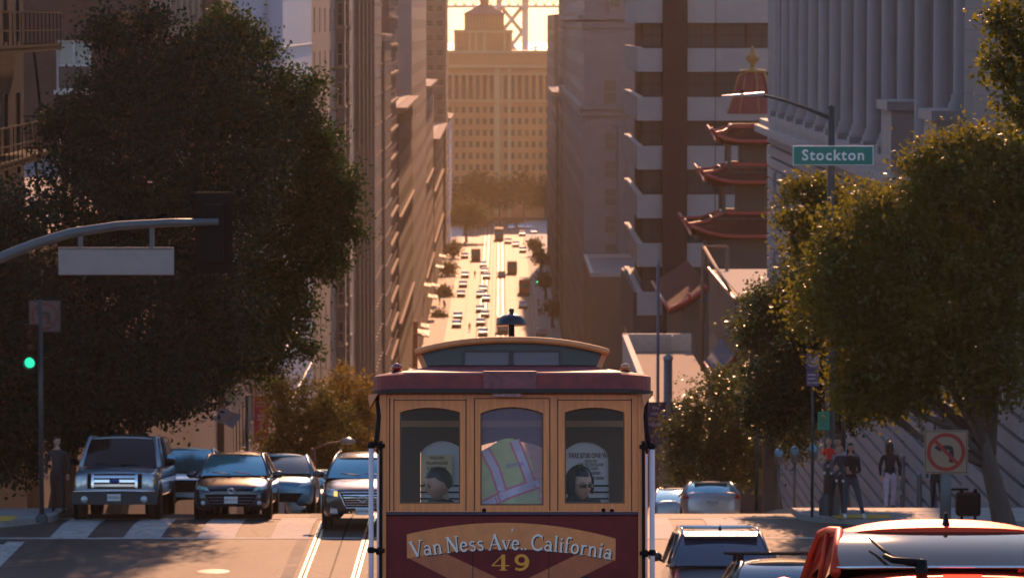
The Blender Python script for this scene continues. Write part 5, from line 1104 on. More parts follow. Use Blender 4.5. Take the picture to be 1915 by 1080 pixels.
# painted scroll and lettering
xs_, zs_ = cx_, cz_
def band(top, bot, nm, mt, y=-.003):
    m = MB(); n = len(top)-1; m.grid([[(a, y, b) for a, b in top], [(a, y, b) for a, b in bot]]); m.build(nm, mt, cc)
def arcpts(xa, za, xb, zb2, peak, n=24):
    out = []
    for k in range(n+1):
        t = k/n; px = xa+(xb-xa)*t; py = za+(zb2-za)*t-(((za+zb2)/2)-peak)*4*t*(1-t); out.append((xs_(px), zs_(py)))
    return out
ocre = mat("painted_ochre", (.78, .26, .07), .45, var=.12, scale=9)
band(arcpts(759.5, 1006, 1153, 1014, 985), arcpts(760, 1050, 1152, 1054, 1033), "scroll", ocre, -.004)
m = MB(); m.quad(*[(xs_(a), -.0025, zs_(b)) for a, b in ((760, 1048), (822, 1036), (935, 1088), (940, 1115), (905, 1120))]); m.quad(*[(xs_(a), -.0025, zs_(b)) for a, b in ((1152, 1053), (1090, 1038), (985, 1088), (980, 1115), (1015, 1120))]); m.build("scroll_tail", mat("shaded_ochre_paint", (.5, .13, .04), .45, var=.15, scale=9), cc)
def A(cx, cy, rx, ry, a0, a1, n=14): return [(cx+rx*math.cos(R(a0+(a1-a0)*k/n)), cy+ry*math.sin(R(a0+(a1-a0)*k/n))) for k in range(n+1)]
G_ = {
 'V': (.80, [([(.06, 1), (.42, 0)], .17), ([(.42, 0), (.74, 1)], .07), ([(-.06, .98), (.2, .98)], .05), ([(.62, .98), (.86, .98)], .05)]),
 'A': (.92, [([(.1, 0), (.46, 1)], .07), ([(.44, 1), (.82, 0)], .17), ([(.22, .34), (.7, .34)], .06), ([(0, .02), (.2, .02)], .05), ([(.68, .02), (.95, .02)], .05)]),
 'N': (.86, [([(.12, 0), (.12, 1)], .08), ([(.12, 1), (.72, 0)], .17), ([(.72, 0), (.72, 1)], .08), ([(0, .02), (.24, .02)], .05), ([(.6, .98), (.86, .98)], .05), ([(-.02, .98), (.16, .98)], .05)]),
 'C': (.86, [(A(.46, .5, .38, .47, 48, 312), .14), ([(.76, .7), (.76, .98)], .05), ([(.76, .04), (.76, .26)], .05)]),
 'a': (.60, [(A(.24, .2, .17, .17, 20, 340), .1), ([(.45, .0), (.45, .46)], .13), (A(.27, .44, .18, .17, 0, 150), .09), ([(.42, .02), (.58, .02)], .05)]),
 'n': (.66, [([(.13, 0), (.13, .62)], .13), (A(.32, .40, .18, .2, 10, 165), .1), ([(.5, 0), (.5, .43)], .13), ([(.02, .02), (.26, .02)], .05), ([(.38, .02), (.62, .02)], .05), ([(.02, .6), (.13, .6)], .05)]),
 'e': (.58, [(A(.28, .31, .21, .28, 5, 325), .12), ([(.1, .34), (.5, .34)], .06)]),
 's': (.50, [(A(.25, .46, .15, .13, 30, 240), .1), (A(.25, .17, .16, .14, 75, -150), .1), ([(.17, .38), (.33, .27)], .12)]),
 'v': (.58, [([(.06, .62), (.27, 0)], .13), ([(.27, 0), (.5, .62)], .06), ([(-.02, .6), (.17, .6)], .05), ([(.4, .6), (.58, .6)], .05)]),
 'l': (.32, [([(.15, 0), (.15, 1)], .13), ([(.03, .02), (.27, .02)], .05), ([(.03, .98), (.15, .98)], .05)]),
 'i': (.32, [([(.15, 0), (.15, .62)], .13), ([(.03, .02), (.27, .02)], .05), ([(.03, .6), (.15, .6)], .05), ([(.09, .84), (.21, .84)], .13)]),
 'f': (.38, [([(.15, 0), (.15, .8)], .13), (A(.31, .8, .16, .17, 180, 40), .1), ([(.03, .02), (.27, .02)], .05), ([(.03, .6), (.32, .6)], .05)]),
 'o': (.62, [(A(.3, .31, .22, .27, 0, 360, 20), .12)]),
 'r': (.48, [([(.13, 0), (.13, .62)], .13), (A(.33, .4, .18, .2, 60, 165), .1), ([(.02, .02), (.26, .02)], .05), ([(.02, .6), (.13, .6)], .05)]),
 '.': (.2, [([(.03, .06), (.15, .06)], .12)]), ' ': (.18, []),
 '4': (.86, [([(.56, 0), (.56, 1)], .19), ([(.56, .98), (.03, .3)], .07), ([(.0, .3), (.86, .3)], .07), ([(.38, .02), (.76, .02)], .06)]),
 '9': (.84, [(A(.4, .66, .25, .28, 0, 360, 20), .17), (A(.33, .55, .36, .5, 20, -110), .16), ([(.1, .12), (.2, .08)], .16)])}
def ribbon(m, pts, wd, T, y):
    P_ = [Vector(p) for p in pts]; L_, R_ = [], []
    for i, p in enumerate(P_):
        t = (P_[min(i+1, len(P_)-1)]-P_[max(i-1, 0)]).normalized(); nn = Vector((-t.y, t.x))*wd/2
        L_.append(T(p+nn, y)); R_.append(T(p-nn, y))
    m.grid([L_, R_])
def draw(txt, px0, size, base, tilt, nm, mt, mts, sx, track=0.0, x_end=None):
    m, sh = MB(), MB(); x = px0; k = 0; gl_ = [G_[c] for c in txt]
    tot = sum(g[0]+track for g in gl_)*size; sc = ((x_end-px0)/tot) if x_end else 1
    for c in txt:
        adv, strokes = G_[c]
        th = tilt(x+adv*size*sc/2); bx_, by_ = x, base(x+adv*size*sc/2)
        for pts, wd in strokes:
            k += 1
            def T(p, y): 
                dx, dy = (p.x-adv/2)*size*sc, p.y*size
                px = bx_+adv*size*sc/2+dx*math.cos(th)-dy*math.sin(th)*-1*-1; py = by_-dy*math.cos(th)-dx*math.sin(th)*-1*-1
                return (xs_(px), y, zs_(py))
            ribbon(m, pts, wd, T, -.0085-.0002*(k % 7))
            def T2(p, y): q_ = T(p, y); return (q_[0]+.011, y, q_[2]-.011)
            ribbon(sh, pts, wd, T2, -.0055-.0002*(k % 7))
        x += (adv+track)*size*sc
    m.build(nm, mt, cc, fix=False)
    if sx: sh.build(nm+"_shadow_paint", mts, cc, fix=False)
base = lambda x: 1034.5+(16.5+(1 if x > 957 else -1)*2.5)*((x-957)/190.0)**2
tilt = lambda x: -math.atan(2*(18)*(x-957)/190.0**2)
ivory = mat("ivory_paint", (.9, .78, .68), .5, var=.1, scale=20); ink = mat("black_paint_line", (.02, .012, .012), .5)
draw("Van Ness Ave.. California", 769, 29, base, tilt, "route_lettering", ivory, ink, True, .04, 1146)
m = MB(); m.tube([(xs_(957), -.007, zs_(1002)), (xs_(959), -.007, zs_(995))], .008, 5); m.build("accent_mark", ivory, cc)
draw("49", 919, 29, lambda x: 1072, lambda x: 0, "car_number", mat("orange_paint", (.95, .33, .02), .4), ink, False, .18, 1000)
# safety vest hanging behind the middle window
v0 = empty("safety_vest", (X0c, CY, ZG), "yellow safety vest with pink edged silver straps hung behind the middle window", "vest", rot=(sl, 0, 0))
yv = .35; vx = lambda px: at(px, 850, CY+yv).x-X0c; vz = lambda py: (at(958, py, CY+yv).z-ZG)-yv*math.tan(sl)
def vp(px, py, d=0): return (vx(px), yv-.10*math.sin(max(0, min(1, (px-895)/125))*math.pi)-.02*math.sin(px*.11+py*.05)-d, vz(py))
m = MB(); m.smooth = True; rows = []
for j in range(15):
    py = 822+j*(132/14); l = 925-25*min(1, j/3)-max(0, j-3)*1.6+(6 if j == 0 else 0); r_ = 972+22*min(1, j/4)+max(0, j-4)*2.0
    rows.append([vp(l+(r_-l)*k/14, py+(5*abs(k/7-1)**2)) for k in range(15)])
m.grid(rows); m.grid([[(p[0]*.99, p[1]+.12, p[2]) for p in r] for r in rows]); vb = m.build("vest_body", mat("pale_lime_fabric", (.62, .74, .2), .8, var=.12, scale=9, bump=.2), v0)
def vstrap(pts, w1, mt, d, nm):
    m = MB(); m.smooth = True; P_ = []; 
    for a, b in zip(pts, pts[1:]): P_ += [(a[0]+(b[0]-a[0])*k/8, a[1]+(b[1]-a[1])*k/8) for k in range(8)]
    P_.append(pts[-1]); Lr, Rr = [], []
    for i, p in enumerate(P_):
        q0, q1 = Vector(P_[max(0, i-1)]), Vector(P_[min(len(P_)-1, i+1)]); t = (q1-q0).normalized(); nn = Vector((-t.y, t.x))*w1/2
        Lr.append(vp(p[0]+nn.x, p[1]+nn.y, d)); Rr.append(vp(p[0]-nn.x, p[1]-nn.y, d))
    m.grid([Lr, Rr]); m.build(nm, mt, vb)
pk_ = mat("coral_trim", (.85, .2, .16), .7); sv = mat("reflective_silver", (.75, .7, .78), .4)
for pts in ([(906, 842), (926, 880), (942, 930)], [(962, 826), (980, 870), (996, 915)], [(905, 947), (950, 925), (1008, 905)]):
    vstrap(pts, 21, pk_, .006, "strap_edging"); vstrap(pts, 13, sv, .010, "reflective_strap")
text_mesh("SFMTA", "vest_print", mat("violet_ink", (.3, .2, .45), .7), vb, .06, .001, 0, xform=Matrix.Translation((vx(963), yv-.125, vz(872))) @ RX @ Matrix.Rotation(R(8), 4, 'Z'))
# ------------------------------------------------------------------ people
SK = {k: mat("skin_"+k, c, .5, var=.08, scale=8) for k, c in (("fair", (.42, .24, .17)), ("tan", (.3, .16, .1)))}
HAIR = {"dark": mat("dark_hair", (.012, .009, .008), .45, var=.3, scale=30), "blond": mat("fair_hair", (.3, .17, .07), .5, var=.3, scale=30)}
def head_mesh(m, c, h=.235, yaw=0, pitch=0, roll=0):
    """a face looking along -Y turned by yaw; c = centre of the head; h = chin to crown"""
    M = Matrix.Translation(c) @ Matrix.Rotation(yaw, 4, 'Z') @ Matrix.Rotation(pitch, 4, 'X') @ Matrix.Rotation(roll, 4, 'Y')
    N, K = 20, 28; rows = []; u = h/2
    for i in range(N+1):
        th = math.pi*i/N; z = math.cos(th); row = []
        for k in range(K+1):
            ph = 2*math.pi*k/K; x, y = math.sin(th)*math.cos(ph), math.sin(th)*math.sin(ph)
            wx = .64 if z > -.1 else .64-.24*min(1, (-z-.1)/.8)**1.3; fy = .80 if y < 0 else .88
            X, Y_, Z = x*wx, y*fy, z
            if z < -.2 and y > 0: Y_ *= 1-.55*min(1, (-z-.2)/.8)
            f = -y
            if f > .3:
                ax = abs(X)
                Y_ -= .17*math.exp(-(X/.07)**2)*math.exp(-((z+.16)/.13)**2)+.07*math.exp(-(X/.05)**2)*math.exp(-((z-.02)/.16)**2)
                Y_ += .07*math.exp(-((ax-.24)/.1)**2)*math.exp(-((z-.02)/.08)**2)
                Y_ -= .05*math.exp(-(X/.3)**2)*math.exp(-((z-.17)/.06)**2)
                Y_ -= .05*math.exp(-(X/.16)**2)*math.exp(-((z+.43)/.06)**2)-.035*math.exp(-(X/.14)**2)*math.exp(-((z+.36)/.02)**2)*0
                Y_ += .03*math.exp(-(X/.17)**2)*math.exp(-((z+.45)/.016)**2)
                Y_ -= .07*math.exp(-(X/.14)**2)*math.exp(-((z+.8)/.13)**2)
            row.append(M @ Vector((X*u, Y_*u, Z*u)))
        rows.append(row)
    o = m.smooth; m.smooth = True; m.grid(rows)
    for s in (-1, 1):
        m.lathe([(0, -.012), (.02, -.01), (.03, .004), (.018, .012), (.012, .002)], (0, 0, 0), 12, 'x', M @ Matrix.Translation((s*.63*u, .05*u, -.06*u)) @ Matrix.Diagonal((s, .75, 1.25, 1)))
    m.smooth = o; return M, u
def face_bits(par, M, u, shades=False):
    if shades:
        m = MB(); m.smooth = True
        for s in (-1, 1): m.grid([[M @ Vector((s*u*x, -u*(.86-.35*x*x), u*z)) for x in (.06, .2, .34, .5)] for z in (.12, .08, -.02, -.1)])
        m.tube([M @ Vector((-u*.1, -u*.9, u*.06)), M @ Vector((u*.1, -u*.9, u*.06))], .003, 5)
        for s in (-1, 1): m.tube([M @ Vector((s*u*.5, -u*.72, u*.07)), M @ Vector((s*u*.66, u*.05, u*.02))], .003, 5)
        m.build("sunglasses", mat("black_lens", (.008, .008, .009), .15, coat=1), par)
    else:
        m = MB()
        for s in (-1, 1): m.lathe([(0, -.011), (.008, -.007), (.011, 0), (.006, .008)], M @ Vector((s*.25*u, -.70*u, .02*u)), 10, 'y')
        m.build("eyes", mat("eye_dark", (.03, .02, .018), .2), par)
    m = MB()
    for s in (-1, 1): m.tube([M @ Vector((s*u*.12, -u*.82, u*.15)), M @ Vector((s*u*.27, -u*.80, u*.20)), M @ Vector((s*u*.42, -u*.66, u*.15))], [.003, .0045, .002], 5)
    m.build("eyebrows", HAIR["dark"], par)
    m = MB(); m.tube([M @ Vector((-u*.17, -u*.76, -u*.45)), M @ Vector((0, -u*.845, -u*.44)), M @ Vector((u*.17, -u*.76, -u*.45))], [.002, .006, .002], 6); m.build("lips", mat("lips", (.3, .11, .09), .5), par)
def hair(par, M, u, mt, kind="short"):
    m = MB(); m.smooth = True; rows = []; N, K = 12, 28
    for i in range(N+1):
        row = []
        for k in range(K+1):
            ph = 2*math.pi*k/K; back = math.sin(ph)   # +1 back, -1 front
            low = 1.0+.38*max(0, min(1, (back+.4)/.3))+.55*max(0, min(1, (back-.05)/.35))
            th = low*i/N; x, y, z = math.sin(th)*math.cos(ph), math.sin(th)*math.sin(ph), math.cos(th)
            rip = 1+.02*math.sin(ph*13+i)+.015*math.sin(ph*29)
            row.append(M @ Vector((x*.67*u*rip, (y*(.86 if y < 0 else .96)+.0)*u*rip, (z*1.05)*u)))
        rows.append(row)
    m.grid(rows); inner = [[c_.lerp(M @ Vector((0, 0, 0)), .12) for c_ in r] for r in rows[-1:]]; m.grid([rows[-1], inner[0]])
    m.build("hair", mt, par)
    if kind == "long":
        m = MB(); m.smooth = True; rows = []
        for i in range(8):
            t = i/7; rows.append([M @ Vector((math.cos(a)*u*(.72+.22*t-.2*t*t), u*(.15+.1*t+math.sin(a)*(.75-.2*t)), u*(.5-2.9*t))) for a in [R(-15+210*k/10) for k in range(11)]])
        m.grid(rows); m.grid([[p+Vector((0, -.03, 0)) for p in r] for r in rows[-1:]]+[rows[-1]]); m.build("long_hair", mt, par)
def figure(name, label, loc_, J, E, mats, colour, head, group=None, cat="person", hands=(), scale=1.0, hairm="dark", hairk="short", shades=False, skin="fair", hh=.225):
    """J joints {name:(x,y,z,r)}; E edges; colour(edge)->material index; one continuous skinned body"""
    bm = bmesh.new(); ly = bm.verts.layers.skin.verify(); vd = {}
    for k, (x, y, z, r) in J.items():
        v = bm.verts.new((x*scale, y*scale, z*scale)); rr_2 = (r, r) if not isinstance(r, tuple) else r; v[ly].radius = (rr_2[0]*scale, rr_2[1]*scale); v[ly].use_root = (k == 'pelvis'); vd[k] = v
    for a, b in E: bm.edges.new((vd[a], vd[b]))
    me = bpy.data.meshes.new("tmp"); bm.to_mesh(me); bm.free(); o = bpy.data.objects.new("tmp", me); col.objects.link(o)
    o.modifiers.new("s", 'SKIN').use_smooth_shade = True; ss = o.modifiers.new("d", 'SUBSURF'); ss.levels = 2; ss.render_levels = 2
    bpy.context.view_layer.update(); ev = o.evaluated_get(bpy.context.evaluated_depsgraph_get()); em = ev.to_mesh()
    m = MB(); m.smooth = True; segs = [(Vector(J[a][:3])*scale, Vector(J[b][:3])*scale, colour(a, b)) for a, b in E]
    vs_ = [v.co.copy() for v in em.vertices]
    def near(p):
        best = (9, 0)
        for a, b, c in segs:
            ab = b-a; t = max(0, min(1, (p-a).dot(ab)/max(1e-9, ab.length_squared))); d = (p-(a+ab*t)).length
            if d < best[0]: best = (d, c)
        return best[1]
    fs = [tuple(p.vertices) for p in em.polygons]; m.v = [tuple(v) for v in vs_]; m.f = fs; m.sm = [True]*len(fs)
    m.m = [near(sum((vs_[i] for i in f), Vector())/len(f)) for f in fs]
    ev.to_mesh_clear(); bpy.data.objects.remove(o)
    m.mi = 0; M, u = head_mesh(m, Vector(head[0])*scale, hh*scale, *head[1])
    for (w_, d_, s) in hands:      # palm and five curled fingers
        w_ = Vector(w_)*scale; d_ = Vector(d_).normalized(); side = d_.cross(Vector((0, -1, .2))).normalized()*s; nrm = d_.cross(side)
        m.tube([w_-d_*.01, w_+d_*.03*scale, w_+d_*.085*scale], [.022*scale, .033*scale, .03*scale], 8)
        for k in range(4):
            b_ = w_+d_*.08*scale+side*(k-1.5)*.019*scale; l_ = (.065, .075, .07, .055)[k]*scale
            m.tube([b_, b_+d_*l_*.5+nrm*.008*scale, b_+d_*l_*.8+nrm*.03*scale], [.009*scale, .008*scale, .006*scale], 6)
        m.tube([w_+d_*.02*scale-side*.03*scale, w_+d_*.055*scale-side*.055*scale, w_+d_*.085*scale-side*.05*scale+nrm*.015*scale], [.012*scale, .010*scale, .008*scale], 6)
    ob = m.build(name, [SK[skin]]+mats, None, fix=False, label=label, cat=cat, group=group); ob.location = loc_
    face_bits(ob, M, u, shades)
    if hairk != "none": hair(ob, M, u, HAIR[hairm], hairk)
    return ob, M, u
EB = [('pelvis', 'waist'), ('waist', 'chest'), ('chest', 'neck'), ('neck', 'skull'), ('chest', 'sl'), ('sl', 'el'), ('el', 'wl'), ('chest', 'sr'), ('sr', 'er'), ('er', 'wr'), ('pelvis', 'hl'), ('hl', 'kl'), ('kl', 'al'), ('al', 'tl'), ('pelvis', 'hr'), ('hr', 'kr'), ('kr', 'ar'), ('ar', 'tr')]
def cfun(sleeve=True):
    def f(a, b):
        s = {a, b}
        if s & {'skull'}: return 0
        if s <= {'tl', 'al', 'tr', 'ar'}: return 3
        if s & {'kl', 'kr', 'hl', 'hr'}: return 2
        if s & {'wl', 'wr'} and not sleeve: return 0
        return 1
    return f
def stand(sw=.19, wl=None, wr=None, el=None, er=None, fl=(-.12, 0), fr=(.12, 0), kl=None, kr=None, hipw=.1, h=1.0, coat=0):
    J = {'pelvis': (0, 0, .93, .13), 'waist': (0, -.01, 1.1, .115), 'chest': (0, 0, 1.3, .13), 'neck': (0, -.005, 1.46, .058), 'skull': (0, -.01, 1.56, .055),
         'sl': (-sw, 0, 1.38, .062), 'el': el or (-sw-.07, .03, 1.12, .048), 'wl': wl or (-sw-.06, -.06, .88, .03),
         'sr': (sw, 0, 1.38, .062), 'er': er or (sw+.07, .03, 1.12, .048), 'wr': wr or (sw+.06, -.06, .88, .03),
         'hl': (-hipw, 0, .86, .1), 'kl': kl or (-hipw*.5+fl[0]*.5, fl[1]*.5-.03, .49, .068), 'al': (fl[0], fl[1], .09, .045), 'tl': (fl[0]*1.1, fl[1]-.16, .035, .035),
         'hr': (hipw, 0, .86, .1), 'kr': kr or (hipw*.5+fr[0]*.5, fr[1]*.5-.03, .49, .068), 'ar': (fr[0], fr[1], .09, .045), 'tr': (fr[0]*1.1, fr[1]-.16, .035, .035)}
    return J
def cl(n, c): return mat("cloth_"+n, c, .85, var=.2, scale=12, bump=.2)
def spot(px, Y, py=950): X = at(px, py, Y).x; return (X, Y, gz(Y)+.135)
SHOE = cl("dark_shoe", (.02, .02, .02)); WSH = cl("white_shoe", (.6, .6, .6))
J = stand(sw=.21, el=(-.3, -.05, 1.12, .05), wl=(-.12, -.25, 1.16, .032), er=(.27, .0, 1.12, .05), wr=(.05, -.24, 1.1, .032), fl=(-.14, 0), fr=(.17, .05))
figure("person", "man in pale checked shirt and dark trousers holding the toddler in red", spot(1565, 92.6), J, EB, [cl("pale_mauve_shirt", (.34, .27, .36)), cl("black_trousers", (.018, .018, .022)), SHOE], cfun(), ((0, -.03, 1.66), (R(-15), 0, 0)), hands=(((-.12, -.25, 1.16), (.8, -.1, .1), 1), ((.05, -.24, 1.1), (-.8, -.2, 0), -1)), scale=1.03, hairm="dark")
J = stand(sw=.17, el=(-.23, -.05, 1.1, .042), wl=(-.2, -.26, 1.14, .028), er=(.22, .02, 1.08, .042), wr=(.0, -.25, 1.08, .028), fl=(-.12, 0), fr=(.3, -.02), hipw=.1)
figure("person", "long haired woman in black top and jeans carrying the toddler in dark clothes", spot(1590, 91.9), J, EB, [cl("black_top", (.012, .012, .016)), cl("slate_jeans", (.04, .06, .09)), WSH], cfun(), ((.0, -.03, 1.645), (R(10), 0, 0)), hands=(((-.2, -.26, 1.14), (-.7, -.1, .2), -1), ((.0, -.25, 1.08), (-.8, -.2, .1), -1)), scale=.98, hairk="long")
J = {'pelvis': (0, 0, .0, .075), 'waist': (0, 0, .1, .075), 'chest': (0, 0, .2, .08), 'neck': (0, 0, .3, .035), 'skull': (0, 0, .35, .04), 'sl': (-.09, 0, .25, .04), 'el': (-.14, -.03, .13, .032), 'wl': (-.1, -.1, .08, .022), 'sr': (.09, 0, .25, .04), 'er': (.14, .02, .14, .032), 'wr': (.16, .0, .04, .022), 'hl': (-.05, -.03, -.02, .055), 'kl': (-.1, -.14, -.08, .045), 'al': (-.1, -.13, -.24, .03), 'tl': (-.1, -.2, -.27, .025), 'hr': (.05, -.03, -.02, .055), 'kr': (.06, -.15, -.09, .045), 'ar': (.05, -.13, -.25, .03), 'tr': (.05, -.2, -.28, .025)}
s0 = spot(1565, 92.6); p = Vector(s0)+Vector((-.22, -.3, 1.30))
figure("toddler", "small fair haired child in a bright red shirt held up by the man", p, J, EB, [cl("bright_red", (.75, .04, .02)), cl("grey_shorts", (.1, .09, .09)), WSH], cfun(False), ((0, -.01, .43), (R(20), 0, 0)), hands=(((-.1, -.1, .08), (0, -.5, -.4), 1), ((.16, 0, .04), (0, -.3, -.8), -1)), hairm="blond", cat="child", hh=.19)
s0 = spot(1590, 91.9); p = Vector(s0)+Vector((-.25, -.28, 1.16))
figure("toddler", "small fair haired child in dark clothes on the long haired woman's arm", p, J, EB, [cl("navy_knit", (.02, .025, .04)), cl("dark_blue", (.03, .04, .07)), WSH], cfun(), ((0, -.01, .43), (R(-10), 0, 0)), hands=(((-.1, -.1, .08), (0, -.5, -.4), 1), ((.16, 0, .04), (0, -.3, -.8), -1)), hairm="blond", cat="child", hh=.19)
J = stand(sw=.18, fl=(-.1, -.15), fr=(.1, .2))
figure("person", "woman with long dark hair and pale trousers walking away beside the grooved wall", spot(1664, 103, 920), J, EB, [cl("black_coat", (.012, .012, .015)), cl("pale_mauve_trousers", (.36, .32, .42)), SHOE], cfun(), ((0, .02, 1.65), (R(180), 0, 0)), hands=(((-.25, -.06, .88), (0, -.1, -1), 1), ((.25, -.06, .88), (0, -.1, -1), -1)), hairk="long")
figure("person", "person in black clothes half hidden behind the turn prohibition sign", spot(1752, 105, 920), stand(fl=(-.1, .1), fr=(.12, -.1)), EB, [cl("black_coat", (.012, .012, .015)), cl("black_trousers", (.018, .018, .022)), SHOE], cfun(), ((0, -.02, 1.65), (R(150), 0, 0)), hands=(((-.25, -.06, .88), (0, -.1, -1), 1), ((.25, -.06, .88), (0, -.1, -1), -1)))
figure("person", "person in dark coat standing in shade left of the pickup truck", spot(108, 94.5, 950), stand(fl=(-.1, .1), fr=(.14, -.1)), EB, [cl("charcoal_coat", (.02, .022, .028)), cl("black_trousers", (.018, .018, .022)), SHOE], cfun(), ((0, -.02, 1.65), (R(40), 0, 0)), hands=(((-.25, -.06, .88), (0, -.1, -1), 1), ((.25, -.06, .88), (0, -.1, -1), -1)))
# passengers (seated inside, built in the car's own tilt)
def seat(headpx, headpy, yo, **k):
    x = at(headpx, headpy, CY+yo).x; z = at(headpx, headpy, CY+yo).z; return Vector((x, CY+yo, z))
def seated(side):
    J = {'pelvis': (0, 0, -.8, .14), 'waist': (0, 0, -.6, .13), 'chest': (0, .0, -.33, .15), 'neck': (0, 0, -.15, .062), 'skull': (0, 0, -.06, .06), 'sl': (-.2, .0, -.22, .08), 'el': (-.25, -.02, -.58, .055), 'wl': (-.15, -.2, -.72, .033), 'sr': (.2, .0, -.22, .08), 'er': (.25, -.02, -.58, .055), 'wr': (.12, -.2, -.74, .033), 'hl': (-.1, -.05, -.88, .1), 'kl': (-.13, -.42, -.9, .075), 'al': (-.13, -.45, -1.28, .05), 'tl': (-.13, -.6, -1.33, .04), 'hr': (.1, -.05, -.88, .1), 'kr': (.13, -.42, -.9, .075), 'ar': (.13, -.45, -1.28, .05), 'tr': (.13, -.6, -1.33, .04)}
    Rz = Matrix.Rotation(side, 3, 'Z'); return {k: tuple(Rz @ Vector(v[:3]))+(v[3],) for k, v in J.items()}, Rz
J, Rz = seated(R(-62)); q0 = seat(828, 903, .62)+Vector((.0, 0, 0))
h1 = Vector((0, -.03, .0)); 
ob, M, u = figure("person", "short haired man in profile looking down behind the left rear window", q0, J, EB, [cl("black_jacket", (.012, .014, .018)), cl("black_trousers", (.018, .018, .022)), SHOE], cfun(), (Rz @ Vector((0, -.05, .0)), (R(-66), R(14), 0)), hands=((Rz @ Vector((-.15, -.2, -.72)), Rz @ Vector((0, -1, -.1)), 1), (Rz @ Vector((.12, -.2, -.74)), Rz @ Vector((0, -1, -.1)), -1)), hh=.31)
J, Rz = seated(R(28)); q0 = seat(1081, 903, .55)
ob, M, u = figure("person", "man in dark sunglasses and high collar looking out of the right rear window", q0, J, EB, [cl("black_hoodie", (.01, .01, .012)), cl("black_trousers", (.018, .018, .022)), SHOE], cfun(), (Rz @ Vector((0, -.04, .0)), (R(30), R(4), 0)), hands=((Rz @ Vector((-.15, -.2, -.72)), Rz @ Vector((0, -1, -.1)), 1), (Rz @ Vector((.12, -.2, -.74)), Rz @ Vector((0, -1, -.1)), -1)), shades=True, hh=.32)
m = MB(); m.smooth = True; rows = []
for i in range(9):
    th = .25+1.75*i/8; rows.append([M @ Vector((math.sin(th)*math.cos(a)*u*.86, u*(.12+math.sin(th)*math.sin(a)*1.0), math.cos(th)*u*1.22-.1*u)) for a in [R(-38+256*k/16) for k in range(17)]])
m.grid(rows); m.build("hood", cl("black_hoodie", (.01, .01, .012)), ob)
m = MB(); m.smooth = True; m.lathe([(.11, -.19), (.1, -.13), (.095, -.1), (.085, -.1)], (0, 0, 0), 20); m.build("collar", cl("black_hoodie", (.01, .01, .012)), ob)
m = MB(); m.tube([M @ Vector((-.66*u, -.05*u, -.1*u)), M @ Vector((-.7*u, -.12*u, -.25*u)), M @ Vector((-.66*u, -.1*u, -.4*u))], [.006, .004, .003], 6); m.build("earphone", mat("white_plastic", (.8, .8, .8), .3), ob)
# far pedestrians
for px, py, Yl in ((888, 519, 0), (878, 620, 0)):
    Y = 600.0
    for _ in range(30): Y = -gz(Y)*FPX/(py-40)
    figure("person", ["dark figure crossing the bright road beside the parked row higher up", "dark figure standing in the bright road just above the roof's left side"][py > 600], (at(px, py, Y).x, Y, gz(Y)), stand(), EB, [cl("black_coat", (.012, .012, .015)), cl("black_trousers", (.018, .018, .022)), SHOE], cfun(), ((0, -.02, 1.65), (0, 0, 0)), hairk="short")
# pedestrians on the far sidewalks, copies of one walking figure
rp = random.Random(5); pr0 = None
for i in range(26):
    left_ = i < 17; X = rp.uniform(-13.2, -10.9) if left_ else rp.uniform(7.6, 10.6); Y = rp.uniform(790, 1060)
    if pr0 is None:
        pr0, _m, _u = figure("person", "dark dressed person walking on the sunlit far left sidewalk", (X, Y, gz(Y)+.14), stand(fl=(-.1, -.2), fr=(.1, .22)), EB, [cl("black_coat", (.012, .012, .015)), cl("black_trousers", (.018, .018, .022)), SHOE], cfun(), ((0, -.02, 1.65), (0, 0, 0)), group="people on the sunlit far left sidewalk")
        continue
    c_ = pr0.copy(); col.objects.link(c_); c_.location = (X, Y, gz(Y)+.14); c_.rotation_euler = (0, 0, rp.uniform(0, 6.2)); c_.scale = (1, 1, rp.uniform(.93, 1.04))
    if not left_: c_["label"] = "dark dressed person walking on the shaded far right sidewalk"; c_["group"] = "people on the shaded far right sidewalk"
# ------------------------------------------------------------------ street furniture
M_pole = mat("galvanised_pole", (.1, .115, .125), .5, .4, var=.15); M_dpole = mat("dark_green_pole", (.03, .04, .045), .5, var=.15)
M_green = mat("lit_green_signal", (.02, .6, .4), .3, emit=(.03, 1, .55), est=.55)
def sighead(par, x, y, z, lit=True, back=False, s=1.0):
    m = MB(); m.box(x-.17*s, x+.17*s, y, y+.2, z-.52*s, z+.52*s); b = m.build("signal_housing", M_trim, par, bevel=.02)
    if back: m = MB(); m.box(x-.33*s, x+.33*s, y+.2, y+.215, z-.72*s, z+.72*s); m.build("backplate", M_trim, par); 
    for k, c in enumerate(("red", "amber", "green")):
        zz = z+.33*s-.33*s*k
        if not back:
            m = MB(); m.lathe([(0, -.03), (.1*s, -.02), (.12*s, 0)], (x, y, zz), 18, 'y'); m.build("lens", M_green if (c == "green" and lit) else mat("dead_lens_"+c, (.05, .02, .02), .3), b)
            m = MB(); m.lathe([(.135*s, -.2), (.135*s, 0)], (x, y, zz), 18, 'y'); m.build("visor", M_trim, b)
    return b
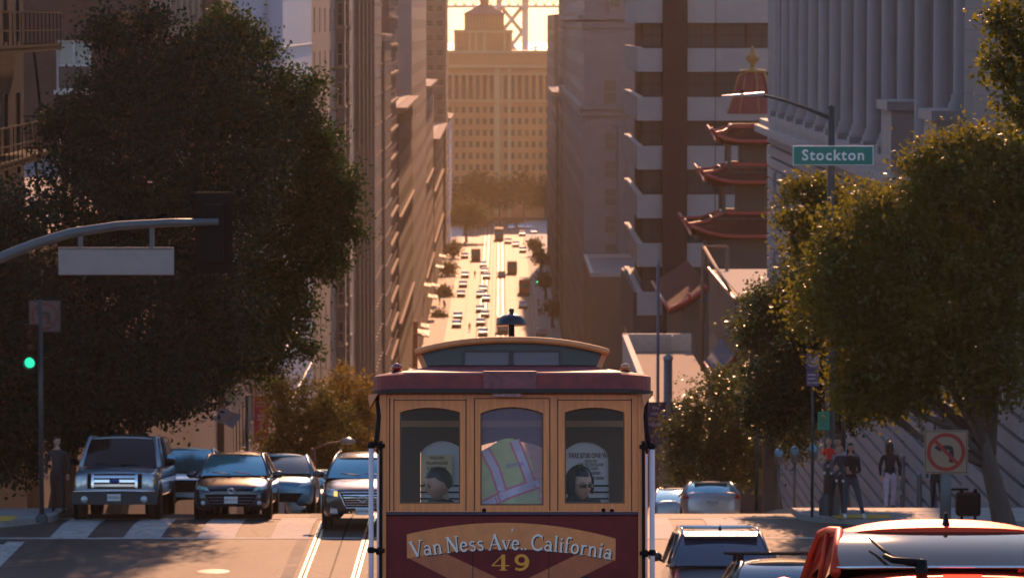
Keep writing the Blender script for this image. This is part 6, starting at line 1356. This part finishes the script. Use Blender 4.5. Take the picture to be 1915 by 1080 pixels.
# mast arm, left, with its blank sign back and a dark signal back
Y = 62.0; q = lambda px, py, Y=62.0: at(px, py, Y)
ma = empty("mast_arm_signal", (-9.4, 62, gz(62)+.14), "curved grey mast arm at the left with a blank sign panel and dark signal", "traffic signal")
o_ = Vector(ma.location)
pts = [q(-235, 720), q(-150, 575), q(-60, 510), q(0, 482), q(60, 458), q(130, 436), q(220, 422), q(320, 416), q(408, 415)]
m = MB(); m.tube([p-o_ for p in pts], [.1, .095, .09, .085, .08, .075, .07, .062, .055], 14)
m.build("arm", M_pole, ma)
bx0 = q(-235, 720)-o_; m = MB(); m.tube([(bx0.x, 0, 0), (bx0.x, 0, bx0.z+.9)], [.16, .12], 14); m.lathe([(.25, 0), (.25, .1), (.17, .2)], (bx0.x, 0, 0), 14); m.build("pole", M_pole, ma)
a, b = q(109, 462)-o_, q(326, 514)-o_
m = MB(); m.box(a.x, b.x, -.03, .0, b.z, a.z); m.build("sign_panel", mat("bare_aluminium", (.27, .24, .245), .5, .2, var=.1), ma, bevel=.03)
m = MB()
for px, py in ((150, 430), (284, 418)): p = q(px, py)-o_; m.box(p.x-.035, p.x+.035, -.02, .05, a.z-.06, p.z); m.box(p.x-.06, p.x+.06, -.03, .06, p.z-.05, p.z+.05)
m.box(a.x, b.x, -.045, -.03, a.z-.03, a.z); m.build("sign_bracket", M_pole, ma)
p = q(398, 437)-o_; sighead(ma, p.x, .08, p.z, back=True, s=.86)
# left corner signal pole
lp = empty("signal_pole", (at(78, 950, 91.2).x, 91.2, gz(91)+.13), "dark corner pole with a lit green light and a half hidden turn prohibition sign", "traffic signal")
o_ = Vector(lp.location); ql = lambda px, py: at(px, py, 91.2)-o_
m = MB(); m.tube([(0, 0, 0), (0, 0, ql(78, 560).z)], .055, 10); m.lathe([(.14, 0), (.14, .12), (.08, .2)], (0, 0, 0), 12); m.build("pole", M_dpole, lp)
p = ql(58, 655); sighead(lp, p.x, -.25, p.z+.08, s=1.0); 
def prohib(par, c, y, w, ground, nm="sign_plate"):
    m = MB(); m.box(c[0]-w/2, c[0]+w/2, y, y+.012, c[1]-w/2, c[1]+w/2); s_ = m.build(nm, mat("sign_"+str(ground), ground, .5, var=.08), par, bevel=.02)
    y -= .004
    m = MB(); n = 40; r1, r0 = w*.44, w*.355
    m.grid([[(c[0]+r*math.cos(2*math.pi*k/n), y-.004, c[1]+r*math.sin(2*math.pi*k/n)) for k in range(n+1)] for r in (r0, r1)])
    d = .7071; h = w*.04; m.quad(*[(c[0]+a*d*r0*1.02+b*d*h, y-.005, c[1]-a*d*r0*1.02+b*d*h) for a, b in ((-1, -1), (1, -1), (1, 1), (-1, 1))]); m.build("prohibition_ring", mat("sign_red_"+str(ground), (ground[0]*1.0, .02, .015), .6), s_)
    m = MB(); k = w
    m.quad(*[(c[0]+x*k, y-.001, c[1]+z*k) for x, z in ((.07, -.24), (.18, -.24), (.18, .0), (.15, .12), (.07, .15), (-.12, .15), (-.12, .05), (.07, .05))])
    m.quad(*[(c[0]+x*k, y-.001, c[1]+z*k) for x, z in ((-.12, .2), (-.12, .0), (-.28, .1))]); m.build("turn_arrow", mat("sign_ink", (.015, .012, .01), .5), s_)
    m = MB(); b = w/2-.02
    for q_ in ((-b, b, b-.012, b), (-b, b, -b, -b+.012), (-b, -b+.012, -b+.012, b-.012), (b-.012, b, -b+.012, b-.012)): m.box(c[0]+q_[0], c[0]+q_[1], y-.001, y+.004, c[1]+q_[2], c[1]+q_[3])
    m.build("sign_border", mat("sign_ink", (.015, .012, .01), .5), s_)
p = ql(84, 591); prohib(lp, (p.x, p.z), -.03, .7, (.1, .06, .06)) 
# right: no left turn on its own post
Yn = 84.0; pn = empty("turn_sign_post", (at(1768, 960, Yn).x, Yn, gz(Yn)+.01), "square tan no left turn sign on a post behind the red car", "road sign")
o_ = Vector(pn.location); qn = lambda px, py: at(px, py, Yn)-o_
p = qn(1768, 843); prohib(pn, (p.x, p.z), -.14, 82*Yn/FPX, (.3, .19, .12))
m = MB(); m.tube([(0, 0, 0), (0, 0, qn(0, 805).z)], .115, 14); m.build("post", M_pole, pn)
p = qn(1812, 945); m = MB(); m.box(p.x-.25, p.x+.25, .0, .35, p.z-.22, p.z+.26); h_ = m.build("pedestrian_signal_box", M_trim, pn, bevel=.05)
m = MB(); m.tube([(0, .1, p.z+.33), (p.x, .1, p.z+.33)], .025, 8)
for dx in (-.14, .14): m.tube([(p.x+dx, .1, p.z+.25), (p.x+dx, .1, p.z+.34)], .04, 8); m.tube([(p.x+dx, .1, p.z-.29), (p.x+dx, .1, p.z-.2)], .03, 8)
m.build("bracket", M_trim, h_)
# right corner lamp pole with street name sign
Yl = 93.2; X1 = at(1551, 960, Yl).x; lm_ = empty("street_lamp", (X1, Yl, gz(Yl)+.13), "tall dark street lamp with long arm over the green street name sign", "street lamp")
o_ = Vector(lm_.location); qr = lambda px, py, Y=Yl: at(px, py, Y)-o_
m = MB(); m.tube([(0, 0, 0), (0, 0, 1.2), (0, 0, qr(1551, 204).z)], [.16, .13, .075], 14); m.lathe([(.24, 0), (.24, .35), (.17, .45), (.16, .5)], (0, 0, 0), 14); m.lathe([(.085, 0), (.085, .05), (.0, .1)], (0, 0, qr(1551, 204).z), 12); m.build("pole", M_dpole, lm_)
m = MB(); m.tube([(0, 0, qr(0, 222).z), qr(1510, 203), qr(1470, 189), qr(1435, 180), qr(1408, 178)], [.05, .042, .038, .034, .03], 10); ar = m.build("lamp_arm", M_dpole, lm_)
a, b = qr(1428, 176), qr(1350, 180); m = MB(); m.smooth = True; n = 10; rows = []
for i in range(9):
    t = i/8; c_ = Vector(a).lerp(b, t); w_ = .14*math.sin(math.pi*min(1, .25+t*.72))**.7; h_ = .055*(1-.6*t)
    rows.append([(c_.x, c_.y+w_*math.cos(2*math.pi*k/n), c_.z+h_*math.sin(2*math.pi*k/n)) for k in range(n+1)])
m.grid(rows); m._add(rows[-1][:-1], [tuple(range(n))]); m._add(rows[0][:-1], [tuple(range(n))]); hd = m.build("lamp_head", mat("lamp_grey", (.4, .42, .43), .35, .4), lm_)
p = qr(1387, 172); m = MB(); m.lathe([(.045, 0), (.045, .05), (0, .07)], (p.x, 0, p.z-.02), 10); m.build("photocell", M_trim, hd)
# street name sign on its pole
sn = empty("street_name_sign", (X1, Yl-.32, at(1551, 290, Yl).z), "green street name sign with white lettering on the tall corner pole", "street sign")
s_ = Yl/FPX; wS, hS = 151*s_, 37*s_; m = MB(); m.box(-wS/2+.02, wS/2+.02, 0, .02, -hS/2, hS/2); o = m.build("sign_border", mat("sign_white", (.6, .62, .6), .5), sn, bevel=.01)
m = MB(); m.box(-wS/2+.045, wS/2-.005, -.004, 0, -hS/2+.022, hS/2-.022); fce = m.build("sign_face", mat("sign_green", (.004, .19, .15), .45, var=.08), o)
text_mesh("Stockton", "sign_lettering", mat("sign_letter_white", (.75, .75, .72), .5), fce, .34, .001, .007, xform=Matrix.Translation((.02, -.008, .0)) @ RX, space=1.16)
m = MB(); m.box(-.03, .05, .02, .3, .04, .1); m.box(-.03, .05, .02, .3, -.12, -.06); m.build("bracket", M_dpole, sn)
# signal on the right corner and small one further
sg = empty("traffic_signal", (X1+.35, Yl+.3, gz(Yl)+.13), "traffic signal with green light glowing under the corner tree", "traffic signal")
o_ = Vector(sg.location); p = at(1569, 656, Yl+.0)-o_; m = MB(); m.tube([(0, .1, 0), (0, .1, p.z+.6)], .05, 8); m.build("pole", M_dpole, sg); sighead(sg, p.x, -3.1, p.z+.2, s=.7); m = MB(); m.tube([(0, .1, p.z+.5), (p.x, -3.0, p.z+.5)], .03, 6); m.build("arm", M_dpole, sg)
X2 = at(1417, 720, 104).x; sg = empty("traffic_signal", (X2, 104, gz(104)+.13), "small traffic signal with faint green light deep among the sidewalk leaves", "traffic signal")
o_ = Vector(sg.location); p = at(1417, 724, 104)-o_; m = MB(); m.tube([(0, .25, 0), (0, .25, p.z+.8)], .05, 8); m.build("pole", M_dpole, sg); sighead(sg, 0, .5, p.z+.2, s=.5); m = MB(); m.tube([(0, .25, p.z+.3), (0, .6, p.z+.3)], .03, 6); m.build("arm", M_dpole, sg)
# bus stop sign and green notice
Yp = 92.4; xb_ = at(1520, 690, Yp).x; bs = empty("stop_sign_pole", (xb_, Yp, gz(Yp)+.13), "slim pole carrying the purple transit stop signs", "sign")
o_ = Vector(bs.location); m = MB(); m.tube([(0, .05, 0), (0, .05, at(1520, 655, Yp).z-o_.z)], .03, 8); m.build("pole", M_dpole, bs)
zA, zB, zC = [at(1520, y, Yp).z-o_.z for y in (661, 692, 721)]
m = MB(); m.box(-.155, .155, -.01, .0, zB+.01, zA); m.box(-.145, .145, -.01, 0, zC, zB-.01); sp_ = m.build("sign_panel", mat("violet_sign", (.12, .09, .2), .5), bs)
m = MB(); n = 24; c_ = (zA+zB)/2+.02
m.grid([[(r*math.cos(2*math.pi*k/n), -.014, c_+r*math.sin(2*math.pi*k/n)) for k in range(n+1)] for r in (.105, .125)]); m.box(-.06, .06, -.018, -.012, c_-.05, c_+.07)
for k in range(3): m.box(-.12, .12, -.014, -.0105, zC+.06+k*.09, zC+.085+k*.09)
m.build("sign_mark", mat("pale_lilac", (.5, .46, .58), .5), sp_)
m = MB(); m.box(-.035, .035, -.022, -.018, c_+.0, c_+.045); m.build("bus_window", mat("violet_sign", (.12, .09, .2)), sp_)
gx = at(1538, 785, Yp); gn = MB(); gn.box(-.135, .135, -.01, .0, -.21, .21); gn_ = gn.build("paper_notice", mat("green_paper", (.03, .3, .2), .8), None, label="bright green paper notice taped on the corner lamp pole", cat="notice"); gn_.location = (X1-.02-.135, Yl-.15, at(1538, 785, Yl).z)
m = MB()
for k in range(7): m.box(-.1, .1-.03*(k % 3), -.013, -.0105, .14-k*.045, .155-k*.045)
m.build("notice_print", mat("notice_ink", (.02, .12, .09), .8), gn_)
# parking meters
for i, (px, Ym) in enumerate(((1456, 101), (1486, 98.5), (1520, 96.2), (1576, 94.0))):
    X = at(px, 900, Ym).x; r_ = empty("parking_meter", (X, Ym, gz(Ym)+.14), ["parking meter farthest down the sidewalk among the leaves", "parking meter second nearest the crest by the slim tree", "parking meter just left of the family", "parking meter tucked behind the family at the corner"][i], "parking meter", "parking meters along the right sidewalk")
    m = MB(); m.tube([(0, 0, 0), (0, 0, 1.15)], .035, 10); m.build("post", M_pole, r_)
    m = MB(); m.smooth = True; m.lathe([(.06, 1.12), (.105, 1.2), (.115, 1.33), (.09, 1.45), (.04, 1.5), (0, 1.505)], (0, 0, 0), 16); m.build("head", mat("meter_grey", (.1, .12, .14), .4, .5), r_)
    m = MB(); m.smooth = True; m.lathe([(.1, 1.36), (.118, 1.4), (.095, 1.47), (.04, 1.52), (0, 1.53)], (0, 0, 0), 16); m.box(-.07, .07, -.12, -.1, 1.33, 1.42); m.build("meter_dome", mat("blue_meter_glass", (.1, .25, .36), .15, coat=1), r_)
# mid lamp on the left, slender poles on the right
Ym = 165.0; X = at(586, 850, Ym).x
r_ = empty("street_lamp", (X, Ym, gz(Ym)), "distant reddish lamp pole with a pale head in front of the bronze tree", "street lamp"); o_ = Vector(r_.location); g_ = lambda px, py: at(px, py, Ym)-o_
m = MB(); m.tube([(0, 0, 0), (0, 0, g_(0, 838).z)], .09, 8); m.build("pole", mat("rust_pole", (.16, .07, .05), .6), r_); m = MB(); m.tube([(0, 0, g_(0, 840).z), g_(610, 830), g_(640, 825)], .05, 6); m.build("lamp_arm", mat("rust_pole", (.16, .07, .05)), r_)
m = MB(); m.tube([g_(638, 826), g_(652, 824), g_(665, 826)], [.1, .16, .06], 8); m.build("lamp_head", mat("lamp_grey", (.4, .42, .43)), r_)
Yk = 150.0
for px, top, r, lab in ((1249, 672, .16, "thick grey lamp post carrying the two purple banners"), (1238, 505, .06, "thin tall pole rising past the parking deck")):
    X = at(px, 800, Yk).x; r_ = empty("pole", (X, Yk+(px < 1245)*4, gz(Yk)), lab, "pole"); z = at(px, top, Yk).z-r_.location.z
    m = MB(); m.tube([(0, 0, 0), (0, 0, z)], r, 12); m.lathe([(r*1.5, 0), (r*1.5, .4), (r, .6)], (0, 0, 0), 12); m.build("shaft", mat("blue_grey_pole", (.13, .14, .17), .5), r_); m = MB(); m.lathe([(r*1.15, z), (r*1.15, z+.1), (0, z+.25)], (0, 0, 0), 12); m.build("cap", mat("pole_cap", (.3, .32, .36), .4), r_)
for px, a, b, lab, lines in ((1230, 1206, 1246, "purple banner hanging left of the thick grey lamp post", ("We", "make", "different", "happen")), (1272, 1254, 1290, "purple banner hanging right of the thick grey lamp post", ("We", "make", "different", "happen"))):
    pa, pb_ = at(a, 752, Yk-.2), at(b, 830, Yk-.2); w_ = pb_.x-pa.x; h_ = pa.z-pb_.z
    m = MB(); m.smooth = True; m.grid([[(-w_/2+w_*k/6, .03*math.sin(k+j), h_/2-h_*j/6) for k in range(7)] for j in range(7)]); bn = m.build("banner", mat("purple_fabric", (.06, .035, .11), .7), None, label=lab, cat="banner", group="purple banners on the lamp post"); bn.location = ((pa.x+pb_.x)/2, Yk-.2, (pa.z+pb_.z)/2)
    for i, t in enumerate(lines): text_mesh(t, "banner_lettering", mat("banner_ink_%d" % (i == 2), (.5, .3, .15) if i == 2 else (.45, .4, .5), .7), bn, .17, .001, .002, xform=Matrix.Translation((0, -.045, h_/2-.2-i*.2)) @ RX)
    m = MB(); m.tube([(-w_/2, 0, h_/2), (w_/2, 0, h_/2)], .02, 6); m.build("banner_rod", M_trim, bn)
# left banners and flags
Yf = 205.0
pa, pb_ = at(475, 742, Yf), at(502, 828, Yf); w_ = pb_.x-pa.x; h_ = pa.z-pb_.z; cz0 = (pa.z+pb_.z)/2
m = MB(); m.box(-w_/2, w_/2, 0, .03, -h_/2, h_/2); bn = m.build("banner", mat("crimson_fabric", (.4, .02, .06), .7), None, label="tall crimson banner with pale print left of the bronze tree", cat="banner"); bn.location = ((pa.x+pb_.x)/2, Yf, cz0)
m = MB()
for k, (a, b, z, h) in enumerate(((-.24, .24, .85, .08), (-.26, .26, .68, .05), (-.18, -.02, .15, .16), (.02, .18, .15, .16), (-.2, .2, -.02, .1), (-.05, .05, -.5, .3), (-.2, .2, -.95, .12))): m.box(a, b, -.01, -.002, z, z+h)
m.build("banner_print", mat("pale_print", (.5, .35, .35), .7), bn)
m = MB(); m.tube([(-w_/2-.4, .1, h_/2+.05), (w_/2, .1, h_/2+.05)], .04, 6); m.tube([(-w_/2-.35, .1, -h_/2-12), (-w_/2-.35, .1, h_/2+.1)], .09, 8); m.build("banner_pole", M_dpole, bn)
def flag(pts, polepts, Yq, mt, lab):
    A_ = [at(a, b, Yq) for a, b in pts]; o = (A_[0]+A_[2])/2; m = MB(); m.smooth = True
    m.grid([[A_[0].lerp(A_[1], i/8).lerp(A_[3].lerp(A_[2], i/8), j/6)-o+Vector((0, .12*math.sin(i*1.1+j*.5), 0)) for i in range(9)] for j in range(7)])
    f = m.build("flag", mt, None, label=lab, cat="flag"); f.location = o
    m = MB(); m.tube([at(*polepts[0], Yq)-o, at(*polepts[1], Yq)-o+Vector((-.3, 0, 0))], [.05, .035], 6); m.build("flagpole", mat("pale_pole", (.5, .42, .36), .5), f)
flag([(413, 760), (452, 776), (436, 800), (398, 784)], [(405, 775), (360, 800)], 188, mat("grey_blue_cloth", (.2, .26, .32), .8), "tilted grey blue flag on the beige building's front")
flag([(484, 702), (500, 700), (492, 724), (476, 722)], [(500, 698), (440, 712)], 203, mat("pale_cloth", (.42, .36, .36), .8), "small pale flag above the crimson banner")
flag([(512, 800), (516, 835), (500, 856), (486, 850)], [(514, 800), (488, 850)], 200, mat("beige_cloth", (.5, .4, .3), .8), "beige cloth banner on a slanting pole below the crimson banner")
# sloping awning and red sign on the shops further down
pts = [at(508, 655, 226), at(552, 655, 226), at(540, 690, 226), at(512, 690, 226)]; o0 = pts[0]
m = MB(); m.hexa([(0, 0, 0), (1.3, 0, -1.1), (1.3, 6, -1.3), (0, 6, 0), (0, 0, .1), (1.3, 0, -1.0), (1.3, 6, -1.2), (0, 6, .1)]); aw = m.build("awning", mat("sunlit_awning", (.6, .55, .5), .8), None, label="pale sloping awning on the low reddish building", cat="awning"); aw.location = (-14.2, 229, at(0, 655, 229).z)
for i, (px, Y, y0, y1, c, lab) in enumerate(((775, 640, 600, 720, (.5, .05, .04), "narrow red vertical sign at the foot of the left row"), (790, 760, 520, 560, (.35, .3, .5), "small violet blade sign over the far left sidewalk"))):
    a, b = at(px, y0, Y), at(px, y1, Y); m = MB(); m.box(0, .9, 0, .2, 0, a.z-b.z); s_ = m.build("blade_sign", mat("blade_sign_%d" % i, c, .6), None, label=lab, cat="sign"); s_.location = (a.x-.4, Y, b.z)
# street-level canopies that catch the sun along the left row
for i, (Y, z, w_, d_) in enumerate(((470, 4, 1.5, 9), (500, 5, 1.8, 8), (530, 4.4, 1.6, 8), (565, 5.6, 2.0, 12), (600, 4.2, 1.6, 10), (640, 8, 1.7, 8), (665, 6, 2.4, 12), (710, 4.2, 1.6, 9), (742, 9.5, 1.4, 9), (790, 4.5, 1.8, 9), (830, 4.2, 1.6, 8), (880, 5, 1.8, 9), (930, 4.4, 1.6, 9))):
    m = MB(); m.hexa([(0, 0, 0), (w_, 0, -.35), (w_, d_, -.35), (0, d_, 0), (0, 0, .25), (w_, 0, -.1), (w_, d_, -.1), (0, d_, .25)])
    for y in (.1, d_-.1): m.tube([(0, y, 1.3), (w_*.9, y, -.1)], .05, 5)
    a_ = m.build("canopy", mat("pale_canopy", (.6, .5, .4), .7), None, label="pale entrance canopy on the left row of buildings, %s from the near end" % (ORD+["twelfth", "thirteenth"])[i], cat="canopy", group="sunlit canopies on the left row"); a_.location = (-14.0, Y, gz(Y)+z)
# far signals
for i, (px, py, Y, c) in enumerate(((1006, 527, 900, "green"), (1017, 603, 800, "green"), (1007, 537, 905, "orange"))):
    p = at(px, py, Y); r_ = empty("traffic_signal", (p.x+.3, Y, gz(Y)+.14), ["far traffic signal glowing green beside the red bus", "far traffic signal glowing green right of the roof bell", "far signal glowing orange just under the upper green one"][i], "traffic signal"); o_ = Vector(r_.location)
    m = MB(); m.tube([(0, 0, 0), (0, 0, p.z-o_.z+.8)], .1, 6); m.build("pole", M_dpole, r_); m = MB(); m.box(-.45, -.1, -.2, .2, p.z-o_.z-.5, p.z-o_.z+.9); h_ = m.build("signal_housing", M_trim, r_)
    m = MB(); m.lathe([(0, -.2), (.26, -.15), (.3, 0)], (-.3, -.25, p.z-o_.z), 14, 'y'); m.build("lens", mat("lit_%s_far" % c, (.02, .5, .4), .3, emit=(.05, 1, .6) if c == "green" else (1, .25, .05), est=2.5), h_)
# ------------------------------------------------------------------ haze
hz = MB(); hz.box(-11500, 11500, -90, 12000, -65, 100)
hm = bpy.data.materials.new("haze_air"); hm.use_nodes = True; n = hm.node_tree.nodes; n.remove(n["Principled BSDF"])
pv = n.new("ShaderNodeVolumePrincipled"); pv.inputs["Density"].default_value = HAZE; pv.inputs["Color"].default_value = (1, .78, .55, 1); pv.inputs["Anisotropy"].default_value = .72
hm.node_tree.links.new(pv.outputs[0], n["Material Output"].inputs["Volume"])
hz.build("haze", hm, kind="stuff")
# ------------------------------------------------------------------ every separate ledge, rail and post is a part of its own
def split_islands(o):
    me = o.data; n = len(me.vertices); par = list(range(n))
    def f(i):
        while par[i] != i: par[i] = par[par[i]]; i = par[i]
        return i
    for e in me.edges:
        a, b = f(e.vertices[0]), f(e.vertices[1])
        if a != b: par[a] = b
    isl = {}
    for p in me.polygons: isl.setdefault(f(p.vertices[0]), []).append(p)
    if len(isl) < 2 or len(isl) > 100: return
    nm = o.name.split('.')[0]
    for k, ps in enumerate(isl.values()):
        ids = sorted({v for p in ps for v in p.vertices}); mp_ = {v: i for i, v in enumerate(ids)}
        m2 = bpy.data.meshes.new(nm); m2.from_pydata([tuple(me.vertices[v].co) for v in ids], [], [tuple(mp_[v] for v in p.vertices) for p in ps])
        for mt in me.materials: m2.materials.append(mt)
        m2.polygons.foreach_set("material_index", [p.material_index for p in ps]); m2.polygons.foreach_set("use_smooth", [p.use_smooth for p in ps])
        if k == 0: first = m2
        else:
            c = o.copy(); c.data = m2; col.objects.link(c)
    o.data = first
for o in list(bpy.data.objects):
    if o.type == 'MESH' and o.parent and o.name.split('.')[0] in ("ledge", "fin", "roof_bar", "roof_rail", "clerestory_corner", "side_post", "window_bar", "bench", "wheel", "seam", "cornice", "window_latch", "pillar", "pole_fitting", "banner_print", "stanchion", "roof_rack", "sign_mark"): split_islands(o)
